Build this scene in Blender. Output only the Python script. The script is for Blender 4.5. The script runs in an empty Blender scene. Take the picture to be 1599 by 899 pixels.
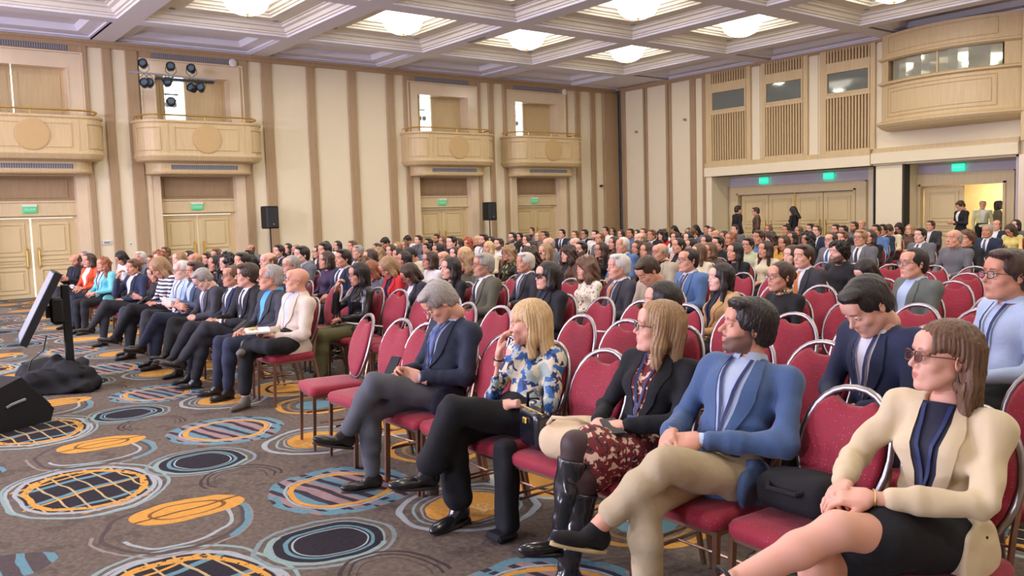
import bpy, math, random
import numpy as np
from mathutils import Vector, Matrix
from mathutils.bvhtree import BVHTree

SC = bpy.context.scene
COL = SC.collection
PI = math.pi

# ------------------------------------------------------------------ camera
CAM_F, CAM_H, YAW, PITCH, ROLL = 1318.06, 1.621, 0.9081, -0.0854, -0.0306
def cam_axes():
    fw = np.array([-math.sin(YAW)*math.cos(PITCH), math.cos(YAW)*math.cos(PITCH), math.sin(PITCH)])
    r = np.array([math.cos(YAW), math.sin(YAW), 0.0]); u = np.cross(r, fw)
    return fw, r*math.cos(ROLL)+u*math.sin(ROLL), -r*math.sin(ROLL)+u*math.cos(ROLL)
_fw, _r, _u = cam_axes()
cd = bpy.data.cameras.new('camera'); cam = bpy.data.objects.new('camera', cd); COL.objects.link(cam)
cd.sensor_width = 36.0; cd.lens = CAM_F/1599*36.0; cd.clip_start = 0.05; cd.clip_end = 200
M = Matrix.Identity(4)
for i in range(3):
    M[i][0] = _r[i]; M[i][1] = _u[i]; M[i][2] = -_fw[i]
M[2][3] = CAM_H
cam.matrix_world = M
SC.camera = cam

# ------------------------------------------------------------------ light and exposure
SC.view_settings.view_transform = 'Standard'; SC.view_settings.look = 'None'
SC.view_settings.gamma = 1.0; SC.view_settings.use_curve_mapping = False
SC.view_settings.exposure = 0.0
SC.cycles.use_denoising = True
SC.cycles.max_bounces = 6; SC.cycles.diffuse_bounces = 4; SC.cycles.glossy_bounces = 2
SC.cycles.transmission_bounces = 3; SC.cycles.transparent_max_bounces = 6
SC.cycles.caustics_reflective = False; SC.cycles.caustics_refractive = False
SC.cycles.sample_clamp_indirect = 6.0
CHANDELIER_E = 5.5      # glass bowls
CHANDELIER_W = 44.0     # bulbs throwing light down from each bowl
CHANDELIER_COL = (1.0, .95, .86)
world = bpy.data.worlds.new('world'); SC.world = world; world.use_nodes = True
bg = world.node_tree.nodes['Background']; bg.inputs[0].default_value = (0.75, 0.82, 1.0, 1); bg.inputs[1].default_value = 0.05

def lamp(name, kind, loc, target, energy, color, size=0.5, spot=None, blend=.6):
    d = bpy.data.lights.new(name, kind); d.energy = energy; d.color = color
    if kind == 'AREA': d.shape = 'DISK'; d.size = size
    if kind == 'SPOT': d.spot_size = spot; d.spot_blend = blend; d.shadow_soft_size = size
    o = bpy.data.objects.new(name, d); COL.objects.link(o); o.location = loc
    v = Vector(target)-Vector(loc); o.rotation_euler = v.to_track_quat('-Z', 'Y').to_euler()
    return o
# stage washes (behind the left edge of the picture), cool magenta-white as on the faces in the front rows
STAGE = (0.82, 0.75, 1.0)
for sx, e in ((-20, 330), (-15, 560), (-10, 600), (-5.5, 330)):
    lamp('stage_wash_light', 'AREA', (sx, -7.0, 4.6), (sx*.8-1.2, 6.5, 0.9), e, STAGE, 1.1)

for ux, uy in ((-17.5, -7.6), (-9.5, -8.2), (-2.0, -7.8)):  # added cool uplights without a known fixture, only there to brighten the ceiling
    lamp('added_ceiling_fill', 'AREA', (ux, uy, 1.2), (-11 if ux < 0 else -6, 9 if ux < 0 else 12, 6.2), 420, (.74, .76, 1.0), 1.4)

# ------------------------------------------------------------------ materials
def lin(c):
    return tuple(((v/12.92) if v <= .04045 else ((v+.055)/1.055)**2.4) for v in c)
def rgb(r, g, b): return lin((r/255, g/255, b/255))
MATS = {}
def _new(name):
    m = bpy.data.materials.new(name); m.use_nodes = True
    nt = m.node_tree; return m, nt, nt.nodes['Principled BSDF']
def mat(name, c, rough=.6, metal=0.0, vary=.12, scale=6.0, bump=0.0, bscale=40.0, emit=None, spec=.4, stretch=(1, 1, 1), sheen=0.0, coat=0.0):
    if name in MATS: return MATS[name]
    m, nt, b = _new(name); N = nt.nodes.new; L = nt.links.new
    tc = N('ShaderNodeTexCoord'); mp = N('ShaderNodeMapping'); mp.inputs['Scale'].default_value = stretch
    L(tc.outputs['Object'], mp.inputs['Vector'])
    no = N('ShaderNodeTexNoise'); no.inputs['Scale'].default_value = scale; no.inputs['Detail'].default_value = 4
    L(mp.outputs[0], no.inputs['Vector'])
    mx = N('ShaderNodeMix'); mx.data_type = 'RGBA'
    mx.inputs['A'].default_value = (*[v*(1-vary) for v in c], 1); mx.inputs['B'].default_value = (*[min(1, v*(1+vary)) for v in c], 1)
    L(no.outputs['Fac'], mx.inputs['Factor']); L(mx.outputs['Result'], b.inputs['Base Color'])
    b.inputs['Roughness'].default_value = rough; b.inputs['Metallic'].default_value = metal
    b.inputs['Specular IOR Level'].default_value = spec
    if sheen: b.inputs['Sheen Weight'].default_value = sheen
    if coat: b.inputs['Coat Weight'].default_value = coat
    if bump:
        n2 = N('ShaderNodeTexNoise'); n2.inputs['Scale'].default_value = bscale; L(mp.outputs[0], n2.inputs['Vector'])
        bp = N('ShaderNodeBump'); bp.inputs['Strength'].default_value = bump; bp.inputs['Distance'].default_value = .01
        L(n2.outputs['Fac'], bp.inputs['Height']); L(bp.outputs[0], b.inputs['Normal'])
    if emit:
        b.inputs['Emission Color'].default_value = (*emit[0], 1); b.inputs['Emission Strength'].default_value = emit[1]
    MATS[name] = m; return m

def spot_mat(name, base, dots, scale=60, thr=.22, rough=.7, sheen=.3, vary=.1, dcol2=None):
    """fabric with small woven dots or blotches (voronoi)"""
    if name in MATS: return MATS[name]
    m, nt, b = _new(name); N = nt.nodes.new; L = nt.links.new
    tc = N('ShaderNodeTexCoord'); vo = N('ShaderNodeTexVoronoi'); vo.inputs['Scale'].default_value = scale
    vo.inputs['Randomness'].default_value = .35
    L(tc.outputs['Object'], vo.inputs['Vector'])
    lt = N('ShaderNodeMath'); lt.operation = 'LESS_THAN'; lt.inputs[1].default_value = thr; L(vo.outputs['Distance'], lt.inputs[0])
    no = N('ShaderNodeTexNoise'); no.inputs['Scale'].default_value = 5; L(tc.outputs['Object'], no.inputs['Vector'])
    mb = N('ShaderNodeMix'); mb.data_type = 'RGBA'; mb.inputs['A'].default_value = (*[v*(1-vary) for v in base], 1); mb.inputs['B'].default_value = (*[v*(1+vary) for v in base], 1)
    L(no.outputs['Fac'], mb.inputs['Factor'])
    mx = N('ShaderNodeMix'); mx.data_type = 'RGBA'; L(lt.outputs[0], mx.inputs['Factor']); L(mb.outputs['Result'], mx.inputs['A']); mx.inputs['B'].default_value = (*dots, 1)
    L(mx.outputs['Result'], b.inputs['Base Color'])
    b.inputs['Roughness'].default_value = rough; b.inputs['Sheen Weight'].default_value = sheen
    MATS[name] = m; return m

def blotch_mat(name, base, c1, c2, scale=9, t1=.52, t2=.60, rough=.7, c3=None, warp=.0):
    """printed cloth: noise-thresholded motifs in two or three colours"""
    if name in MATS: return MATS[name]
    m, nt, b = _new(name); N = nt.nodes.new; L = nt.links.new
    tc = N('ShaderNodeTexCoord')
    def layer(seed, t, prev, colr, sc, dist):
        mp = N('ShaderNodeMapping'); mp.inputs['Location'].default_value = (seed*3.1, seed*1.7, seed); L(tc.outputs['Object'], mp.inputs['Vector'])
        no = N('ShaderNodeTexNoise'); no.inputs['Scale'].default_value = sc; no.inputs['Detail'].default_value = 2; no.inputs['Distortion'].default_value = dist
        L(mp.outputs[0], no.inputs['Vector'])
        ma = N('ShaderNodeMapRange'); ma.inputs['From Min'].default_value = t-.012; ma.inputs['From Max'].default_value = t+.012; L(no.outputs['Fac'], ma.inputs['Value'])
        mx = N('ShaderNodeMix'); mx.data_type = 'RGBA'; L(ma.outputs[0], mx.inputs['Factor'])
        if isinstance(prev, tuple): mx.inputs['A'].default_value = (*prev, 1)
        else: L(prev, mx.inputs['A'])
        mx.inputs['B'].default_value = (*colr, 1); return mx.outputs['Result']
    o = layer(1, t1, base, c1, scale, warp+.4); o = layer(2, t2, o, c2, scale*1.3, warp+.8)
    if c3: o = layer(3, t2, o, c3, scale*1.1, warp+.3)
    L(o, b.inputs['Base Color']); b.inputs['Roughness'].default_value = rough
    MATS[name] = m; return m

def stripe_mat(name, a, bcol, freq=40, axis=2, rough=.7, duty=0.0):
    if name in MATS: return MATS[name]
    m, nt, b = _new(name); N = nt.nodes.new; L = nt.links.new
    tc = N('ShaderNodeTexCoord'); sp = N('ShaderNodeSeparateXYZ'); L(tc.outputs['Object'], sp.inputs[0])
    mu = N('ShaderNodeMath'); mu.operation = 'MULTIPLY'; mu.inputs[1].default_value = freq*2*PI; L(sp.outputs[axis], mu.inputs[0])
    si = N('ShaderNodeMath'); si.operation = 'SINE'; L(mu.outputs[0], si.inputs[0])
    gt = N('ShaderNodeMath'); gt.operation = 'GREATER_THAN'; gt.inputs[1].default_value = duty; L(si.outputs[0], gt.inputs[0])
    mx = N('ShaderNodeMix'); mx.data_type = 'RGBA'; L(gt.outputs[0], mx.inputs['Factor']); mx.inputs['A'].default_value = (*a, 1); mx.inputs['B'].default_value = (*bcol, 1)
    L(mx.outputs['Result'], b.inputs['Base Color']); b.inputs['Roughness'].default_value = rough
    MATS[name] = m; return m

def wood(name, c, rough=.45, stretch=(4, 4, .35), vary=.16):
    return mat(name, c, rough=rough, vary=vary, scale=5, stretch=stretch, spec=.45)

def skin_mat(key, tone, brow, beard=0.0):
    nm = 'skin_'+key
    if nm in MATS: return MATS[nm]
    m, nt, b = _new(nm); N = nt.nodes.new; L = nt.links.new
    tc = N('ShaderNodeTexCoord'); no = N('ShaderNodeTexNoise'); no.inputs['Scale'].default_value = 18; L(tc.outputs['Object'], no.inputs['Vector'])
    at = N('ShaderNodeAttribute'); at.attribute_name = 'paint'; sp = N('ShaderNodeSeparateColor'); L(at.outputs['Color'], sp.inputs[0])
    def mix(f, a, bb, k=1.0):
        mx = N('ShaderNodeMix'); mx.data_type = 'RGBA'
        if k != 1.0:
            mu = N('ShaderNodeMath'); mu.operation = 'MULTIPLY'; mu.inputs[1].default_value = k; L(f, mu.inputs[0]); f = mu.outputs[0]
        L(f, mx.inputs['Factor'])
        if isinstance(a, tuple): mx.inputs['A'].default_value = (*a, 1)
        else: L(a, mx.inputs['A'])
        mx.inputs['B'].default_value = (*bb, 1); return mx.outputs['Result']
    r = (min(1, tone[0]*1.06), tone[1]*.84, tone[2]*.80)
    o = mix(no.outputs['Fac'], tone, r, .7)
    o = mix(sp.outputs[0], o, (tone[0]*.72, tone[1]*.40, tone[2]*.42))
    o = mix(sp.outputs[1], o, brow, .9)
    if beard: o = mix(sp.outputs[2], o, brow, beard)
    L(o, b.inputs['Base Color']); b.inputs['Roughness'].default_value = .5; b.inputs['Subsurface Weight'].default_value = 0.0
    b.inputs['Specular IOR Level'].default_value = .35
    MATS[nm] = m; return m

def hair_mat(key, c, hi=None):
    nm = 'hair_'+key
    if nm in MATS: return MATS[nm]
    m, nt, b = _new(nm); N = nt.nodes.new; L = nt.links.new
    hi = hi or tuple(min(1, v*1.9+.008) for v in c)
    tc = N('ShaderNodeTexCoord'); mp = N('ShaderNodeMapping'); mp.inputs['Scale'].default_value = (1, 1, .10); L(tc.outputs['Object'], mp.inputs['Vector'])
    no = N('ShaderNodeTexNoise'); no.inputs['Scale'].default_value = 130; no.inputs['Detail'].default_value = 3; no.inputs['Distortion'].default_value = .6; L(mp.outputs[0], no.inputs['Vector'])
    mx = N('ShaderNodeMix'); mx.data_type = 'RGBA'; mx.inputs['A'].default_value = (*[v*.6 for v in c], 1); mx.inputs['B'].default_value = (*hi, 1)
    L(no.outputs['Fac'], mx.inputs['Factor']); L(mx.outputs['Result'], b.inputs['Base Color'])
    bp = N('ShaderNodeBump'); bp.inputs['Strength'].default_value = .5; bp.inputs['Distance'].default_value = .006; L(no.outputs['Fac'], bp.inputs['Height']); L(bp.outputs[0], b.inputs['Normal'])
    b.inputs['Roughness'].default_value = .42; b.inputs['Specular IOR Level'].default_value = .35
    MATS[nm] = m; return m

# node arithmetic for the carpet
class E:
    nt = None
    def __init__(s, o): s.o = o
    @staticmethod
    def op(k, *a):
        n = E.nt.nodes.new('ShaderNodeMath'); n.operation = k
        for i, v in enumerate(a):
            if isinstance(v, E): E.nt.links.new(v.o, n.inputs[i])
            else: n.inputs[i].default_value = v
        return E(n.outputs[0])
    def __add__(s, b): return E.op('ADD', s, b)
    def __sub__(s, b): return E.op('SUBTRACT', s, b)
    def __mul__(s, b): return E.op('MULTIPLY', s, b)
    def wrap(s, per): return E.op('WRAP', s, per/2, -per/2)
    def abs(s): return E.op('ABSOLUTE', s)
    def lt(s, b): return E.op('LESS_THAN', s, b)
    def gt(s, b): return E.op('GREATER_THAN', s, b)
    def max(s, b): return E.op('MAXIMUM', s, b)
    def sq(s): return s*s
    def sqrt(s): return E.op('SQRT', s)
    def sin(s): return E.op('SINE', s)

def carpet_material():
    m, nt, b = _new('carpet'); E.nt = nt; N = nt.nodes.new; L = nt.links.new
    tc = N('ShaderNodeTexCoord'); sp = N('ShaderNodeSeparateXYZ'); L(tc.outputs['Object'], sp.inputs[0])
    nz = N('ShaderNodeTexNoise'); nz.inputs['Scale'].default_value = 2.4; nz.inputs['Detail'].default_value = 2; L(tc.outputs['Object'], nz.inputs['Vector'])
    nc = N('ShaderNodeSeparateColor'); L(nz.outputs['Color'], nc.inputs[0])
    nf = N('ShaderNodeTexNoise'); nf.inputs['Scale'].default_value = 30; nf.inputs['Detail'].default_value = 5; L(tc.outputs['Object'], nf.inputs['Vector'])
    nm = N('ShaderNodeTexNoise'); nm.inputs['Scale'].default_value = 5; nm.inputs['Detail'].default_value = 4; L(tc.outputs['Object'], nm.inputs['Vector'])
    fine = E(nf.outputs['Fac'])
    x = E(sp.outputs[0]) + (E(nc.outputs[0])-.5)*.13; y = E(sp.outputs[1]) + (E(nc.outputs[1])-.5)*.13
    PX, PY = 1.97, 3.45
    def mix(f, a, colr):
        mx = N('ShaderNodeMix'); mx.data_type = 'RGBA'; L(f.o, mx.inputs['Factor'])
        if isinstance(a, tuple): mx.inputs['A'].default_value = (*a, 1)
        else: L(a, mx.inputs['A'])
        mx.inputs['B'].default_value = (*colr, 1); return mx.outputs['Result']
    base = mix(fine, rgb(84, 75, 68), rgb(122, 110, 98))
    base = mix(E(nm.outputs['Fac']).gt(.60)*.35, base, rgb(66, 56, 54))
    DK = rgb(48, 44, 50); PALE = rgb(158, 166, 168); TEAL = rgb(100, 138, 148); YEL = rgb(204, 150, 72); PINK = rgb(150, 126, 124); MINT = rgb(136, 158, 154)
    o = base
    def oval(cx, cy, rx, ry):
        dx = (x-cx).wrap(PX); dy = (y-cy).wrap(PY)
        d = ((dx*(1/rx)).sq() + (dy*(1/ry)).sq()).sqrt()
        return dx, dy, d
    def ring(d, r, w, dx=None, dy=None, sx=0, sy=0):
        return (d-r).abs().lt(w)
    # plaid oval
    dx, dy, d = oval(-5.74, 1.05, .60, .47)
    inn = d.lt(.78)
    o = mix(d.lt(.80), o, DK)
    vs = ((dx*1.0+dy*.25)*44.0).sin()+((dx*1.0+dy*.25)*19.0+.6).sin()*.4; o = mix(d.lt(.86)*vs.gt(.80), o, TEAL)
    hs = ((dy*1.0-dx*.12)*52.0).sin(); o = mix(d.lt(.88)*hs.gt(.93), o, rgb(184, 162, 116))
    o = mix(ring(d, .72, .045)*fine.gt(.40), o, YEL)
    o = mix(((dx*1.0+dy*.3)*15.0+.5).sin().gt(.985)*d.lt(.9), o, YEL)
    o = mix(ring(d, .84, .028), o, PALE); 
    d2 = (((dx-.03)*(1/.6)).sq() + ((dy+.02)*(1/.47)).sq()).sqrt()
    o = mix(ring(d2, .93, .024), o, PALE); o = mix(ring(d, 1.0, .022), o, MINT)
    # swirl with yellow lens
    dx, dy, d = oval(-4.68, 1.28, .45, .42)
    o = mix(ring(d, .98, .022)*dx.gt(-.12), o, rgb(140, 130, 124)); o = mix(ring(d, .86, .03), o, rgb(84, 74, 72))
    o = mix(ring(d, .70, .028)*(dx+dy*.4).gt(-.06), o, PALE)
    o = mix(ring(d, .93, .045)*dy.gt(.16), o, TEAL)
    dx2, dy2, dl = oval(-4.90, 1.40, .19, .31)
    o = mix(dl.lt(1.0), o, YEL); o = mix(ring(dl, .62, .04), o, rgb(120, 84, 50)); o = mix(((dx2+dy2*.12).abs()).lt(.010)*dl.lt(1.0), o, rgb(110, 78, 48))
    # dark oval
    dx, dy, d = oval(-3.88, 1.80, .335, .345)
    o = mix(ring(d, 1.0, .035), o, rgb(126, 140, 142)); o = mix(d.lt(.86), o, DK); o = mix(ring(d, .84, .05)*(dx-dy).gt(-.05).max(ring(d, .84, .02)), o, MINT)
    o = mix(ring(d, .64, .032), o, TEAL); o = mix(ring(d, .55, .016), o, PALE)
    # striped oval
    dx, dy, d = oval(-4.62, 2.24, .45, .43)
    st = ((dy*1.0-dx*.2)*58.0).sin(); st2 = ((dy*1.0-dx*.2)*21.0+.8).sin()
    o = mix(d.lt(.99), o, PINK); o = mix(d.lt(.99)*st2.gt(.4), o, TEAL); o = mix(d.lt(.99)*st.gt(.35), o, rgb(62, 56, 66))
    o = mix(ring(d, .93, .075)*((dx*24.0).sin()*(dy*24.0).sin()).gt(-.1), o, TEAL); o = mix(ring(d, .76, .02), o, PALE); o = mix(ring(d, .68, .045), o, YEL)
    # yellow-centred circle with pale rings
    dx, dy, d = oval(-5.79, 2.63, .38, .38)
    o = mix(d.lt(.62), o, YEL); o = mix((d.lt(.45)*fine.gt(.52))*(dx.gt(.02)), o, rgb(206, 170, 120))
    o = mix(ring(d, 1.0, .05), o, PALE); o = mix(ring(d, .80, .022), o, MINT); o = mix(ring(d, .68, .02), o, rgb(150, 150, 146))
    # faint brown ring and half-seen striped disc
    dx, dy, d = oval(-5.28, 1.86, .27, .24)
    dark = rgb(70, 60, 60)
    o = mix(ring(d, 1.0, .04)*dx.lt(.1), o, dark); o = mix(ring(d, .84, .03)*dx.lt(.12), o, dark); o = mix(ring(d, .66, .02)*dx.lt(.1), o, rgb(80, 70, 68))
    dx, dy, d = oval(-4.66, .42, .19, .30)
    o = mix(d.lt(1.0), o, rgb(84, 74, 74)); o = mix(d.lt(1.0)*((dy*1.0)*52.0).sin().gt(.45), o, TEAL)
    dx, dy, d = oval(-3.9, -.15, .4, .36)
    o = mix(d.lt(.95), o, YEL); o = mix(ring(d, 1.0, .05), o, PALE); o = mix(ring(d, .6, .05), o, DK)
    dx, dy, d = oval(-4.95, 3.15, .36, .34)
    o = mix(ring(d, .95, .07), o, YEL); o = mix(ring(d, .7, .04), o, rgb(150, 120, 80)); o = mix(d.lt(.5), o, TEAL)
    # worn weave
    mx = N('ShaderNodeMix'); mx.data_type = 'RGBA'; mx.blend_type = 'MULTIPLY'; mx.inputs['Factor'].default_value = .55; L(o, mx.inputs['A'])
    rm = N('ShaderNodeMapRange'); rm.inputs['To Min'].default_value = .55; rm.inputs['To Max'].default_value = 1.35; L(nf.outputs['Fac'], rm.inputs['Value']); L(rm.outputs[0], mx.inputs['B'])
    L(mx.outputs['Result'], b.inputs['Base Color'])
    b.inputs['Roughness'].default_value = .95; b.inputs['Specular IOR Level'].default_value = .1
    bp = N('ShaderNodeBump'); bp.inputs['Strength'].default_value = .5; bp.inputs['Distance'].default_value = .01; L(nf.outputs['Fac'], bp.inputs['Height']); L(bp.outputs[0], b.inputs['Normal'])
    return m

M_CREAM = mat('cream_paint', rgb(232, 220, 192), .8, vary=.03, scale=1.5, bump=.1, bscale=200)
M_WOOD = wood('oak_trim', rgb(170, 143, 110))
M_WOODL = wood('oak_panel', rgb(206, 182, 140))
M_WOODP = wood('oak_pale_panel', rgb(210, 190, 152), .5)
M_STONE = mat('pale_marble', rgb(222, 202, 172), .22, vary=.06, scale=3, spec=.6)
M_DOOR = mat('cream_door_lacquer', rgb(214, 194, 150), .45, vary=.03)
M_CEIL = mat('ceiling_plaster', rgb(226, 224, 236), .85, vary=.02)  # cool tint of the ambient light put into the ceiling colour
M_CEILW = mat('coffer_plaster', rgb(228, 222, 214), .8, vary=.02)
M_BRASS = mat('brass', rgb(236, 198, 112), .4, 1.0, vary=.05)
M_CHROME = mat('brushed_steel', rgb(160, 154, 156), .36, 1.0, vary=.08)
M_LEG = mat('bronze_tube', rgb(150, 118, 100), .35, .9, vary=.08)
M_VENT = mat('grey_vent', rgb(150, 150, 156), .6, vary=.1)
M_BLACK = mat('black_plastic', rgb(26, 27, 30), .5, vary=.2)
M_BLACKC = mat('black_cloth', rgb(20, 20, 23), .85, vary=.3, bump=.2)
M_DARK = mat('dark_gap', rgb(60, 54, 50), .8)
M_GLASS = mat('booth_glass', rgb(112, 118, 112), .06, vary=.05, spec=.9)
M_RED = spot_mat('red_chair_fabric', rgb(140, 20, 44), rgb(190, 80, 84), 70, .16, .75, .12)
M_WHITE = mat('white_plastic', rgb(225, 222, 218), .5, vary=.03)
M_PAPER = mat('white_paper', rgb(238, 236, 230), .8, vary=.02)

# ------------------------------------------------------------------ objects, tags, mesh tools
def tag(o, label=None, cat=None, group=None, kind=None):
    if label: o['label'] = label
    if cat: o['category'] = cat
    if group: o['group'] = group
    if kind: o['kind'] = kind
    return o
def empty(name, loc, rz=0.0, label=None, cat=None, group=None, parent=None, s=1.0):
    o = bpy.data.objects.new(name, None); COL.objects.link(o); o.location = loc; o.rotation_euler = (0, 0, rz); o.scale = (s, s, s)
    o.empty_display_size = .1
    if parent: o.parent = parent
    return tag(o, label, cat, group)
def link(name, me, parent=None, mats=None, loc=None):
    o = bpy.data.objects.new(name, me); COL.objects.link(o)
    if parent is not None: o.parent = parent
    if loc is not None: o.location = loc
    if mats:
        for i, m in enumerate(mats):
            if i >= len(me.materials): me.materials.append(m)
            if me.materials[i] != m:
                o.material_slots[i].link = 'OBJECT'; o.material_slots[i].material = m
    return o
def npmesh(name, V, F, smooth=True, mi=None, paint=None):
    """V (n,3); F list of faces or int array (m,4)/(m,3)"""
    me = bpy.data.meshes.new(name)
    if isinstance(F, np.ndarray):
        k = F.shape[1]; me.vertices.add(len(V)); me.vertices.foreach_set('co', np.asarray(V, np.float32).ravel())
        me.loops.add(F.size); me.loops.foreach_set('vertex_index', F.astype(np.int32).ravel())
        me.polygons.add(len(F)); me.polygons.foreach_set('loop_start', (np.arange(len(F))*k).astype(np.int32))
        me.update(calc_edges=True)
    else:
        me.from_pydata([tuple(v) for v in V], [], [tuple(f) for f in F]); me.update()
    me.polygons.foreach_set('use_smooth', np.full(len(me.polygons), smooth))
    if mi is not None: me.polygons.foreach_set('material_index', np.asarray(mi, np.int32))
    if paint is not None:
        a = me.color_attributes.new('paint', 'FLOAT_COLOR', 'POINT'); a.data.foreach_set('color', np.c_[paint, np.ones(len(paint))].astype(np.float32).ravel())
    return me
class MB:
    """collects shapes into one mesh"""
    def __init__(s): s.v = []; s.f = []; s.m = []
    def add(s, V, F, mi=0):
        n = len(s.v); s.v += [tuple(map(float, v)) for v in V]; s.f += [tuple(i+n for i in f) for f in F]; s.m += [mi]*len(F); return s
    def box(s, lo, hi, mi=0, bev=0.0):
        x0, y0, z0 = lo; x1, y1, z1 = hi
        if bev <= 0:
            V = [(x0,y0,z0),(x1,y0,z0),(x1,y1,z0),(x0,y1,z0),(x0,y0,z1),(x1,y0,z1),(x1,y1,z1),(x0,y1,z1)]
            return s.add(V, [(0,3,2,1),(4,5,6,7),(0,1,5,4),(1,2,6,5),(2,3,7,6),(3,0,4,7)], mi)
        b = bev; V = []; F = []
        lay = [(z0, b), (z0+b, 0), (z1-b, 0), (z1, b)]
        for z, i in lay:
            V += [(x0+i+b*(i==0), y0+i, z), (x1-i-b*(i==0), y0+i, z), (x1-i, y0+i+b*(i==0), z), (x1-i, y1-i-b*(i==0), z), (x1-i-b*(i==0), y1-i, z), (x0+i+b*(i==0), y1-i, z), (x0+i, y1-i-b*(i==0), z), (x0+i, y0+i+b*(i==0), z)]
        for k in range(3):
            for j in range(8): F.append((k*8+j, k*8+(j+1)%8, (k+1)*8+(j+1)%8, (k+1)*8+j))
        F.append(tuple(range(7, -1, -1))); F.append(tuple(range(24, 32)))
        return s.add(V, F, mi)
    def obox(s, c, half, R, mi=0):
        c = np.array(c); V = []
        for a in (-1, 1):
            for b in (-1, 1):
                for d in (-1, 1): V.append(c + np.array(R) @ (np.array([a, b, d])*np.array(half)))
        return s.add(V, [(0,1,3,2),(4,6,7,5),(0,4,5,1),(2,3,7,6),(0,2,6,4),(1,5,7,3)], mi)
    def tube(s, pts, r, n=8, mi=0, closed=False, flat=None):
        pts = [np.array(q, float) for q in pts]; m = len(pts); V = []; F = []
        up = None
        for i, q in enumerate(pts):
            a = pts[(i-1) % m] if (closed or i > 0) else q; b = pts[(i+1) % m] if (closed or i < m-1) else q
            t = b-a; t = t/(np.linalg.norm(t)+1e-9)
            if up is None:
                up = np.array([0, 0, 1.0]) if abs(t[2]) < .9 else np.array([1.0, 0, 0])
            x = np.cross(up, t); x /= np.linalg.norm(x)+1e-9; y = np.cross(t, x); up = y
            rr = r[i] if hasattr(r, '__len__') else r
            for k in range(n):
                a_ = 2*PI*k/n; V.append(q + x*rr*math.cos(a_) + y*rr*math.sin(a_)*(flat or 1))
        for i in range(m if closed else m-1):
            for k in range(n):
                j = (i+1) % m; F.append((i*n+k, i*n+(k+1) % n, j*n+(k+1) % n, j*n+k))
        if not closed: F.append(tuple(range(n-1, -1, -1))); F.append(tuple((m-1)*n+k for k in range(n)))
        return s.add(V, F, mi)
    def lathe(s, prof, c=(0, 0, 0), n=16, mi=0, sx=1, sy=1):
        V = []; F = []
        for r, z in prof:
            for k in range(n):
                a = 2*PI*k/n; V.append((c[0]+r*math.cos(a)*sx, c[1]+r*math.sin(a)*sy, c[2]+z))
        for i in range(len(prof)-1):
            for k in range(n): F.append((i*n+k, i*n+(k+1) % n, (i+1)*n+(k+1) % n, (i+1)*n+k))
        F.append(tuple(range(n-1, -1, -1))); F.append(tuple((len(prof)-1)*n+k for k in range(n)))
        return s.add(V, F, mi)
    def grid(s, P, mi=0):
        """P: rows of points"""
        n = len(P[0]); V = [q for row in P for q in row]; F = []
        for i in range(len(P)-1):
            for k in range(n-1): F.append((i*n+k, i*n+k+1, (i+1)*n+k+1, (i+1)*n+k))
        return s.add(V, F, mi)
    def build(s, name, mats, parent=None, smooth=False, loc=None):
        me = npmesh(name, s.v, s.f, smooth, s.m)
        return link(name, me, parent, mats if isinstance(mats, (list, tuple)) else [mats], loc)
    def mesh(s, name, smooth=False): return npmesh(name, s.v, s.f, smooth, s.m)
def copyobj(o, parent=None, name=None):
    c = o.copy(); COL.objects.link(c)
    if parent is not None: c.parent = parent
    return c
def copy_tree(o, parent=None):
    c = o.copy(); COL.objects.link(c); c.parent = parent
    for ch in list(o.children): copy_tree(ch, c)
    return c
# ------------------------------------------------------------------ room shell
W, B, HC = 22.9, 23.09, 6.21
XR, YF = 6.3, -9.0
fl = MB().box((-W-.3, YF-.3, -.2), (XR+.3, B+4.2, 0)).build('floor', carpet_material()); tag(fl, kind='structure')

# ceiling: beams, coffers with two mouldings each, narrow troughs along the walls
XC = [-18.45+4.2*i for i in range(6)]; YC = [-8.6+3.96*i for i in range(8)]   # coffer centres
XC = [x for x in XC]; YC = [-4.62+3.96*i for i in range(7)]
HX, HY = 1.83, 1.72
ceil = empty('ceiling', (0, 0, HC)); tag(ceil, kind='structure')
def ringmesh(prof, hx, hy, cap=True, x0=None):
    b = MB(); V = []; F = []
    for ins, dz in prof:
        V += [(-hx+ins, -hy+ins, dz), (hx-ins, -hy+ins, dz), (hx-ins, hy-ins, dz), (-hx+ins, hy-ins, dz)]
    for i in range(len(prof)-1):
        for k in range(4): F.append((i*4+k, (i+1)*4+k, (i+1)*4+(k+1) % 4, i*4+(k+1) % 4))
    if cap: n = (len(prof)-1)*4; F.append((n, n+3, n+2, n+1))
    b.add(V, F); return b
PO = [(-.001, 0), (0, .05), (.05, .055), (.06, .09), (.11, .10), (.15, .17), (.23, .19), (.25, .23), (.30, .235), (.31, .25), (.72, .25)]
outer = ringmesh(PO, HX, HY, False).mesh('coffer_outer')
PI_ = [(0, 0), (0, .05), (.05, .055), (.06, .09), (.12, .11), (.14, .16), (.22, .18), (.24, .24), (.24, .42)]
inner = ringmesh(PI_, HX-.72, HY-.72+.0, True).mesh('coffer_inner')
first = None
for x in XC:
    for y in YC:
        o = link('coffer', outer, ceil, [M_CEILW], (x, y, 0)); i_ = link('coffer_recess', inner, o, [M_CEILW], (0, 0, .25))
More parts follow.
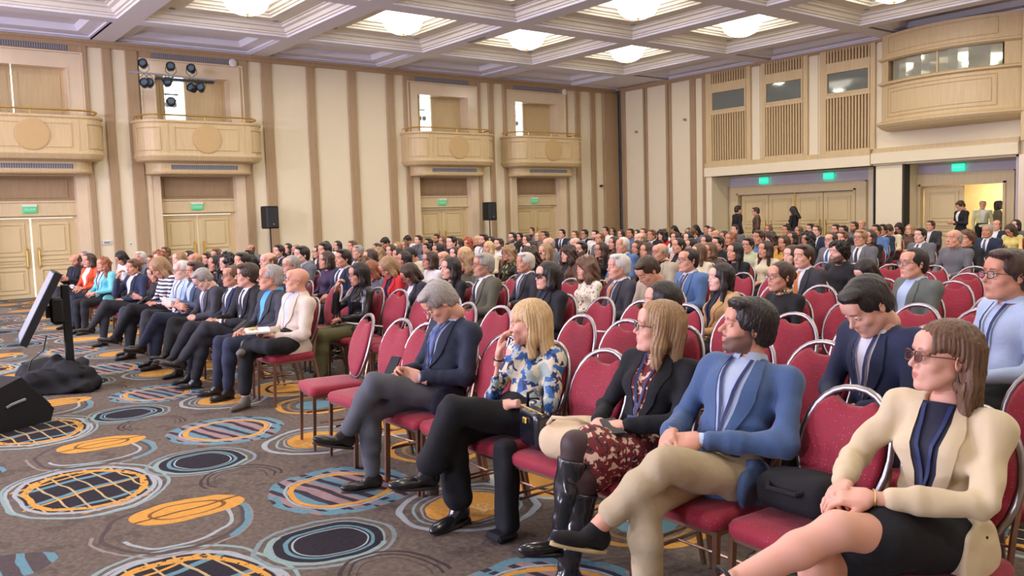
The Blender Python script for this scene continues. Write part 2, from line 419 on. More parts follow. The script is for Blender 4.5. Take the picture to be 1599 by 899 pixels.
# beam faces between the coffers
def beam(x0, x1, y0, y1, name='beam', z=0.0):
    b = MB(); b.box((x0, y0, z), (x1, y1, z+.5)); return b.build(name, M_CEIL, ceil)
xe = [(-W, -W+.06)]
xs = [-20.72] + [x for x in XC]
def gridlines(c, h): return [(a+h, b-h) for a, b in zip(c[:-1], c[1:])]
xb = [(-20.70, XC[0]-HX)] + gridlines(XC, HX) + [(XC[-1]+HX, XR)]
yb = [(YF, YC[0]-HY)] + gridlines(YC, HY) + [(YC[-1]+HY, YC[-1]+HY+.42)]
for a, b_ in yb: beam(-W, XR, a, b_)
for a, b_ in xb:
    for (c1, c2) in zip(yb[:-1], yb[1:]): beam(a, b_, c1[1], c2[0])
trough = None
for y in YC:   # troughs along the left wall
    w2 = (W-20.70)/2; me = ringmesh([(0, 0), (.0, .05), (.05, .055), (.06, .09), (.35, .12), (.42, .24), (.42, .26)], w2, HY).mesh('trough') if trough is None else trough; trough = me
    link('trough', me, ceil, [M_CEIL], (-W+w2, y, 0))
yb1 = YC[-1]+HY+.42; w3 = (B-yb1)/2; tr2 = None
for x in XC:
    me = ringmesh([(0, 0), (.0, .05), (.05, .055), (.06, .09), (.25, .12), (.32, .24), (.32, .26)], HX, w3).mesh('trough_back') if tr2 is None else tr2; tr2 = me
    link('trough', me, ceil, [M_CEIL], (x, yb1+w3, 0))
for a, b_ in [(-W, -W+.12)]+[(p[0], p[1]) for p in xb]: beam(a if a > -20.8 or a == -W else a, b_, yb1, B)
beam(-W+.12, -20.70, yb1, B, z=.02)
# cornice moulding lines along the beams' edges over the walls
MB().box((-W, YF, -.07), (-W+.09, B, 0)).box((-W, B-.09, -.07), (XR, B, 0)).build('cornice', M_WOOD, ceil)
vent = MB()
for k in range(16): vent.box((-.35+.045*k, -.05, -.02), (-.33+.045*k, .05, 0))
vme = vent.mesh('ceiling_vent')
for x, y in ((XC[0]+.3, YC[4]+HY+.3), (XC[1], YC[3]+HY+.3)):
    o = link('ceiling_vent', vme, ceil, [M_VENT], (x, y, 0))
dl = MB().lathe([(.07, 0), (.07, -.015), (.05, -.02)], n=12).mesh('ceiling_spotlight')
for x in XC[:4]:
    for y in YC[2:]:
        for a, b_ in ((1, 1), (-1, 1), (1, -1), (-1, -1)):
            link('ceiling_spotlight', dl, ceil, [M_VENT], (x+a*1.32, y+b_*1.2, .25))

# chandeliers
def glow_mat(name, c, e):
    m, nt, b = _new(name)
    b.inputs['Base Color'].default_value = (*c, 1); b.inputs['Emission Color'].default_value = (*c, 1); b.inputs['Emission Strength'].default_value = e; b.inputs['Roughness'].default_value = .3
    return m
M_GLOW = glow_mat('crystal_glow', (1.0, .93, .78), CHANDELIER_E)
M_GLOW0 = mat('crystal_unlit', rgb(220, 214, 200), .2)
bowl = MB(); n = 24
prof = [(.10, -.03), (.20, -.02), (.36, .05), (.44, .14), (.47, .24), (.55, .33), (.63, .42), (.64, .50), (.58, .55)]
V = []; F = []
for i, (r, z) in enumerate(prof):
    for k in range(n):
        rr = r*(1+.035*((k+i) % 2)); a = 2*PI*k/n; V.append((rr*math.cos(a), rr*math.sin(a), z))
for i in range(len(prof)-1):
    for k in range(n): F.append((i*n+k, i*n+(k+1) % n, (i+1)*n+(k+1) % n, (i+1)*n+k))
F.append(tuple(range(n-1, -1, -1)))
bowl.add(V, F); bowl_me = bowl.mesh('crystal_bowl')
rim_me = MB().tube([(.60*math.cos(a), .60*math.sin(a), .56) for a in np.linspace(0, 2*PI, 24, endpoint=False)], .025, 6, closed=True).mesh('rim')
rod_me = MB().lathe([(.05, .55), (.05, .74), (.12, .75)], n=10).mesh('ceiling_rod'); fin_me = MB().lathe([(.0, -.10), (.03, -.07), (.02, -.05), (.05, -.03)], n=10).mesh('finial')
nth = ['nearest the left wall', 'second from the left wall', 'third from the left wall', 'fourth from the left wall', 'fifth from the left wall', 'sixth from the left wall']
rown = ['first', 'second', 'third', 'fourth', 'fifth', 'sixth', 'seventh', 'eighth']
for i, x in enumerate(XC):
    for j, y in enumerate(YC):
        t = empty('chandelier', (x, y, HC+.02), 0, 'glowing crystal bowl chandelier %s, coffer row %s from the back wall' % (nth[i], rown[len(YC)-1-j]), 'chandelier', 'chandeliers in the ceiling coffers')
        lit = y > 1.0   # the rows over the stage are switched off
        link('crystal_bowl', bowl_me, t, [M_GLOW if lit else M_GLOW0]); link('rim', rim_me, t, [M_BRASS]); link('ceiling_rod', rod_me, t, [M_BRASS]); link('finial', fin_me, t, [M_BRASS])
        if not lit: continue
        ld = bpy.data.lights.get('chandelier_down') or bpy.data.lights.new('chandelier_down', 'AREA'); ld.shape = 'DISK'; ld.size = .34; ld.energy = CHANDELIER_W; ld.color = CHANDELIER_COL
        lo_ = bpy.data.objects.new('bulb_light', ld); COL.objects.link(lo_); lo_.parent = t; lo_.location = (0, 0, -.12)

# ---- left wall (plane x = -W, room towards +x)
wl = empty('wall_left', (-W, 0, 0)); tag(wl, kind='structure')
def wbox(name, y0, y1, z0, z1, d0, d1, m, parent=None, bev=0):
    """box on the left wall; d = distance out from the wall plane"""
    return MB().box((d0, y0, z0), (d1, y1, z1), 0, bev).build(name, m, parent or wl)
BAYS = [-12.0+3.93*2-.5, 3.46, 7.42, 15.27, 19.17]; BAYS = [-4.4, -.47, 3.46, 7.42, 15.27, 19.17]
cuts = []
for yc in BAYS: cuts.append((yc-1.0, yc+1.0))
ys = [YF]+[v for c in cuts for v in c]+[B]
for a, b_ in zip(ys[0::2], ys[1::2]): wbox('plaster', a, b_, 0, 6.04, -.5, 0, M_CREAM)
wbox('frieze', YF, B, 6.04, HC, -.5, .06, M_WOOD)
STR = [(5.23, 5.44), (8.67, 8.9), (9.28, 9.57), (10.62, 10.86), (11.91, 12.18), (13.21, 13.47), (16.6, 16.74), (17.09, 17.28), (20.99, 21.21), (21.74, 21.97), (22.35, 23.09),
       (13.82, 14.05), (5.77, 6.06), (1.45, 1.75), (1.25, 1.3), (4.75, 4.89), (17.69, 17.85), (-2.3, -2.1), (-6.3, -6.0), (20.49, 20.6)]
for a, b_ in STR:
    wbox('pilaster', a, b_, 0, 6.04, 0, .07 if b_-a < .5 else .12, M_WOOD, bev=.012)
# skirting
for a, b_ in zip(ys[0::2], ys[1::2]): wbox('skirting', a, b_, 0, .14, 0, .03, M_WOOD)

def plan(half, depth, r, n=7):
    pts = [(-half, 0.0)]
    for k in range(n+1):
        a = PI + (PI/2)*(-k/n); pts.append((-half+r+r*math.cos(a), depth-r+r*math.sin(a)))
    for k in range(n+1):
        a = PI/2 - (PI/2)*(k/n); pts.append((half-r+r*math.cos(a), depth-r+r*math.sin(a)))
    pts.append((half, 0.0)); return pts
def sweep_plan(half, depth, r, prof, mb=None):
    """prof: (outset, z) list"""
    mb = mb or MB(); rows = []
    for o, z in prof:
        rows.append([(d, y, z) for (y, d) in plan(half+o, depth+o, r+o)])
    mb.grid(rows); n = len(rows[0])
    mb.add(rows[-1], [tuple(range(n))]); mb.add(rows[0], [tuple(range(n-1, -1, -1))]); return mb
def frame_rect(mb, y0, y1, z0, z1, t, d0, d1, mi=0):
    mb.box((d0, y0, z0), (d1, y1, z0+t), mi); mb.box((d0, y0, z1-t), (d1, y1, z1), mi); mb.box((d0, y0, z0+t), (d1, y0+t, z1-t), mi); mb.box((d0, y1-t, z0+t), (d1, y1, z1-t), mi)
M_WASH = mat('sky_glow', (.80, .93, 1.0), .5, emit=((.75, .90, 1.0), 3.2))
M_SIGN = mat('exit_sign_green', rgb(80, 180, 130), .4, emit=(rgb(60, 205, 130), .35))
M_SIGN2 = mat('exit_sign_green_bright', rgb(40, 230, 170), .4, emit=(rgb(30, 235, 170), 1.5))
def door_leaf(mb, y0, y1, z0, z1, d0, d1):
    mb.box((d0, y0, z0), (d1, y1, z1)); h = z1-z0
    for (a, b_) in ((.05, .36), (.40, .49), (.53, .94)):
        za, zb = z0+h*a, z0+h*b_
        frame_rect(mb, y0+.12, y1-.12, za, zb, .035, d1-.001, d1+.03); mb.box((d1-.001, y0+.21, za+.09), (d1+.022, y1-.21, zb-.09), 0, .01)
def textobj(name, s, size, parent, loc, rot, m, ext=.002):
    cu = bpy.data.curves.new(name, 'FONT'); cu.body = s; cu.size = size; cu.align_x = 'CENTER'; cu.align_y = 'CENTER'; cu.extrude = ext; cu.resolution_u = 2
    tmp = bpy.data.objects.new(name, cu); COL.objects.link(tmp)
    dg = bpy.context.evaluated_depsgraph_get(); me = bpy.data.meshes.new_from_object(tmp.evaluated_get(dg)); bpy.data.objects.remove(tmp)
    o = link(name, me, parent, [m], loc); o.rotation_euler = rot; return o

bn = 0
for bi, yc in enumerate(BAYS):
    vis = yc > 3
    bay = empty('bay', (0, yc, 0), parent=wl)
    b = MB(); b.box((-.5, -1.31, 0), (.05, -.985, 3.3)); b.box((-.5, .985, 0), (.05, 1.31, 3.3)); b.box((-.5, -.985, 2.91), (.05, .985, 3.4))
    b.box((0, -1.24, 0), (.07, -1.2, 3.0)); b.box((0, 1.2, 0), (.07, 1.24, 3.0)); b.build('marble_surround', M_STONE, bay)
    b = MB(); b.box((-.5, -.985, 2.31), (-.2, .985, 2.91)); frame_rect(b, -.84, .84, 2.39, 2.84, .03, -.2, -.175); frame_rect(b, -.985, .985, 2.31, 2.91, .05, -.2, -.185); b.build('lintel_panel', M_WOOD, bay)
    b = MB(); b.box((-.5, -.985, 1.97), (-.14, .985, 2.31)); b.box((-.14, -.985, 2.28), (-.11, .985, 2.32)); b.box((-.14, -.985, 1.96), (-.11, .985, 1.99)); b.build('transom', M_WOODP, bay)
    b = MB(); b.box((-.30, -.985, 0), (-.2, -.93, 1.97)); b.box((-.30, .93, 0), (-.2, .985, 1.97)); b.box((-.3, -.93, 1.92), (-.2, .93, 1.97)); b.build('jamb', M_DOOR, bay)
    MB().box((-.62, -1.0, 0), (-.5, 1.0, 2.0)).build('corridor_glow', mat('corridor_light', rgb(235, 235, 225), .8, emit=((1, .97, .9), .9)), bay)
    # doors: built as structure of their own
    for sgn in (-1, 1):
        gap = .012 if bi != 2 else .022
        y0, y1 = (-.93, -gap) if sgn < 0 else (gap, .93)
        d = MB(); door_leaf(d, y0, y1, .01, 1.90 if bi in (2, 3) else 1.915, -.34, -.28)
        do = d.build('door_%d' % (2*bi+(sgn > 0)+1), M_DOOR, None, loc=(-W, yc, 0)); tag(do, kind='structure')
        hd = MB(); hy = sgn*.13; hd.tube([(-.25, hy, .72), (-.215, hy, .76), (-.215, hy, 1.14), (-.25, hy, 1.18)], .014, 8); hd.box((-.28, hy-.02, .70), (-.245, hy+.02, 1.20)); hd.build('pull_handle', M_BRASS, do)
    # lower tier below the balcony, with vent
    b = sweep_plan(1.34, .58, .42, [(-.06, 2.93), (0, 2.95), (.02, 2.99), (0, 3.02), (.0, 3.2), (.03, 3.24)]); b.build('soffit_box', M_WOODL, bay)
    v = MB(); frame_rect(v, -.88, .88, 3.03, 3.19, .02, .57, .60)
    for k in range(34): v.box((.575, -.85+k*.05, 3.05), (.592, -.83+k*.05, 3.17), 1)
    v.box((.57, -.86, 3.05), (.583, .86, 3.17), 2); v.build('air_grille', [M_WOODP, M_VENT, mat('vent_dark', rgb(110, 110, 114), .7)], bay)
    # upper opening
    b = MB(); b.box((-.5, -1.31, 3.4), (.05, -.97, 5.84)); b.box((-.5, .97, 3.4), (.05, 1.31, 5.84)); b.box((-.5, -.97, 5.50), (.05, .97, 5.84)); b.box((-.5, -1.0, 5.84), (-.0, 1.0, 6.04))
    frame_rect(b, -1.33, 1.33, 3.4, 5.88, .035, .05, .075); frame_rect(b, -.99, .99, 3.6, 5.52, .03, .05, .065); b.build('marble_surround', M_STONE, bay)
    b = MB(); b.box((-.1, -1.31, 5.88), (.05, 1.31, 6.04)); b.build('grille_board', M_WOOD, bay)
    b = MB(); b.box((.05, -1.02, 5.905), (.06, 1.02, 6.03), 1)
    for k in range(40): b.box((.06, -1.0+k*.0505, 5.915), (.07, -.98+k*.0505, 6.02), 0)
    b.build('air_grille', [M_VENT, mat('vent_dark', rgb(110, 110, 114), .7)], bay)
    opens = {2: (-.16, -.13), 3: (-.62, -.10), 4: (-.60, -.17), 5: (-.66, -.26)}.get(bi, (-.5, -.4))
    for (a, b_) in ((-.97, opens[0]), (opens[1], .97)):
        if b_-a < .05: continue
        d = MB(); d.box((-.46, a, 3.5), (-.40, b_, 5.50)); frame_rect(d, a+.08, b_-.08, 3.7, 5.40, .03, -.40, -.385); d.build('balcony_door', M_WOODL, bay)
    MB().box((-.75, opens[0]-.25, 3.5), (-.70, opens[1]+.25, 5.5)).build('bright_window', M_WASH, bay)
    fx = MB()   # rigging seen through the gap
    if bi >= 3:
        fx.box((-.69, opens[0], 4.30), (-.66, opens[1], 4.42)); fx.box((-.69, opens[0]+.08, 3.9), (-.66, opens[0]+.11, 4.4)); fx.box((-.69, opens[1]-.12, 3.9), (-.66, opens[1]-.09, 4.4)); fx.box((-.69, opens[0], 5.1), (-.66, opens[1]-.08, 5.14))
        for k in range(2): fx.lathe([(.0, -.09), (.07, -.05), (.07, .05), (.0, .09)], (-.66, opens[0]+.14+.17*k, 4.85), 10)
        fx.build('rigging', M_VENT, bay)
    MB().box((-.5, -1.31, 3.3), (0, 1.31, 3.45)).build('balcony_floor', M_WOOD, bay)
    # balcony
    bal = sweep_plan(1.60, .86, .55, [(-.14, 3.24), (-.05, 3.27), (-.01, 3.33), (.02, 3.38), (0, 3.41), (-.01, 3.45), (-.01, 4.17), (0, 4.2), (.03, 4.22), (.03, 4.27)])
    balo = bal.build('balcony', M_WOODL, bay)
    pn = MB(); frame_rect(pn, -.82, .82, 3.53, 4.10, .022, .85, .872)
    for s_ in (-1, 1):
        pn.box((.84, s_*.97-.012, 3.45), (.865, s_*.97+.012, 4.17))
    # curved corner panels
    for s_ in (-1, 1):
        for z in (3.52, 4.08):
            pts = []
            for k in range(7):
                a = PI/2-(.12+.76*k/6)*PI/2; pts.append((.31+.55*math.sin(a)+.004, s_*(1.05+.55*math.cos(a)+.004)+0, z))
            pn.tube(pts, .013, 6)
        for aa in (.12, .88):
            a = PI/2-aa*PI/2; pn.tube([(.31+.55*math.sin(a)+.004, s_*(1.05+.55*math.cos(a)+.004), 3.52), (.31+.55*math.sin(a)+.004, s_*(1.05+.55*math.cos(a)+.004), 4.08)], .013, 6)
    pn.build('panel_moulding', M_WOODL, balo)
    dk = MB(); V = []; n = 40
    for k in range(n): a = 2*PI*k/n; V.append((.852, .36*math.cos(a), 3.815+.36*math.sin(a)))
    for k in range(n): a = 2*PI*k/n; V.append((.882, .36*math.cos(a), 3.815+.36*math.sin(a)))
    for k in range(n): a = 2*PI*k/n; V.append((.886, .33*math.cos(a), 3.815+.33*math.sin(a)))
    dk.add(V, [(k, (k+1) % n, n+(k+1) % n, n+k) for k in range(n)]+[(n+k, n+(k+1) % n, 2*n+(k+1) % n, 2*n+k) for k in range(n)]+[tuple(2*n+k for k in range(n))])
    dk.build('round_medallion', mat('oak_medallion', rgb(196, 166, 118), .4, vary=.06), balo)
    rl = MB(); rl.tube([(d, y, 4.40) for (y, d) in plan(1.5, .78, .5)], .022, 8)
    for yy in (-1.0, 0, 1.0): rl.tube([(.78, yy, 4.26), (.78, yy, 4.40)], .012, 6)
    for yy in (-1.5, 1.5): rl.tube([(.1, yy, 4.26), (.1, yy, 4.40)], .012, 6)
    rl.build('brass_rail', M_BRASS, balo)
    # exit sign
    if vis:
        sg = empty('exit_sign', (-W-.12, yc+(.02 if bi else 0)-.02*bi, 2.135), 0, 'small green exit sign over the %s double door of the left wall' % ['', '', 'first (leftmost)', 'second', 'third', 'fourth'][bi], 'sign', 'exit signs on the left wall')
        MB().box((-.02, -.15, -.10), (.03, .15, .055), 0, .008).build('sign_face', M_SIGN, sg)
        MB().box((-.02, -.155, .05), (.035, .155, .10)).build('white_header', M_WHITE, sg)
        textobj('lettering', 'SALIDA', .075, sg, (.032, 0, -.02), (PI/2, 0, PI/2), M_WHITE)
# round white alarm on bay two and four, thermostat and switch on the plaster
for yc, z in ((8.50, 5.95), (20.45, 5.95)):
    o = MB().lathe([(.11, 0), (.11, .03), (.08, .05)], n=20).build('alarm_bell', M_WHITE, None, True, (-W+.07, yc, z)); o.rotation_euler = (0, PI/2, 0)
    tag(o, 'round white alarm disc high beside the %s balcony opening' % ('second' if yc < 10 else 'fourth'), 'alarm', 'white alarm discs')
o = MB().box((0, -.10, -.05), (.03, .10, .06), 0, .008).box((.03, -.07, -.02), (.034, .07, .04), 1).build('thermostat', [M_WHITE, M_VENT], None, loc=(-W, 5.06, 1.25)); tag(o, 'white thermostat box on plaster beside the first door', 'thermostat')
o = MB().box((0, -.035, -.05), (.015, .035, .05), 0, .005).box((.015, -.012, -.012), (.02, .012, .012), 1).build('wall_socket', [M_WHITE, M_BLACK], None, loc=(-W, 5.62, 1.2)); tag(o, 'white switch plate with dark button on plaster between the first two doors', 'switch')
o = MB().box((0, -.04, -.04), (.10, .04, .03), 0, .01).lathe([(.02, 0), (.03, .03)], (.12, 0, -.01), 8).build('security_camera', M_BLACK, None, loc=(-W+.0, 22.2, 2.63)); tag(o, 'tiny black camera on the cream strip near the corner', 'camera')

# ---- back wall (plane y = B, room towards -y)
wb = empty('wall_back', (0, B, 0)); tag(wb, kind='structure')
def kbox(name, x0, x1, z0, z1, d0, d1, m, parent=None, bev=0):
    return MB().box((x0, -d1, z0), (x1, -d0, z1), 0, bev).build(name, m, parent or wb)
kbox('dark_recess', -22.9, -22.55, 0, HC, -.2, -.08, mat('grey_partition', rgb(96, 98, 96), .5))
kbox('plaster', -22.55, -18.66, 0, HC, -.3, 0, M_CREAM); kbox('plaster', -18.66, -18.36, 2.71, HC, -.3, 0, M_CREAM)
for k in range(5): kbox('rail', -22.8, -22.6,   .9+1.0*k, .94+1.0*k, -.08, -.04, M_CHROME)
for a, b_ in ((-22.58, -22.38), (-21.48, -21.40), (-21.37, -21.29), (-20.4, -20.29), (-20.26, -20.15), (-19.31, -19.07), (-18.78, -18.60)):
    kbox('pilaster', a, b_, 0, HC-.12, 0, .06, M_WOOD, bev=.012)
kbox('frieze', -22.58, -18.6, HC-.14, HC, 0, .07, M_WOOD)
kbox('dark_joint', -21.40, -21.37, 0, HC-.12, 0, .02, M_DARK); kbox('dark_joint', -20.29, -20.26, 0, HC-.12, 0, .02, M_DARK)  # dark joint lines between the pilaster halves
kbox('upper_wall', -18.36, -12.71, 2.71, HC, -.3, 0, M_CREAM)
kbox('upper_wall', -12.71, XR, 2.74, HC, -.3, 0, M_CREAM)
kbox('beam_face', -18.63, -12.72, 2.72, 3.02, 0, .16, M_CREAM, bev=.01)
kbox('beam_face', -12.70, -8.85, 2.76, 3.06, 0, .16, M_CREAM, bev=.01)
kbox('beam_ledge', -18.63, -12.74, 3.02, 3.17, 0, .12, M_WOODL); kbox('beam_ledge', -12.62, -8.85, 3.06, 3.19, 0, .12, M_WOODL)
# slatted bays with control windows
M_SLATBG = mat('slat_backing', rgb(128, 96, 70), .8)
slat_me = MB().box((-.024, -.065, 0), (.024, 0, 1.0), 0, .006).mesh('slat')
for (x0, x1) in ((-18.60, -16.80), (-16.40, -14.75), (-14.35, -12.62)):
    bay = empty('slatted_bay', (0, 0, 0), parent=wb)
    kb = lambda nm, a, b_, z0, z1, d0, d1, m, bev=0: kbox(nm, a, b_, z0, z1, d0, d1, m, bay, bev)
    m0, m1 = x0+.22, x1-.18
    if x0 < -18: m0, m1 = -18.36, -16.97
    elif x0 < -16: m0, m1 = -16.25, -14.91
    else: m0, m1 = -14.14, -12.77
    kb('stile', x0, m0, 3.17, HC-.02, 0, .08, M_WOODL, .01); kb('stile', m1, x1, 3.17, HC-.02, 0, .08, M_WOODL, .01)
    for z0, z1 in ((3.17, 3.24), (4.76, 4.88), (5.52, 5.78), (6.17, HC)): kb('cross_rail', m0, m1, z0, z1, 0, .08, M_WOODL)
    kb('slat_backing', m0, m1, 3.22, 4.8, 0, .01, M_SLATBG); kb('slat_backing', m0, m1, 5.76, 6.2, 0, .01, M_SLATBG)
    nsl = 14
    for k in range(nsl):
        xx = m0+(m1-m0)*(k+.5)/nsl
        for z0, z1 in ((3.24, 4.76), (5.78, 6.17)):
            o = link('slat', slat_me, bay, [M_WOODL], (xx, 0, z0)); o.scale = (1, 1, z1-z0)
    wf = MB(); 
    for (a, b_, z0, z1) in ((m0, m1, 4.86, 4.91), (m0, m1, 5.48, 5.53), (m0, m0+.05, 4.91, 5.48), (m1-.05, m1, 4.91, 5.48)): wf.box((a, -.10, z0), (b_, -.04, z1))
    wn = empty('window_%d' % (1+len([1 for o in bpy.data.objects if o.name.startswith('window_')])), (0, B, 0)); tag(wn, kind='structure')
    wf.build('window_frame', M_WOODL, wn); MB().box((m0+.05, -.05, 4.91), (m1-.05, -.04, 5.48)).build('pane', M_GLASS, wn)
# pipes at the white strips
for x0, x1 in ((-16.80, -16.40), (-14.75, -14.35)): kbox('white_strip', x0+.05, x1-.08, 3.17, 6.1, 0, .03, M_CREAM)
kbox('frieze', -18.6, -12.6, 6.10, HC, 0, .05, M_WOOD)
# portals
RC = .9
kbox('reveal', -18.66, -18.361, 0, 2.71, -RC-.1, .0, M_CREAM)
kbox('jamb_face', -18.60, -18.36, 0, 2.72, 0, .10, M_CREAM, bev=.01)
kbox('lintel_soffit', -18.36, -8.8, 2.71, 2.74, -RC-.1, 0, M_CREAM)
M_SHADETINT = mat('shade_tinted_plaster', rgb(192, 186, 196), .8, vary=.03)  # bluish shade of the portal recess painted into the plaster colour
kbox('back_plaster', -18.5, -13.35, 2.36, 2.75, -RC-.2, -RC, M_SHADETINT); kbox('back_plaster', -13.35, -11.95, 0, 2.75, -RC-.2, -RC, M_CREAM); kbox('back_plaster', -12.0, -8.8, 2.43, 2.75, -RC-.2, -RC, M_SHADETINT)
kbox('partition_leaf', -12.62, -11.86, 0, 2.70, -.06, 0, M_CREAM); kbox('partition_edge', -12.69, -12.66, 0, 2.72, -.3, .02, M_DARK); kbox('partition_edge', -11.83, -11.79, 0, 2.72, -.3, .02, M_DARK)
kbox('partition_core', -12.66, -11.83, 0, 2.70, -RC, -.07, M_CREAM)
kbox('side_post', -8.86, -8.62, 0, 2.76, -.3, .10, M_STONE, bev=.01); kbox('side_post', -8.95, -8.86, 0, 2.76, -RC, 0, M_SHADETINT)
def doorframe(x0, x1, top, o0, o1, otop):
    f = MB()
    for (a, b_, z0, z1) in ((x0, o0, 0, top), (o1, x1, 0, top), (o0, o1, otop, top)):
        f.box((a, RC-.10, z0), (b_, RC+.2, z1))
    f.box((x0, RC-.13, top-.03), (x1, RC-.10, top)); f.box((x0, RC-.13, 0), (x0+.03, RC-.1, top)); f.box((x1-.03, RC-.13, 0), (x1, RC-.1, top))
    for (a, b_, z0, z1) in ((o0-.06, o0, 0, otop+.05), (o1, o1+.06, 0, otop+.05), (o0-.06, o1+.06, otop, otop+.05)): f.box((a, RC-.14, z0), (b_, RC-.1, z1))
    f.build('door_surround', M_WOODP, wb)
doorframe(-18.30, -13.35, 2.35, -17.95, -13.75, 2.08)
doorframe(-12.0, -9.28, 2.42, -11.72, -9.55, 2.09)
def bdoor(i, x0, x1, top, y=B+RC+.02, hside=1, rot=0):
    d = MB(); w = x1-x0
    d.box((0, 0, .01), (w, .06, top)); 
    for a, b_ in ((.05, .36), (.40, .49), (.53, .94)):
        za, zb = top*a, top*b_; [d.box(a_, b2) for a_, b2 in (((.12, -.03, za), (w-.12, 0, za+.035)), ((.12, -.03, zb-.035), (w-.12, 0, zb)), ((.12, -.03, za+.035), (.155, 0, zb-.035)), ((w-.155, -.03, za+.035), (w-.12, 0, zb-.035)))]; d.box((.21, -.022, za+.09), (w-.21, 0, zb-.09), 0, .01)
    o = d.build('door_%d' % i, M_DOOR, None, loc=(x0, y, 0)); tag(o, kind='structure'); o.rotation_euler = (0, 0, rot)
    hx = w-.1 if hside > 0 else .1
    hd = MB().tube([(hx, -.02, .72), (hx, -.06, .76), (hx, -.06, 1.16), (hx, -.02, 1.20)], .014, 8).box((hx-.02, -.025, .70), (hx+.02, 0, 1.22)).build('pull_handle', M_BRASS, o)
for i, (a, b_, hs) in enumerate(((-17.9, -16.85, 1), (-16.83, -15.86, -1), (-15.80, -14.85, 1), (-14.83, -13.80, -1))): bdoor(13+i, a, b_, 2.05, hside=hs)
kbox('mullion', -15.86, -15.80, 0, 2.08, -RC-.1, -RC+.0, M_BRASS)
kbox('corridor_wall', -18.0, -13.7, 0, 2.2, -RC-.35, -RC-.25, M_CREAM)
bdoor(17, -11.68, -10.62, 2.06, hside=1); bdoor(18, -9.58, -8.75, 2.06, hside=-1, rot=math.radians(62))
# lit foyer beyond the open door
foy = MB(); foy.box((-14, 3.4, -.01), (-6, 3.5, 3)); foy.box((-14, RC+.2, 2.6), (-6, 3.5, 2.7)); foy.box((-14.1, RC+.2, 0), (-14, 3.5, 2.7)); foy.box((-6, RC+.2, 0), (-5.9, 3.5, 2.7)); foy.box((-12, RC+.21, 2.09), (-9.3, RC+.3, 2.7))
foy.build('foyer_wall', mat('foyer_cream', rgb(236, 214, 160), .8), wb)
MB().box((-10.45, 3.36, .35), (-10.1, 3.4, 1.05), 0).build('foyer_window', M_WASH, wb)
MB().box((-10.25, 3.34, 1.30), (-10.08, 3.4, 1.38), 0).build('foyer_sign', M_SIGN, wb)
lamp('foyer_lamp', 'AREA', (-10.4, B+2.2, 2.55), (-10.4, B+2.2, 0), 90, (1, .88, .66), 1.0)
# exit signs of the portals
for x, z, lab in ((-16.95, 2.53, 'first bright green exit sign from the corner, over the closed doors'), (-14.6, 2.55, 'second bright green exit sign, over the closed doors at their right end'), (-10.72, 2.57, 'bright green exit sign over the open door at far right')):
    sg = empty('exit_sign', (x, B+RC-.05, z), 0, lab, 'sign', 'bright exit signs on the back wall')
    MB().box((-.17, -.05, -.10), (.17, .0, .09), 0, .012).build('sign_face', M_SIGN2, sg)
    MB().box((-.18, -.03, .09), (.18, .02, .11)).build('bracket', M_VENT, sg)
    textobj('lettering', 'SALIDA', .085, sg, (0, -.052, .0), (PI/2, 0, 0), M_WHITE)
# hooks on the cream panels
for x, z in ((-21.85, 4.55), (-19.55, 4.75)):
    o = MB().box((-.06, -.03, -.03), (-.03, 0, .05)).box((-.03, -.014, -.01), (.03, 0, .01)).box((.03, -.03, -.05), (.06, 0, .03)).build('wall_hook', M_CHROME, None, loc=(x, B, z)); tag(o, 'small metal hook pair on the cream panel %s' % ('nearest the corner' if x < -20 else 'third from the corner'), 'hook', 'wall hooks')

# ---- bow-fronted control booth
bo = empty('booth', (0, 0, 0), parent=wb)
BX0, BX1, BD, BE = -12.30, -8.72, .82, .30     # ends, depth at middle, depth at ends
def bow(t, o=0.0):
    x = BX0-o+(BX1-BX0+2*o)*t; u = 2*t-1; return (x, -(BE+(BD-BE)*(1-u*u))-o)
def bowstrip(name, prof, m, t0=0, t1=1, n=18, close=True):
    b = MB(); rows = []
    for o, z in prof: rows.append([(*bow(t0+(t1-t0)*k/n, o), z) for k in range(n+1)])
    b.grid(rows)
    if close:
        for rr, rev in ((rows[0], True), (rows[-1], False)):
            back = [(rr[-1][0], 0, rr[0][2]), (rr[0][0], 0, rr[0][2])]; pts = rr+back; f = tuple(range(len(pts))); b.add(pts, [f[::-1] if rev else f])
        for e in (0, -1):
            for i in range(len(rows)-1):
                q = [rows[i][e], rows[i+1][e], (rows[i+1][e][0], 0, rows[i+1][e][2]), (rows[i][e][0], 0, rows[i][e][2])]; b.add(q, [(0, 1, 2, 3)])
    return b.build(name, m, bo)
bowstrip('base_moulding', [(-.10, 3.62), (-.02, 3.66), (.06, 3.74), (.10, 3.80), (.10, 3.84), (.03, 3.88), (0, 3.92)], M_WOODL)
bowstrip('lower_panel_wall', [(0, 3.92), (0, 4.84)], M_WOODL)
bowstrip('sill', [(0, 4.84), (.08, 4.88), (.08, 4.92), (.02, 4.96)], M_WOODL)
bowstrip('head_moulding', [(.02, 5.50), (.08, 5.54), (.09, 5.59), (0, 5.62)], M_WOODL)
bowstrip('upper_panel_wall', [(0, 5.62), (0, HC)], M_WOODL)
def bowframe(z0, z1, t0, t1, r=.014):
    b = MB()
    for z in (z0, z1): b.tube([(*bow(t0+(t1-t0)*k/16, .01), z) for k in range(17)], r, 6)
    for t in (t0, t1): b.tube([(*bow(t, .01), z0), (*bow(t, .01), z1)], r, 6)
    return b
bowframe(4.0, 4.76, .07, .86).build('panel_moulding', M_WOODL, bo); bowframe(4.10, 4.66, .10, .83, .01).build('panel_moulding', M_WOODL, bo); bowframe(5.72, 6.12, .07, .86).build('panel_moulding', M_WOODL, bo)
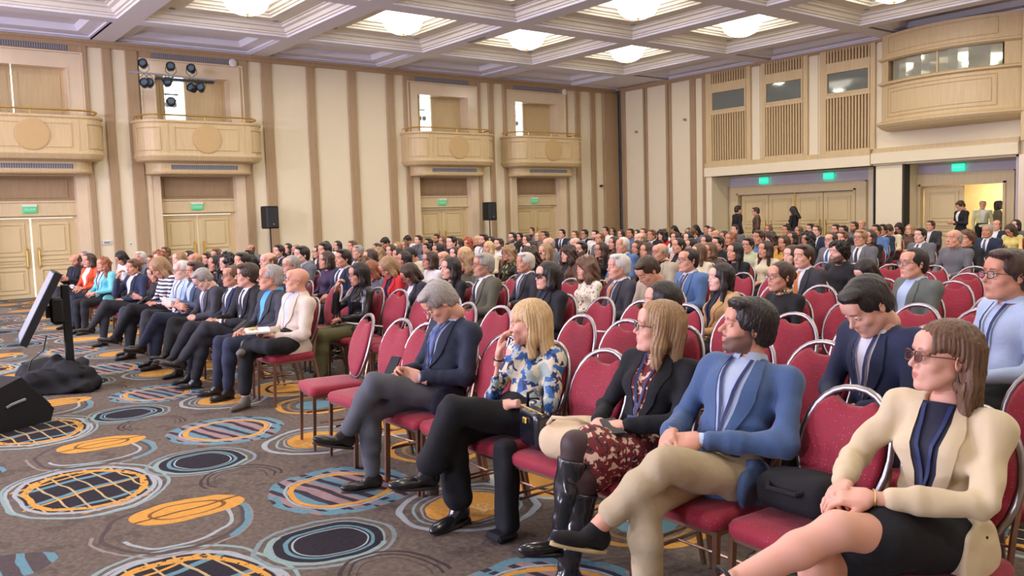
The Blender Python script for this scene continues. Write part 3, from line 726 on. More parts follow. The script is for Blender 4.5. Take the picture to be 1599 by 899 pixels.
bowstrip('end_post', [(0, 4.9), (0, 5.55)], M_WOODL, .0, .07, 3); bowstrip('end_post', [(0, 4.9), (0, 5.55)], M_WOODL, .90, 1, 3)
bw = empty('window_4', (0, B, 0)); tag(bw, kind='structure')
g = MB(); g.grid([[(bow(.07+.83*k/12, -.10)[0], bow(.07+.83*k/12, -.10)[1], z) for k in range(13)] for z in (4.92, 5.55)]); g.build('pane', mat('booth_mirror_glass', rgb(205, 210, 196), .05, .7, vary=.02), bw)
MB().box((bow(.48, -.08)[0]-.02, bow(.48, -.08)[1]-.02, 4.92), (bow(.48, -.08)[0]+.02, bow(.48, -.08)[1]+.02, 5.55)).build('mullion', M_WOODL, bw)
# right of the booth: fluted pillar, then plaster continues out of the picture
for x0, x1, d in ((-8.72, -8.55, .40), (-8.55, -8.38, .30), (-8.38, -8.0, .36)): kbox('pilaster', x0, x1, 3.06 if x0 < -8.6 else 0, HC, 0, d, M_WOODL, bev=.015)
kbox('plaster', -8.0, XR, 0, 2.74, -.3, 0, M_CREAM)
for x in (-6.5, -5.2, -3.9, -2.6, -1.3, 0, 1.3, 2.6, 3.9, 5.2): kbox('pilaster', x, x+.22, 0, HC, 0, .06, M_WOOD, bev=.012)
# walls behind the photographer
wr = MB().box((XR, YF-.3, 0), (XR+.3, B+.3, HC+.5)).build('wall_right', M_CREAM); tag(wr, kind='structure')
for k in range(11): MB().box((-.06, -.12, 0), (0, .12, HC)).build('pilaster', M_WOOD, wr, loc=(XR, -8+3*k, 0))
wf = MB().box((-W-.3, YF-.3, 0), (XR+.3, YF, HC+.5)).build('wall_front', M_CREAM); tag(wf, kind='structure')
MB().box((-W-.6, YF-.3, HC+.9), (XR+.3, B+.3, HC+1.0)).build('roof_slab', M_CEIL, ceil, loc=(0, 0, -HC))
MB().box((-W-.8, YF-.3, -.1), (-W-.76, B+.3, HC+1)).build('outer_skin', M_CREAM, wl, loc=(W, 0, 0))
# ------------------------------------------------------------------ implicit surfaces: bodies, clothes and hair are grown as one smooth skin
class Field:
    def __init__(s, lo, hi, h, big=.12):
        s.lo = np.array(lo, float); s.h = h; s.big = big
        s.n = np.ceil((np.array(hi)-s.lo)/h).astype(int)+1
        s.ax = [s.lo[i]+h*np.arange(s.n[i]) for i in range(3)]
        s.F = np.full(tuple(s.n), big, np.float32)
    def _sl(s, lo, hi):
        a = np.clip(np.floor((np.array(lo)-s.lo)/s.h).astype(int), 0, s.n); b = np.clip(np.ceil((np.array(hi)-s.lo)/s.h).astype(int)+1, 0, s.n)
        return tuple(slice(a[i], b[i]) for i in range(3))
    def _grid(s, sl):
        return (s.ax[0][sl[0]][:, None, None].astype(np.float32), s.ax[1][sl[1]][None, :, None].astype(np.float32), s.ax[2][sl[2]][None, None, :].astype(np.float32))
    def _put(s, sl, d, k, op):
        F = s.F[sl]
        if F.size == 0: return
        if op == 'u':
            if k > 0:
                h = np.maximum(k-np.abs(F-d), 0)/k; s.F[sl] = np.minimum(F, d)-h*h*k*.25
            else: s.F[sl] = np.minimum(F, d)
        else:
            d = -d
            if k > 0:
                h = np.maximum(k-np.abs(F-d), 0)/k; s.F[sl] = np.maximum(F, d)+h*h*k*.25
            else: s.F[sl] = np.maximum(F, d)
    def ell(s, c, r, R=None, k=.02, op='u'):
        c = np.array(c, float); r = np.array(r, float); m = k+3*s.h
        ext = r if R is None else np.sqrt(((np.array(R)*r)**2).sum(1))
        sl = s._sl(c-ext-m, c+ext+m); X, Y, Z = s._grid(sl); X = X-c[0]; Y = Y-c[1]; Z = Z-c[2]
        if R is not None:
            R = np.array(R); X, Y, Z = (R[0,0]*X+R[1,0]*Y+R[2,0]*Z, R[0,1]*X+R[1,1]*Y+R[2,1]*Z, R[0,2]*X+R[1,2]*Y+R[2,2]*Z)
        k0 = np.sqrt((X/r[0])**2+(Y/r[1])**2+(Z/r[2])**2)+1e-6; k1 = np.sqrt((X/r[0]**2)**2+(Y/r[1]**2)**2+(Z/r[2]**2)**2)+1e-6
        s._put(sl, (k0*(k0-1)/k1).astype(np.float32), k, op); return s
    def cap(s, a, b, ra, rb, k=.02, op='u', flat=None):
        """tapered capsule; flat=(axis vector, factor) squashes it along an axis"""
        a = np.array(a, float); b = np.array(b, float); m = k+3*s.h; R = max(ra, rb)
        sl = s._sl(np.minimum(a, b)-R-m, np.maximum(a, b)+R+m); X, Y, Z = s._grid(sl)
        ab = b-a; L2 = (ab@ab)+1e-9
        t = np.clip(((X-a[0])*ab[0]+(Y-a[1])*ab[1]+(Z-a[2])*ab[2])/L2, 0, 1)
        dx, dy, dz = X-a[0]-ab[0]*t, Y-a[1]-ab[1]*t, Z-a[2]-ab[2]*t
        q = dx*dx+dy*dy+dz*dz
        if flat is not None:
            n = np.array(flat[0]); w = dx*n[0]+dy*n[1]+dz*n[2]; q = q+w*w*(flat[1]**2-1)
        s._put(sl, (np.sqrt(q)-(ra+(rb-ra)*t)).astype(np.float32), k, op); return s
    def box(s, c, half, R=None, rd=.01, k=.0, op='u'):
        c = np.array(c, float); half = np.array(half, float); m = k+3*s.h
        ext = half if R is None else np.abs(np.array(R))@half
        sl = s._sl(c-ext-m, c+ext+m); X, Y, Z = s._grid(sl); X = X-c[0]; Y = Y-c[1]; Z = Z-c[2]
        if R is not None:
            R = np.array(R); X, Y, Z = (R[0,0]*X+R[1,0]*Y+R[2,0]*Z, R[0,1]*X+R[1,1]*Y+R[2,1]*Z, R[0,2]*X+R[1,2]*Y+R[2,2]*Z)
        qx, qy, qz = np.abs(X)-half[0]+rd, np.abs(Y)-half[1]+rd, np.abs(Z)-half[2]+rd
        d = np.sqrt(np.maximum(qx, 0)**2+np.maximum(qy, 0)**2+np.maximum(qz, 0)**2)+np.minimum(np.maximum(np.maximum(qx, qy), qz), 0)-rd
        s._put(sl, d.astype(np.float32), k, op); return s
    def folds(s, amp, freq, seed=0, zs=1.0):
        """cloth creases or strands: a sum of warped waves added to the distance"""
        rg = random.Random(seed); X, Y, Z = s._grid(tuple(slice(0, n) for n in s.n)); w = np.zeros_like(s.F)
        for i in range(4):
            d = np.array([rg.uniform(-1, 1), rg.uniform(-1, 1), rg.uniform(-1, 1)*zs]); d /= np.linalg.norm(d); f = freq*(.6+.35*i); e = np.array([rg.uniform(-1, 1) for _ in range(3)])
            w += np.sin(f*(d[0]*X+d[1]*Y+d[2]*Z)+1.6*np.sin(f*.5*(e[0]*X+e[1]*Y+e[2]*Z)+i)+rg.uniform(0, 6))
        s.F += (amp*.5*w).astype(np.float32); return s
    def crease(s, c, d, amp, freq, rad, ph=0.0):
        """short parallel folds of cloth around a joint"""
        c = np.array(c, float); d = nrm(d); sl = s._sl(c-2*rad, c+2*rad); X, Y, Z = s._grid(sl); X = X-c[0]; Y = Y-c[1]; Z = Z-c[2]
        u = X*d[0]+Y*d[1]+Z*d[2]; w = np.exp(-(X*X+Y*Y+Z*Z)/rad**2); o = np.cross(d, (0.3, 0.5, 0.81)); v = X*o[0]+Y*o[1]+Z*o[2]
        s.F[sl] += (amp*w*np.sin(freq*(u+.35*v)+3*v/rad*.3+1.2*np.sin(v*25+ph)+ph)).astype(np.float32); return s
    def strands(s, amp, n=46, seed=0, cy=.02):
        """combed hair: ridges that run down from the crown"""
        X, Y, Z = s._grid(tuple(slice(0, q) for q in s.n)); a = np.arctan2(X, Y-cy); r = np.sqrt(X*X+(Y-cy)**2)
        w = np.sin(n*a+2.2*np.sin(9*Z*3+seed)+1.3*np.sin(3*a+14*Z))+.7*np.sin(n*1.9*a+30*Z+seed)+.5*np.sin(n*.45*a+11*Z)
        s.F += (amp*w*np.clip(r/.06, 0, 1)).astype(np.float32); return s
    def mesh(s):
        """surface nets"""
        F = s.F; F[0] = F[-1] = s.big; F[:, 0] = F[:, -1] = s.big; F[:, :, 0] = F[:, :, -1] = s.big
        S = F < 0
        c = S[:-1, :-1, :-1].astype(np.int8)
        for dx in (0, 1):
            for dy in (0, 1):
                for dz in (0, 1):
                    if dx or dy or dz: c = c+S[dx:S.shape[0]-1+dx, dy:S.shape[1]-1+dy, dz:S.shape[2]-1+dz]
        act = (c > 0) & (c < 8); I = np.argwhere(act); idx = np.full(act.shape, -1, np.int32); idx[act] = np.arange(len(I))
        P = np.zeros((len(I), 3)); cnt = np.zeros(len(I))
        cor = [(a, b, d) for a in (0, 1) for b in (0, 1) for d in (0, 1)]
        val = {q: F[I[:, 0]+q[0], I[:, 1]+q[1], I[:, 2]+q[2]] for q in cor}
        for q in cor:
            for ax in range(3):
                if q[ax]: continue
                q2 = list(q); q2[ax] = 1; q2 = tuple(q2); a, b = val[q], val[q2]; m = (a < 0) != (b < 0)
                t = np.where(m, a/(a-b+1e-12), 0); pt = np.array(q, float)[None, :].repeat(len(I), 0); pt[:, ax] += t
                P += pt*m[:, None]; cnt += m
        V = s.lo+(I+P/np.maximum(cnt, 1)[:, None])*s.h
        Q = []
        for ax in range(3):
            o = [i for i in range(3) if i != ax]
            A = [slice(None)]*3; Bs = [slice(None)]*3; A[ax] = slice(0, -1); Bs[ax] = slice(1, None)
            a = S[tuple(A)]; b = S[tuple(Bs)]; E_ = np.argwhere(a != b)
            ok = (E_[:, o[0]] > 0) & (E_[:, o[1]] > 0) & (E_[:, o[0]] < S.shape[o[0]]-1) & (E_[:, o[1]] < S.shape[o[1]]-1); E_ = E_[ok]
            fl = a[E_[:, 0], E_[:, 1], E_[:, 2]]
            def at(d0, d1):
                J = E_.copy(); J[:, o[0]] -= d0; J[:, o[1]] -= d1; return idx[J[:, 0], J[:, 1], J[:, 2]]
            q = np.stack([at(0, 0), at(1, 0), at(1, 1), at(0, 1)], 1)
            if ax == 1: fl = ~fl
            q[~fl] = q[~fl][:, ::-1]; Q.append(q)
        return V, np.concatenate(Q)
def rot(yaw=0, pitch=0, roll=0):
    """yaw about z, then pitch (positive looks up for a face along -y), then roll"""
    cy, sy = math.cos(yaw), math.sin(yaw); cp, sp = math.cos(pitch), math.sin(pitch); cr, sr = math.cos(roll), math.sin(roll)
    Rz = np.array([[cy, -sy, 0], [sy, cy, 0], [0, 0, 1]]); Rx = np.array([[1, 0, 0], [0, cp, sp], [0, -sp, cp]]); Ry = np.array([[cr, 0, sr], [0, 1, 0], [-sr, 0, cr]])
    return Rz @ Rx @ Ry
def nrm(v): v = np.array(v, float); return v/(np.linalg.norm(v)+1e-9)
def mirror_x(V): W_ = V.copy(); W_[:, 0] *= -1; return W_
class Join:
    def __init__(s): s.V = []; s.F = []; s.m = []; s.p = []; s.n = 0
    def add(s, V, F, mi=0, paint=None):
        V = np.asarray(V, float); s.V.append(V); s.F += [tuple(int(i)+s.n for i in f) for f in F] if not isinstance(F, np.ndarray) else (F+s.n).tolist()
        s.m += [mi]*len(F); s.p.append(np.zeros((len(V), 3)) if paint is None else paint); s.n += len(V); return s
    def mesh(s, name, smooth=True):
        return npmesh(name, np.concatenate(s.V), s.F, smooth, s.m, np.concatenate(s.p))
def sphere(c, r, nu=14, nv=10, sc=(1, 1, 1)):
    V = []; F = []
    for i in range(nv+1):
        t = PI*i/nv
        for k in range(nu): a = 2*PI*k/nu; V.append((c[0]+r*sc[0]*math.sin(t)*math.cos(a), c[1]+r*sc[1]*math.sin(t)*math.sin(a), c[2]+r*sc[2]*math.cos(t)))
    for i in range(nv):
        for k in range(nu): F.append((i*nu+k, (i+1)*nu+k, (i+1)*nu+(k+1) % nu, i*nu+(k+1) % nu))
    return np.array(V), F

# ------------------------------------------------------------------ head (face towards -y, origin at the ears' height)
def make_head(female=False, h=.006, jaw=1.0, nose=1.0, old=False, seed=0, eyes=True, full=1.0):
    f = Field((-.105, -.145, -.20), (.105, .125, .14), h)
    jw = (.92 if female else 1.0)*jaw
    f.ell((0, .018, .036), (.073, .094, .080), k=0)
    f.ell((0, -.032, -.022), (.060*full, .058, .082), k=.03)
    f.ell((0, -.040, -.072), (.044*jw*full, .044, .036), k=.03)
    f.ell((0, -.076, -.100), (.020*jw, .016, .015), k=.022)
    for s_ in (-1, 1):
        f.ell((s_*.041, -.058, -.026), (.021*full, .020, .018), k=.022)
        f.cap((s_*.048*jw, .0, -.05), (s_*.030*jw, -.055, -.095), .020, .015, k=.025)
        f.ell((s_*.027, -.083, .026), (.020, .009, .007 if female else .009), k=.014)
    f.ell((0, -.068, .055), (.050, .030, .035), k=.03)
    for s_ in (-1, 1):
        f.ell((s_*.031, -.097, .004), (.0185, .015, .012), k=.014, op='s')
        f.ell((s_*.031, -.081, .003), (.0165, .0095, .0105), k=.006)
    nz = nose*(.88 if female else 1.0)
    f.cap((0, -.086, .010), (0, -.088-.022*nz, -.027), .0075, .0105*nz, k=.012)
    for s_ in (-1, 1): f.ell((s_*.0125, -.093, -.032), (.008, .010, .0075), k=.008)
    f.ell((0, -.080, -.060), (.026, .013, .022), k=.02)
    f.cap((-.019, -.084, -.0575), (.019, -.084, -.0575), .0052, .0052, k=.008); f.ell((0, -.089, -.0575), (.012, .006, .005), k=.008)
    f.cap((-.015, -.084, -.0685), (.015, -.084, -.0685), .0058, .0058, k=.008)
    if h <= .005: f.cap((-.021, -.1, -.0632), (.021, -.1, -.0632), .0020, .0020, k=.003, op='s')
    f.ell((0, -.094, -.083), (.016, .008, .006), k=.01, op='s')
    nr = .045 if female else .054
    f.cap((0, .022, -.06), (0, .040, -.125), nr, nr*1.0, k=.03)
    for s_ in (-1, 1):
        R = rot(s_*.35, 0, s_*.12)
        f.ell((s_*.076, .014, -.006), (.0075, .018, .031), R, k=.006)
        f.ell((s_*.083, .010, -.002), (.005, .010, .017), R, k=.005, op='s')
    V, Q = f.mesh()
    x, y, z = V[:, 0], V[:, 1], V[:, 2]; ax = np.abs(x)
    def g(v, c, w): return np.exp(-((v-c)/w)**2)
    def soft(v, w): return np.clip(.5-v/w, 0, 1)
    lips = soft(np.sqrt((x/.0225)**2+((z+.0630+.0012*np.cos(x*150))/.0100)**2)-1, .25)*(y < -.072)
    bz = .0235+.0055*np.clip(1-((ax-.030)/.020)**2, -1.5, 1)
    brow = soft(np.abs(z-bz)-(.0026 if female else .0038)*np.clip((.052-ax)/.02, .3, 1), .003)*soft(.011-ax, .004)*soft(ax-.049, .006)*(y < -.05)*(.75 if female else .85)
    lash = soft(np.abs(z-(.0125-.35*np.clip(ax-.031, -.02, .02)**2*40))-.0012, .002)*((ax > .016) & (ax < .046) & (y < -.068))
    beard = np.clip((-.046+.36*(y+.092)-z)/.014, 0, 1)*(y < .012)*(1-soft(np.sqrt((x/.024)**2+((z+.052)/.013)**2)-1, .3))
    mst = soft(np.abs(z+.0490)-.0045, .005)*soft(ax-.027, .006)*(y < -.07)
    side = soft(np.abs(y+.008)-.020, .01)*(ax > .05)*(z < .02)*(z > -.05)
    nk = np.clip((-.112-z)/.012, 0, 1)
    bd = np.clip(np.maximum(np.maximum(beard*(1-nk), mst), side*.9), 0, 1)*(1-lips)
    P = np.stack([lips*(.9 if female else .5), np.maximum(brow, lash*(.9 if female else .5)), bd], 1)
    J = [(V, Q, 0, P)]
    if eyes:
        for s_ in (-1, 1):
            Ve, Fe = sphere((s_*.031, -.0795, .0035), .0125, 14, 10); J.append((Ve, Fe, 1, None))
            c = np.array([s_*.031-.001, -.0795, .0038]); dv = nrm((-.05, -1, .06)); a = nrm(np.cross(dv, (0, 0, 1))); b = np.cross(a, dv)
            V2 = [c+dv*.0133]; 
            for k in range(10): t = 2*PI*k/10; V2.append(c+dv*.0118+a*.0055*math.cos(t)+b*.0055*math.sin(t))
            J.append((np.array(V2), [(0, 1+k, 1+(k+1) % 10) for k in range(10)], 2, None))
            f2 = Field((s_*.031-.022, -.105, -.015), (s_*.031+.022, -.06, .022), min(h, .003)); f2.ell((s_*.031, -.0795, .0035), (.0142, .0138, .0138), k=0); f2.box((s_*.031, -.09, -.0075), (.03, .03, .0128), rd=.001, k=.001, op='s')
            Vl, Ql = f2.mesh(); J.append((Vl, Ql, 0, np.c_[np.zeros(len(Vl)), (Vl[:, 2] < .0082)*.7, np.zeros(len(Vl))]))
    return J
def put(J, R, t, sc=1.0): return [((V*sc) @ np.array(R).T+np.array(t), F, m, p) for V, F, m, p in J]

# ------------------------------------------------------------------ hands: wrist at origin, fingers along +x, back of hand +z, thumb on +y*t
def make_hand(t=1, curl=(25, 30, 20), h=.0045, spread=.06, thumb=0.0, sc=1.0, idx_curl=None, nails=False):
    tips = []
    f = Field((-.06, -.075, -.11), (.21, .075, .05), h)
    f.box((.046, 0, 0), (.046, .040, .0135), rd=.013, k=0); f.cap((-.05, 0, 0), (.02, 0, 0), .026, .024, k=.02, flat=((0, 0, 1), 1.25))
    f.ell((.035, t*.026, -.008), (.030, .018, .016), k=.015)
    bases = [(.088, .030, .073), (.092, .0105, .081), (.089, -.010, .075), (.081, -.029, .059)]
    for i, (bx, by, L) in enumerate(bases):
        p = np.array([bx, by*t, 0.0]); az = (1.5-i)*spread*t; ang = 0; r = .0092-.0006*i
        cc = idx_curl if (i == 0 and idx_curl is not None) else curl
        for j, (fr, c) in enumerate(zip((.46, .30, .24), cc)):
            ang += math.radians(c+(i*3 if j == 0 else 0)); d = np.array([math.cos(ang)*math.cos(az), math.cos(ang)*math.sin(az), -math.sin(ang)])
            q = p+d*L*fr; f.cap(p, q, r, r*.90, k=.0035 if j else .009); p = q; r *= .90
        tips.append((p+np.array([math.sin(ang), 0, math.cos(ang)])*.004, np.array([math.sin(ang)*math.cos(az), 0, math.cos(ang)])))
    p = np.array([.018, t*.028, -.006]); ang = .75-thumb*.5; el = -.25-thumb*.6
    for L, r in ((.040, .0125), (.032, .0105), (.026, .0095)):
        d = np.array([math.cos(ang)*math.cos(el), t*math.sin(ang)*math.cos(el), math.sin(el)]); q = p+d*L; f.cap(p, q, r, r*.88, k=.008); p = q; ang -= .28; el -= .12
    V, Q = f.mesh(); P = np.zeros((len(V), 3))
    if nails:
        for tp, dn in tips: P[(np.linalg.norm(V-tp, axis=1) < .0085) & ((V-tp) @ dn > .001), 0] = 1
    return V*sc, Q, P
def hand_frame(d, back):
    x = nrm(d); z = nrm(np.array(back)-x*(np.array(back)@x)); y = np.cross(z, x); return np.stack([x, y, z], 1)

# ------------------------------------------------------------------ torso frame and the figure's volumes
def tframe(J):
    z = nrm(np.array(J['N'])-np.array(J['P'])); s_ = np.array(J.get('S', np.array(J['shL'])-np.array(J['shR']))); x = nrm(s_-z*(s_@z)); y = np.cross(z, x)
    return np.stack([x, y, z], 1)
def torso(f, J, fem, g, k=.05, belly=0.0, hips=True, shoulders=True, bust=1.0):
    """g: how far the surface stands off the skin"""
    R = tframe(J); P = np.array(J['P']); T = np.linalg.norm(np.array(J['N'])-P); s_ = T/.53
    def w(x, y, z): return P+R @ (np.array([x, y, z])*s_)
    def e(c, r, kk=k): f.ell(w(*c), (np.array(r)*s_+g), R, k=kk)
    if hips: e((0, .0, .02), (.165 if fem else .160, .125, .105), 0)
    e((0, .0, .19), (.125 if fem else .142, .098+belly, .14))
    e((0, .005, .36), (.148 if fem else .165, .104, .135))
    if fem:
        for sx in (-1, 1): e((sx*.068, -.072, .335), (.062*bust, .058*bust, .058*bust), .03)
    else: e((0, -.045, .38), (.125, .062, .085), .04)
    if shoulders:
        a, b = np.array(J['shL']), np.array(J['shR']); c = w(0, .01, .475); r = (.047 if fem else .053)+g*.55
        f.cap(c+(a-c)*.15, a, r*1.0, r*1.02, k=.05); f.cap(c+(b-c)*.15, b, r*1.0, r*1.02, k=.05)
        f.cap(w(0, .01, .47), w(0, .008, .52), .062+g*.6, .050+g*.4, k=.05)
    return R, P, s_
def arms(f, J, fem, g, end=1.0, k=.035, cuff=.0, which='LR'):
    for s_ in which:
        a, b, c = (np.array(J[q+s_]) for q in ('sh', 'el', 'wr'))
        ra = (.038 if fem else .045)+g*.72
        f.cap(a, b, ra, ra-.011, k=k); 
        if end > .5:
            e = b+(c-b)*min(1, (end-.5)*2); f.cap(b, e, ra-.011, ra-.011-(.012 if fem else .013)*(end-.5)*2+cuff, k=k*.7)
def legs(f, J, fem, g, k=.04, end=1.0, flare=0.0, which='LR', hip=True):
    for s_ in which:
        a, b, c = (np.array(J[q+s_]) for q in ('hip', 'kn', 'an'))
        r1, r2, r3 = .082+g, .056+g, .036+g+flare
        f.cap(a, b, r1, r2, k=k)
        m = b+(c-b)*.35; cr = .056+g*1.0
        if end > 0:
            e = b+(c-b)*end; f.cap(b, m, r2-.002, cr-.004, k=k*.7); f.cap(m, e, cr-.004, r3+(cr-r3)*(1-end), k=k*.7)
def bounds(J, m=.17, keys=None):
    pts = np.array([np.array(v) for kk, v in J.items() if (keys is None or kk in keys) and np.ndim(v) == 1 and len(v) == 3]); return pts.min(0)-m, pts.max(0)+m

# ---- shoes
def make_shoe(kind='shoe', h=.006):
    """toe along -y, ankle at origin, sole at z=-.085"""
    f = Field((-.07, -.23, -.125), (.07, .09, .32), h)
    f.ell((0, -.10, -.062), (.040, .095, .030), k=0); f.ell((0, .018, -.045), (.034, .048, .048), k=.02); f.cap((0, -.03, -.035), (0, .0, -.005), .034, .036, k=.02)
    if kind == 'boot': f.cap((0, 0, -.02), (0, .01, .10), .038, .046, k=.03); f.ell((0, -.16, -.068), (.026, .055, .020), k=.03)
    if kind == 'tall': f.cap((0, 0, -.02), (0, .015, .27), .040, .062, k=.03); f.ell((0, -.165, -.068), (.026, .055, .020), k=.03)
    f.box((0, -.07, -.115), (.2, .2, .025), rd=.001, k=0, op='s')
    V, Q = f.mesh(); J = [(V, Q, 0, None)]
    b = MB(); n = 18; pts = []
    for k in range(n):
        a = 2*PI*k/n; yy = math.cos(a); xx = math.sin(a); pts.append((xx*(.040 if yy < 0 else .034), -.062+yy*-.0+(-yy if False else yy)*.128*-1, 0))
    V = [(x, y, -.096) for x, y, _ in pts]+[(x*1.02, y*1.0, -.083) for x, y, _ in pts]
    F = [(k, (k+1) % n, n+(k+1) % n, n+k) for k in range(n)]+[tuple(range(n-1, -1, -1)), tuple(range(n, 2*n))]
    J.append((np.array(V), F, 1, None))
    if kind in ('boot', 'tall'):
        b = MB().box((-.026, .005, -.13 if kind != 'x' else -.1), (.026, .055, -.085), 0, .004); J.append((np.array(b.v), b.f, 1, None))
    return J

# ------------------------------------------------------------------ hair (head space)
def make_hair(style, h=.007, seed=1, fem=True):
    f = Field((-.19, -.17, -.46), (.19, .24, .17), h)
    def cap_(t, back=0.0): f.ell((0, .020+back, .040), (.076+t, .097+t+back, .082+t), k=0)
    def face(w=.060, top=.058, depth=.06, k=.012):
        f.ell((0, -.112, (top-.16)/2), (w, depth+.004, (top+.16)/2), k=k, op='s')
    if style in ('short', 'receding', 'curlyshort', 'thick'):
        t = {'short': .010, 'receding': .007, 'curlyshort': .020, 'thick': .016}[style]
        cap_(t); f.ell((0, .055, -.02), (.066+t*.6, .058+t, .07), k=.02)
        if style in ('short', 'thick'): f.ell((.012, -.052, .098), (.052+t*.5, .040+t*.5, .020+t*.5), k=.02)
        if style == 'curlyshort': f.ell((0, -.060, .088), (.066, .038, .034), k=.02)
        f.ell((0, -.10, -.035), (.085, .083, .093 if style != 'receding' else .108), k=.012, op='s')
        for s_ in (-1, 1): f.ell((s_*.085, -.03, -.055), (.03, .048, .062), k=.01, op='s')
        f.ell((0, .0, -.13), (.12, .12, .075), k=.015, op='s')
        if style == 'receding':
            for s_ in (-1, 1): f.ell((s_*.045, -.085, .085), (.034, .055, .05), k=.015, op='s')
        if style == 'curlyshort': f.folds(.010, 170, seed)
        else: f.folds(.0016, 200, seed, .3); f.strands(.0010, 44, seed)
    elif style == 'bald':
        f.ell((0, .022, .030), (.080, .100, .080), k=0); f.ell((0, .060, -.02), (.066, .052, .05), k=.02)
        f.ell((0, -.045, .10), (.085, .135, .095), k=.012, op='s'); f.ell((0, -.10, -.04), (.11, .10, .12), k=.01, op='s'); f.ell((0, 0, -.12), (.12, .12, .075), k=.01, op='s')
        for s_ in (-1, 1): f.ell((s_*.085, -.02, -.05), (.03, .045, .055), k=.01, op='s')
        f.folds(.002, 220, seed)
    else:
        tuck = {'tucked': .042, 'semi': .014}.get(style, -.008); style = 'lob' if style in ('tucked', 'semi') else style
        L = {'long': -.30, 'vlong': -.36, 'wavy': -.26, 'bob': -.12, 'lob': -.19, 'curly': -.14, 'pony': -.02, 'bun': -.02}[style]
        t = .016 if style not in ('pony', 'bun') else .010
        if style == 'curly': t = .034
        cap_(t); f.ell((0, .05, -.02), (.07+t*.6, .06+t, .075), k=.02)
        if style in ('pony', 'bun'):
            f.ell((0, -.10, -.035), (.085, .082, .095), k=.012, op='s')
            for s_ in (-1, 1): f.ell((s_*.085, -.02, -.055), (.03, .05, .06), k=.01, op='s')
            f.ell((0, 0, -.14), (.12, .12, .075), k=.015, op='s')
            if style == 'bun': f.ell((0, .125, .02), (.042, .036, .042), k=.01)
            else: f.cap((0, .115, .03), (0, .15, -.12), .034, .030, k=.02); f.cap((0, .15, -.12), (0, .13, -.24), .030, .014, k=.02)
            f.folds(.002, 240, seed, .3)
        else:
            w = {'long': .030, 'vlong': .030, 'wavy': .036, 'bob': .034, 'lob': .032, 'curly': .052}[style]
            for s_ in (-1, 1):
                f.cap((s_*.070, tuck, .05), (s_*.080, tuck+.002, -.08), w*.85, w, k=.03); 
                if L < -.1: f.cap((s_*.080, tuck+.002, -.08), (s_*.088, tuck-.004 if style != 'bob' else .0, L+.02), w, w*.72, k=.03)
                f.cap((s_*.045, .075, .02), (s_*.055, .085, L+.01), w*1.15, w*.95, k=.03)
            f.cap((0, .085, .02), (0, .095, L), w*1.3, w*1.0, k=.03)
            f.ell((0, -.118, -.055), (.058 if style != 'curly' else .062, .085, .108), k=.014, op='s')
            f.ell((0, -.045, -.16), (.054, .075, .10), k=.01, op='s')
            if tuck > .01:
                f.ell((0, -.105, .030), (.052, .055, .056), k=.014, op='s')
                for s_ in (-1, 1): f.ell((s_*.085, -.045, -.045), (.05, .052+tuck*.45, .075), k=.012, op='s')
            if style == 'curly': f.folds(.012, 75, seed)
            elif style == 'wavy': f.folds(.008, 50, seed, .6)
            f.strands(.0022 if style != 'curly' else .0012, 40, seed)
    return f.mesh()
def glasses_mesh(r=.0016, w=.023, hh=.017, tint=False):
    b = MB()
    for s_ in (-1, 1):
        pts = []
        for k in range(16):
            a = 2*PI*k/16; ca, sa = math.cos(a), math.sin(a); pts.append((s_*.0325+w*np.sign(ca)*abs(ca)**.75, -.108+.004*abs(ca)**2+.0, .001+hh*np.sign(sa)*abs(sa)**.75))
        b.tube(pts, r, 6, 0, closed=True); b.add(pts, [tuple(range(16))], 1)
        b.tube([(s_*.0545, -.104, .007), (s_*.072, -.085, .008), (s_*.079, -.02, .006), (s_*.080, .012, .002), (s_*.079, .026, -.012)], r, 6)
    b.tube([(-.0105, -.109, .004), (0, -.112, .007), (.0105, -.109, .004)], r, 6); return b

# ---- ruled cloth strips laid on a torso (shirt fronts, lapels, ties, lanyards)
class Wrap:
    def __init__(s, V, Q, R, P, sc):
        s.R, s.P, s.sc = R, P, sc; s.bvh = BVHTree.FromPolygons([tuple(v) for v in V], Q.tolist() if isinstance(Q, np.ndarray) else Q)
    def pt(s, x, z, off, back=False):
        o = s.P+s.R @ (np.array([x, 1.0 if back else -1.0, z])*s.sc); d = s.R[:, 1]*(-1 if back else 1)
        h = s.bvh.ray_cast(Vector(o), Vector(d), 2.0)
        if h[0] is None: return None
        return np.array(h[0])-d*off
    def strip(s, mb, L, Rr, nu, nv, off, th=.004, mi=0, back=False):
        """L, Rr: polylines of (x, z) from top to bottom"""
        def samp(pl, t):
            pl = np.array(pl, float); u = t*(len(pl)-1); i = min(int(u), len(pl)-2); return pl[i]+(pl[i+1]-pl[i])*(u-i)
        top = []; last = None
        for j in range(nv+1):
            a, b = samp(L, j/nv), samp(Rr, j/nv); row = []
            for i in range(nu+1):
                q = a+(b-a)*i/nu; p_ = s.pt(q[0], q[1], off, back)
                if p_ is None: p_ = last if last is not None else s.P+s.R @ (np.array([q[0], -.12, q[1]])*s.sc)
                last = p_; row.append(p_)
            top.append(row)
        d = s.R[:, 1]*(-1 if back else 1)
        mb.grid(top, mi)
        edge = top[0]+[r[-1] for r in top[1:]]+top[-1][-2::-1]+[r[0] for r in top[-2:0:-1]]
        bot = [e+d*th for e in edge]; n = len(edge)
        mb.add(edge+bot, [(k, n+k, n+(k+1) % n, (k+1) % n) for k in range(n)], mi)
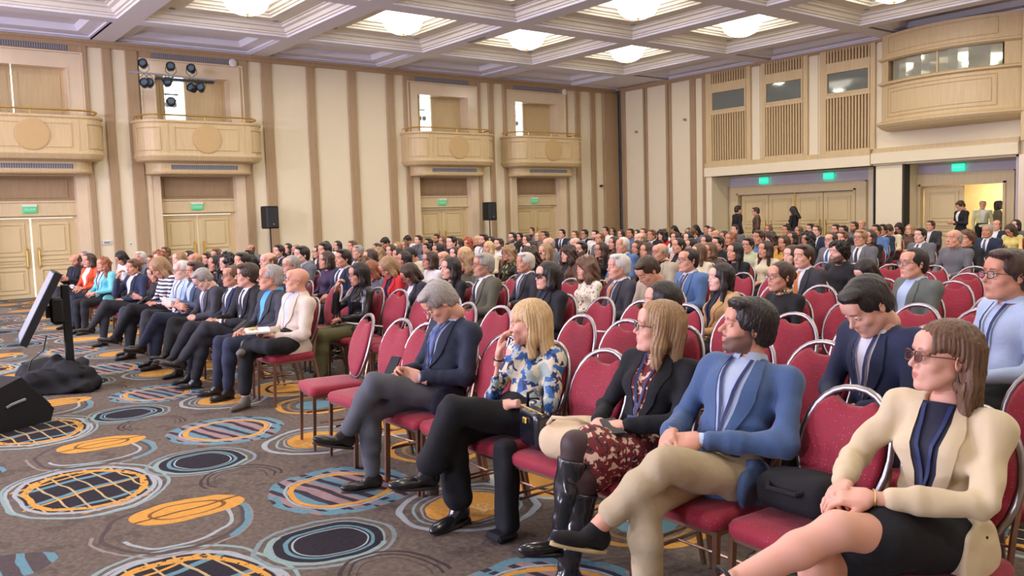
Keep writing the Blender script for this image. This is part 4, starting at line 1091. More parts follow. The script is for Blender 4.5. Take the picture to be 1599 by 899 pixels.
# ------------------------------------------------------------------ chairs (origin under the seat's middle, facing -y)
def oval_pts(n=28, w=.195, z0=.46, z1=.915, y0=.16, lean=.14, inset=0.0):
    pts = []
    zc, hh = (z0+z1)/2, (z1-z0)/2-inset
    for k in range(n):
        a = 2*PI*k/n; ca, sa = math.cos(a), math.sin(a)
        x = (w-inset)*np.sign(ca)*abs(ca)**.9*(1-.10*(sa < 0)*abs(sa)); z = zc+hh*np.sign(sa)*abs(sa)**.92
        pts.append((x, y0+lean*(z-z0)/(z1-z0)+.02*abs(ca)**2*-1, z))
    return pts
def chair_meshes():
    D = {}
    b = MB(); P = []   # seat cushion
    def rr(hx, hy, r, z, n=5):
        out = []
        for cx, cy, a0 in ((hx-r, -hy+r, -PI/2), (hx-r, hy-r, 0), (-hx+r, hy-r, PI/2), (-hx+r, -hy+r, PI)):
            for k in range(n): a = a0+PI/2*k/(n-1); out.append((cx+r*math.cos(a), cy+r*math.sin(a), z))
        return out
    for hx, hy, z in ((.18, .185, .385), (.198, .203, .39), (.205, .21, .405), (.205, .21, .43), (.197, .202, .447), (.17, .175, .457), (.10, .10, .461)): P.append([(x, y-.02, zz) for x, y, zz in rr(hx, hy, .05, z)])
    n = len(P[0]); V = [q for r in P for q in r]; F = [(i*n+k, i*n+(k+1) % n, (i+1)*n+(k+1) % n, (i+1)*n+k) for i in range(len(P)-1) for k in range(n)]+[tuple(range(n-1, -1, -1)), tuple((len(P)-1)*n+k for k in range(n))]
    b.add(V, F); D['seat'] = b.mesh('seat', True)
    # back cushion: oval pad with a hand gap under the hoop
    b = MB(); n = 28; rows = []
    for ins, dy in ((.016, 0), (.012, -.018), (.03, -.030), (.08, -.038), (.14, -.041)):
        r = []
        for (x, y, z) in oval_pts(n, inset=ins):
            zt = .872-.9*abs(x)**2*2.2-ins*.3   # gap edge
            hump = .020*math.cos(min(1, abs(x)/.08)*PI/2)
            z2 = min(z, .900-.046*math.exp(-(x/.085)**4)-ins*.5); r.append((x, y+dy-.14*(z-z2)/.455, z2))
        rows.append(r)
    V = [q for r in rows for q in r]; F = [(i*n+k, i*n+(k+1) % n, (i+1)*n+(k+1) % n, (i+1)*n+k) for i in range(len(rows)-1) for k in range(n)]; F.append(tuple((len(rows)-1)*n+k for k in range(n)))
    bk = [(x, y+.018, z) for x, y, z in rows[0]]; o = len(V); V += bk; F += [(k, o+k, o+(k+1) % n, (k+1) % n) for k in range(n)]; F.append(tuple(o+k for k in range(n-1, -1, -1)))
    b.add(V, F); D['backrest'] = b.mesh('backrest', True)
    b = MB(); b.tube(oval_pts(28), .0115, 8, closed=True, flat=1.25); D['back_frame'] = b.mesh('back_frame', True)
    b = MB(); b.tube(oval_pts(20), .0115, 5, closed=True); D['back_frame_far'] = b.mesh('back_frame', True)
    b = MB()
    for s_ in (-1, 1):
        b.box((s_*.185-.011, -.21, .372), (s_*.185+.011, .18, .392)); b.tube([(s_*.185, -.17, .20), (s_*.185, .14, .20)], .007, 6)
        b.tube([(s_*.175, .175, .38), (s_*.182, .19, .52), (s_*.19, .222, .66)], .011, 6)
    b.box((-.19, -.21, .372), (.19, -.19, .392)); b.box((-.19, .165, .372), (.19, .185, .392)); b.tube([(-.185, 0, .20), (.185, 0, .20)], .006, 6)
    D['seat_frame'] = b.mesh('seat_frame')
    for i, (x, y, ex, ey) in enumerate(((-.185, -.20, -.19, -.215), (.185, -.20, .19, -.215), (-.182, .175, -.195, .25), (.182, .175, .195, .25))):
        b = MB(); V = [(x-.012, y-.012, .385), (x+.012, y-.012, .385), (x+.012, y+.012, .385), (x-.012, y+.012, .385)]; V += [(ex-.009, ey-.009, 0), (ex+.009, ey-.009, 0), (ex+.009, ey+.009, 0), (ex-.009, ey+.009, 0)]
        b.add(V, [(0, 1, 2, 3), (4, 7, 6, 5), (0, 4, 5, 1), (1, 5, 6, 2), (2, 6, 7, 3), (3, 7, 4, 0)]); D['leg%d' % i] = b.mesh('leg')
    return D
CH = chair_meshes()
def chair(x, y, rz, label, near=True, group='red banquet chairs'):
    t = empty('banquet_chair', (x, y, 0), rz, label, 'chair', group)
    link('seat', CH['seat'], t, [M_RED]); link('backrest', CH['backrest'], t, [M_RED]); link('back_frame', CH['back_frame' if near else 'back_frame_far'], t, [M_CHROME])
    if near:
        link('seat_frame', CH['seat_frame'], t, [M_LEG])
        for i in range(4): link('leg', CH['leg%d' % i], t, [M_LEG])
    else:
        for i in range(4): link('leg', CH['leg%d' % i], t, [M_LEG])
    return t

# ------------------------------------------------------------------ palette of the crowd
HC_ = dict(k=rgb(34, 28, 27), d=rgb(58, 42, 34), b=rgb(92, 66, 48), l=rgb(146, 112, 78), y=rgb(205, 168, 112), g=rgb(140, 132, 126), w=rgb(208, 202, 194), a=rgb(126, 76, 50), r=rgb(146, 70, 44))
HI_ = dict(y=rgb(232, 200, 150), w=rgb(236, 232, 226), g=rgb(190, 184, 176), l=rgb(186, 150, 110))
def hm(k): return hair_mat(k, HC_[k], HI_.get(k))
TONES = [rgb(220, 172, 150), rgb(210, 160, 136), rgb(198, 146, 120), rgb(178, 126, 100), rgb(226, 184, 166)]
def sm(i, hk, beard=0.0): return skin_mat('%d%s%d' % (i, hk, int(beard*10)), TONES[i], tuple(v*.8 for v in HC_[hk]), beard)
M_EYE = mat('eye_white', rgb(222, 216, 212), .25, vary=.02); M_IRIS = mat('iris', rgb(46, 34, 28), .15)
TOPC = dict(black=(30, 30, 34), navy=(38, 46, 72), charcoal=(58, 58, 64), slate=(70, 82, 104), grey=(104, 104, 110), white=(226, 222, 218), cream=(224, 212, 182), blue=(86, 118, 164), lightblue=(172, 190, 216),
            red=(200, 40, 46), orange=(206, 84, 46), cyan=(112, 196, 212), brown=(98, 74, 62), olive=(92, 90, 74), purple=(72, 56, 84), green=(92, 112, 92), sage=(196, 200, 168), pink=(214, 178, 172), beige=(178, 166, 144), mustard=(214, 160, 72),
            tan=(190, 152, 104), greygreen=(98, 104, 98), yellow=(226, 208, 130))
def topmat(c):
    if c == 'striped': return stripe_mat('cloth_striped', rgb(225, 220, 222), rgb(40, 42, 60), 22, 2)
    if c == 'leopard': return mat('cloth_black_knit', rgb(28, 27, 30), .8, vary=.2, bump=.2)
    if c == 'dkfloral': return blotch_mat('cloth_dark_floral', rgb(34, 36, 36), rgb(190, 180, 70), rgb(120, 110, 90), 14, .60, .64)
    if c == 'creamprint': return blotch_mat('cloth_cream_print', rgb(232, 222, 200), rgb(150, 130, 96), rgb(60, 58, 70), 22, .60, .66)
    if c == 'leather': return mat('black_leather', rgb(34, 36, 36), .28, vary=.25, bump=.3, bscale=24, spec=.7)
    return mat('cloth_'+c, rgb(*TOPC[c]), .78, vary=.10, scale=9, bump=.15, bscale=60)
M_TROU = [mat('trouser_charcoal', rgb(44, 44, 50), .8), mat('trouser_navy', rgb(40, 46, 66), .8), mat('trouser_black', rgb(26, 26, 29), .8), mat('trouser_olive', rgb(94, 92, 60), .8), mat('trouser_grey', rgb(92, 94, 102), .8)]
M_SHOE = mat('black_shoe_leather', rgb(30, 26, 25), .3, vary=.2, spec=.6); M_SOLE = mat('shoe_sole', rgb(60, 50, 44), .7); M_SHIRT = mat('white_shirt_cotton', rgb(226, 226, 232), .7, vary=.04)
M_LAN = mat('navy_lanyard', rgb(36, 48, 92), .6); M_LENS = mat('lens', rgb(190, 196, 204), .05, vary=.01)
def _lens():
    m = M_LENS; b = m.node_tree.nodes['Principled BSDF']; b.inputs['Alpha'].default_value = .16
_lens()

# ------------------------------------------------------------------ seated archetypes
def seated(fem, pose, legsty):
    w = .155 if fem else .172; J = {}
    J['P'] = (0, .0, .52); bow = pose == 'bow'
    J['N'] = (0, .085 if not bow else .02, 1.005 if not bow else .985)
    ny = J['N'][1]
    J['shL'] = (w, ny+.0, .945); J['shR'] = (-w, ny+.0, .945)
    J['hipL'] = (.085, 0, .52); J['hipR'] = (-.085, 0, .52)
    if legsty == 'flat':
        J['knL'] = (.10, -.42, .51); J['knR'] = (-.10, -.42, .51); J['anL'] = (.10, -.44, .095); J['anR'] = (-.11, -.42, .095); J['toL'] = (.11, -.6, .02); J['toR'] = (-.12, -.6, .02)
    elif legsty == 'crossL':
        J['knL'] = (.0, -.44, .62); J['anL'] = (-.14, -.60, .30); J['toL'] = (-.16, -.76, .27); J['knR'] = (-.07, -.42, .50); J['anR'] = (-.09, -.46, .095); J['toR'] = (-.10, -.62, .02)
    else:
        J['knR'] = (.0, -.44, .62); J['anR'] = (.15, -.60, .30); J['toR'] = (.17, -.76, .27); J['knL'] = (.07, -.42, .50); J['anL'] = (.09, -.46, .095); J['toL'] = (.10, -.62, .02)
    ew = w+.055
    H = {}
    if pose in ('lap', 'bow', 'phone'):
        J['elL'] = (ew, ny-.08, .70); J['elR'] = (-ew, ny-.08, .70)
        zz, yy = (.665, -.20) if pose != 'phone' else (.80, -.26)
        J['wrL'] = (.075, yy, zz); J['wrR'] = (-.075, yy, zz)
        H['L'] = ((-.75, -.55, -.12), (.1, -.3, 1)); H['R'] = ((.75, -.55, -.05), (-.1, -.3, 1))
        if pose == 'phone': H['L'] = ((-.5, -.6, .35), (.5, -.4, -.3)); H['R'] = ((.5, -.6, .35), (-.5, -.4, -.3))
    elif pose == 'cross':
        J['elL'] = (ew, ny-.09, .72); J['elR'] = (-ew, ny-.09, .72); J['wrL'] = (-.03, ny-.26, .76); J['wrR'] = (.03, ny-.29, .735); H['L'] = ((-1, .15, .1), (-.1, -1, .2)); H['R'] = ((1, .2, -.05), (.1, -1, .3))
    else:   # chin
        J['elL'] = (ew, ny-.08, .70); J['wrL'] = (.0, -.20, .66); H['L'] = ((-.9, -.3, -.1), (0, -.3, 1))
        J['elR'] = (-.13, -.20, .74); J['wrR'] = (-.065, -.19, .985); H['R'] = ((.25, .28, .9), (-.7, -.7, .1))
    yaw, pit = {'lap': (0, .08), 'bow': (-.1, -.62), 'phone': (0, -.35), 'cross': (.05, 0), 'chin': (.05, -.05)}[pose]
    J['H'] = (yaw*-.02, ny-.045-(.05 if bow else 0)+(.0), 1.125-(.035 if bow else 0)); J['head'] = (yaw, pit)
    return J, H
HEADS = {}
def head_parts(fem, h=.006, **k):
    key = (fem, h, tuple(sorted(k.items())))
    if key not in HEADS: HEADS[key] = make_head(fem, h, **k)
    return HEADS[key]
HANDS = {}
def hand_part(t, curl, sc, h=.0055, **k):
    key = (t, curl, sc, h, tuple(sorted(k.items())))
    if key not in HANDS: HANDS[key] = make_hand(t, curl, h, sc=sc, **k)
    return HANDS[key]
def body_mesh(J, H, fem, h=.016, headh=.006, hc=(38, 45, 30), hand_h=.006, headk={}, handk={}, hs=1.0, skinlegs=False, hips=True, hands='LR'):
    lo, hi = bounds(J, .16); f = Field(lo, hi, h)
    torso(f, J, fem, -.008); arms(f, J, fem, -.006); legs(f, J, fem, -.006 if not skinlegs else 0.0)
    Rh = rot(J['head'][0], J['head'][1], J['head'][2] if len(J['head']) > 2 else 0)
    nr = .044 if fem else .053; f.cap(np.array(J['N'])+np.array([0, 0, -.05]), np.array(J['H'])+Rh @ np.array([0, .034, -.085]), nr*1.05, nr, k=.03)
    V, Q = f.mesh(); j = Join(); j.add(V, Q, 0)
    for q in put(head_parts(fem, headh, **headk), Rh, J['H'], hs): j.add(*q)
    for s_, t in (('L', 1), ('R', -1)):
        if s_ in H and s_ in hands:
            d, bk = H[s_][:2]; cu = H[s_][2] if len(H[s_]) > 2 else hc
            Vh, Qh, Ph = hand_part(t, tuple(cu), 1.0 if fem else 1.10, hand_h, **handk); Rr = hand_frame(d, bk); j.add(Vh @ Rr.T+np.array(J['wr'+s_]), Qh, 0, Ph)
    return j, Rh
def top_mesh(J, fem, kind, h=.014, seed=0, fold=.0035, freq=34, belly=0.0, sleeve=.93, bust=1.0):
    """jacket, shirt, blouse ..: torso and sleeves in one piece"""
    g = {'jacket': .017, 'suit': .017, 'vest': .014, 'sweater': .012}.get(kind, .008)
    lo, hi = bounds(J, .22, ('P', 'N', 'shL', 'shR', 'elL', 'elR', 'wrL', 'wrR')); lo[2] = .38; f = Field(lo, hi, h)
    R, P, s_ = torso(f, J, fem, g, belly=belly, bust=bust)
    if kind in ('jacket', 'suit'):
        f.ell(P+R @ np.array([0, .0, -.02]), (.185, .145, .11), R, k=.05)
        for sx in (-1, 1): f.ell(P+R @ np.array([sx*.158, -.01, -.015]), (.032, .135, .115), R, k=.03)
    # neck opening
    arms(f, J, fem, g+.002, sleeve, cuff=.007 if kind in ('jacket', 'suit') else .002)
    if fold: f.folds(fold, freq, seed)
    if h < .012:
        for q in 'LR':
            a, e, w_ = (np.array(J[k+q]) for k in ('sh', 'el', 'wr'))
            o_ = nrm(np.cross(nrm(w_-e), (0, 0, 1))); f.crease(e, nrm(w_-a)+.5*o_, .0055, 90, .07, seed); f.crease(a+(e-a)*.25-np.array([0, 0, .05]), nrm(e-a)+.8*o_, .0030, 70, .08, seed+1); f.crease(e+(w_-e)*.6, nrm(w_-e)-.7*o_, .0022, 95, .06, seed+2)
        f.crease(P+R @ np.array([.0, -.06, .14]), R[:, 2], .0045, 85, .15, seed); f.crease(P+R @ np.array([.14, 0, .12]), R[:, 2], .0050, 80, .12, seed+3)
    N = np.array(J['N']); f.cap(N+R @ np.array([0, -.03, .01]), N+R @ np.array([0, -.045, .12]), .054, .075, k=.008, op='s')
    f.box(N+R @ np.array([0, 0, .085]), (.09, .12, .045), R, rd=.005, k=.01, op='s')
    return f.mesh(), R, P, s_
def trousers_mesh(J, fem, h=.015, seed=0, flare=0.0, g=.012, fold=.003, end=.93, wide=0.0):
    lo, hi = bounds(J, .16, ('P', 'hipL', 'hipR', 'knL', 'knR', 'anL', 'anR')); f = Field(lo, hi, h); R = tframe(J)
    f.ell(J['P'], (.165, .128, .10), R, k=0); f.ell(np.array(J['P'])+R @ np.array([0, 0, .09]), (.15, .11, .08), R, k=.04); legs(f, J, fem, g+wide, end=end, flare=flare)
    if fold: f.folds(fold, 30, seed)
    if h < .012:
        for q in 'LR':
            a, e, w_ = (np.array(J[k+q]) for k in ('hip', 'kn', 'an'))
            o_ = nrm(np.cross(nrm(e-a), (0, 0, 1))); f.crease(e, nrm(w_-a)+.6*o_, .0035, 70, .08, seed); f.crease(a+(e-a)*.2, nrm(e-a)+.7*o_, .0040, 60, .11, seed+1); f.crease(w_+(e-w_)*.25, nrm(w_-e)+.6*o_, .0022, 60, .10, seed+2)
    return f.mesh()
def shoe_at(j, shoe, an, to, side=0):
    an = np.array(an, float); to = np.array(to, float); d = nrm(to-an); 
    ax = np.array([d[0], d[1], 0]); ax = nrm(ax); pitch = math.atan2(to[2]-an[2]+.065, math.hypot(to[0]-an[0], to[1]-an[1]))
    y = -np.array([ax[0]*math.cos(pitch), ax[1]*math.cos(pitch), math.sin(pitch)]); x = nrm(np.cross(y, (0, 0, 1))); z = np.cross(x, y)
    R = np.stack([x, y, z], 1)
    for V, F, m, p in put(shoe, R, an+z*.0): j.add(V, F, m, p)
SHOE = make_shoe('shoe', .0085); SHOEN = make_shoe('shoe', .006)
LPROF = [(-.062, .500), (-.070, .42), (-.066, .33), (-.030, .20), (-.004, .13)]   # lapel inner edge (wearer's right), from neck to button
def front_parts(V, Q, R, P, s_, kind, tie=True, vdepth=1.0, hero=False):
    """shirt front, lapels, tie and lanyard laid on the coat"""
    w = Wrap(V, Q, R, P, s_); out = {}
    def sc(pl): return [(x, .50-(.50-z)*vdepth) for x, z in pl]
    inner = sc([(-.060, .515), (-.064, .44), (-.052, .34), (-.026, .23), (-.003, .15)])
    if kind in ('suit', 'jacket'):
        b = MB(); w.strip(b, inner, [(-x, z) for x, z in inner], 6, 10, .007, .007)
        out['shirt_front'] = b
        lp = MB()
        outer = sc([(-.092, .510), (-.118, .43), (-.116, .355), (-.075, .25), (-.010, .145)])
        w.strip(lp, outer, inner, 3, 10, .012, .010); w.strip(lp, [(-x, z) for x, z in inner], [(-x, z) for x, z in outer], 3, 10, .012, .010)
        out['lapels'] = lp
        if tie:
            b = MB(); w.strip(b, [(-.017, .49), (-.013, .465), (-.022, .36), (-.030, .20)], [(.017, .49), (.013, .465), (.022, .36), (.030, .20)], 2, 8, .013, .006); out['tie'] = b
    elif kind == 'shirt':
        b = MB(); w.strip(b, [(-.035, .49), (-.02, .43), (-.004, .38)], [(.035, .49), (.02, .43), (.004, .38)], 3, 5, .002, .003); out['skin_v'] = b
    # collar
    b = MB(); c = P+R @ (np.array([0, .004, .562])*s_)
    for s2 in (-1, 1):
        pts_t = []; pts_b = []
        for k in range(9):
            a = PI/2-s2*PI*.93*k/8; r = .060
            top = c+R @ np.array([r*math.cos(a), r*math.sin(a)*1.05-.006, .012-.028*k/8]); bot = c+R @ np.array([(r+.016)*math.cos(a), (r+.016)*math.sin(a)*1.05-.006, -.022-.034*(k/8)**1.5]); pts_t.append(top); pts_b.append(bot)
        inn = [q+R @ np.array([0, 0, -.02])-R @ (nrm(np.array([0, 0, 0.0001]))) * 0 for q in pts_t]
        b.grid([pts_t, pts_b]); b.grid([[q-(q-c)*.12+R @ np.array([0, 0, -.035]) for q in pts_t], pts_t])
    out['collar'] = b
    return out, w
def lanyard(w, badge=True, z1=.16):
    b = MB(); w.strip(b, [(-.055, .51), (-.045, .40), (-.02, z1+.08), (-.006, z1)], [(-.040, .51), (-.030, .40), (-.006, z1+.08), (.004, z1)], 1, 9, .0175, .002); w.strip(b, [(.040, .51), (.030, .40), (.006, z1+.08), (-.004, z1)], [(.055, .51), (.045, .40), (.02, z1+.08), (.006, z1)], 1, 9, .0175, .002)
    bd = MB(); w.strip(bd, [(-.045, z1), (-.045, z1-.08)], [(.045, z1), (.045, z1-.08)], 2, 2, .020, .003)
    return b, bd

ARCH = {}
def archetype(fem, pose, legsty, kind):
    key = (fem, pose, legsty, kind)
    if key in ARCH: return ARCH[key]
    J, H = seated(fem, pose, legsty); A = {'J': J}
    bk = (fem, pose, legsty, 'body')
    if bk not in ARCH:
        j, Rh = body_mesh(J, H, fem, .022, .0068, hand_h=.0075, headk=dict(seed=1)); shs = []
        for s_ in 'LR': sh = Join(); shoe_at(sh, SHOE, J['an'+s_], J['to'+s_]); shs.append(sh.mesh('shoe'))
        Vt, Qt = trousers_mesh(J, fem, .02)
        ARCH[bk] = (j.mesh('body'), Rh, npmesh('trousers', Vt, Qt), shs)
    A['body'], A['Rh'], A['trousers'], A['shoes'] = ARCH[bk]
    (V, Q), R, P, s_ = top_mesh(J, fem, kind, .0155, seed=hash(pose) % 7 if False else len(pose), fold=.003)
    A['top'] = npmesh(kind, V, Q); A['parts'] = {}
    # torso-only surface for the strips so that they lie under the arms
    f = Field(*[b_ for b_ in bounds(J, .22, ('P', 'N', 'shL', 'shR'))], .02); torso(f, J, fem, .0165 if kind in ('suit', 'jacket') else .010); f.folds(.003, 34, len(pose))
    Vt, Qt = f.mesh(); fp, w = front_parts(Vt, Qt, R, P, s_, kind, tie=(kind == 'suit' and not fem))
    for k, b in fp.items(): A['parts'][k] = b.mesh(k, True)
    l, bd = lanyard(w); A['lan'] = l.mesh('lanyard', True); A['badge'] = bd.mesh('badge', True)
    ARCH[key] = A; return A
HAIRM = {}
def hair_mesh(style, fem, h=.0075, seed=1):
    key = (style, fem, h, seed)
    if key not in HAIRM: V, Q = make_hair(style, h, seed, fem); HAIRM[key] = npmesh('hair', V, Q)
    return HAIRM[key]
GL = glasses_mesh(.0019).mesh('glasses'); GL2 = glasses_mesh(.003, .027, .021).mesh('glasses')
def mat4(R, t, s=1.0):
    m = Matrix.Identity(4)
    for i in range(3):
        for k in range(3): m[i][k] = float(R[i][k])*s
        m[i][3] = float(t[i])
    return m
TIES = [mat('tie_blue', rgb(62, 84, 140), .5), mat('tie_dark', rgb(40, 40, 52), .5), mat('tie_orange', rgb(206, 118, 50), .5), mat('tie_wine', rgb(110, 40, 50), .5)]

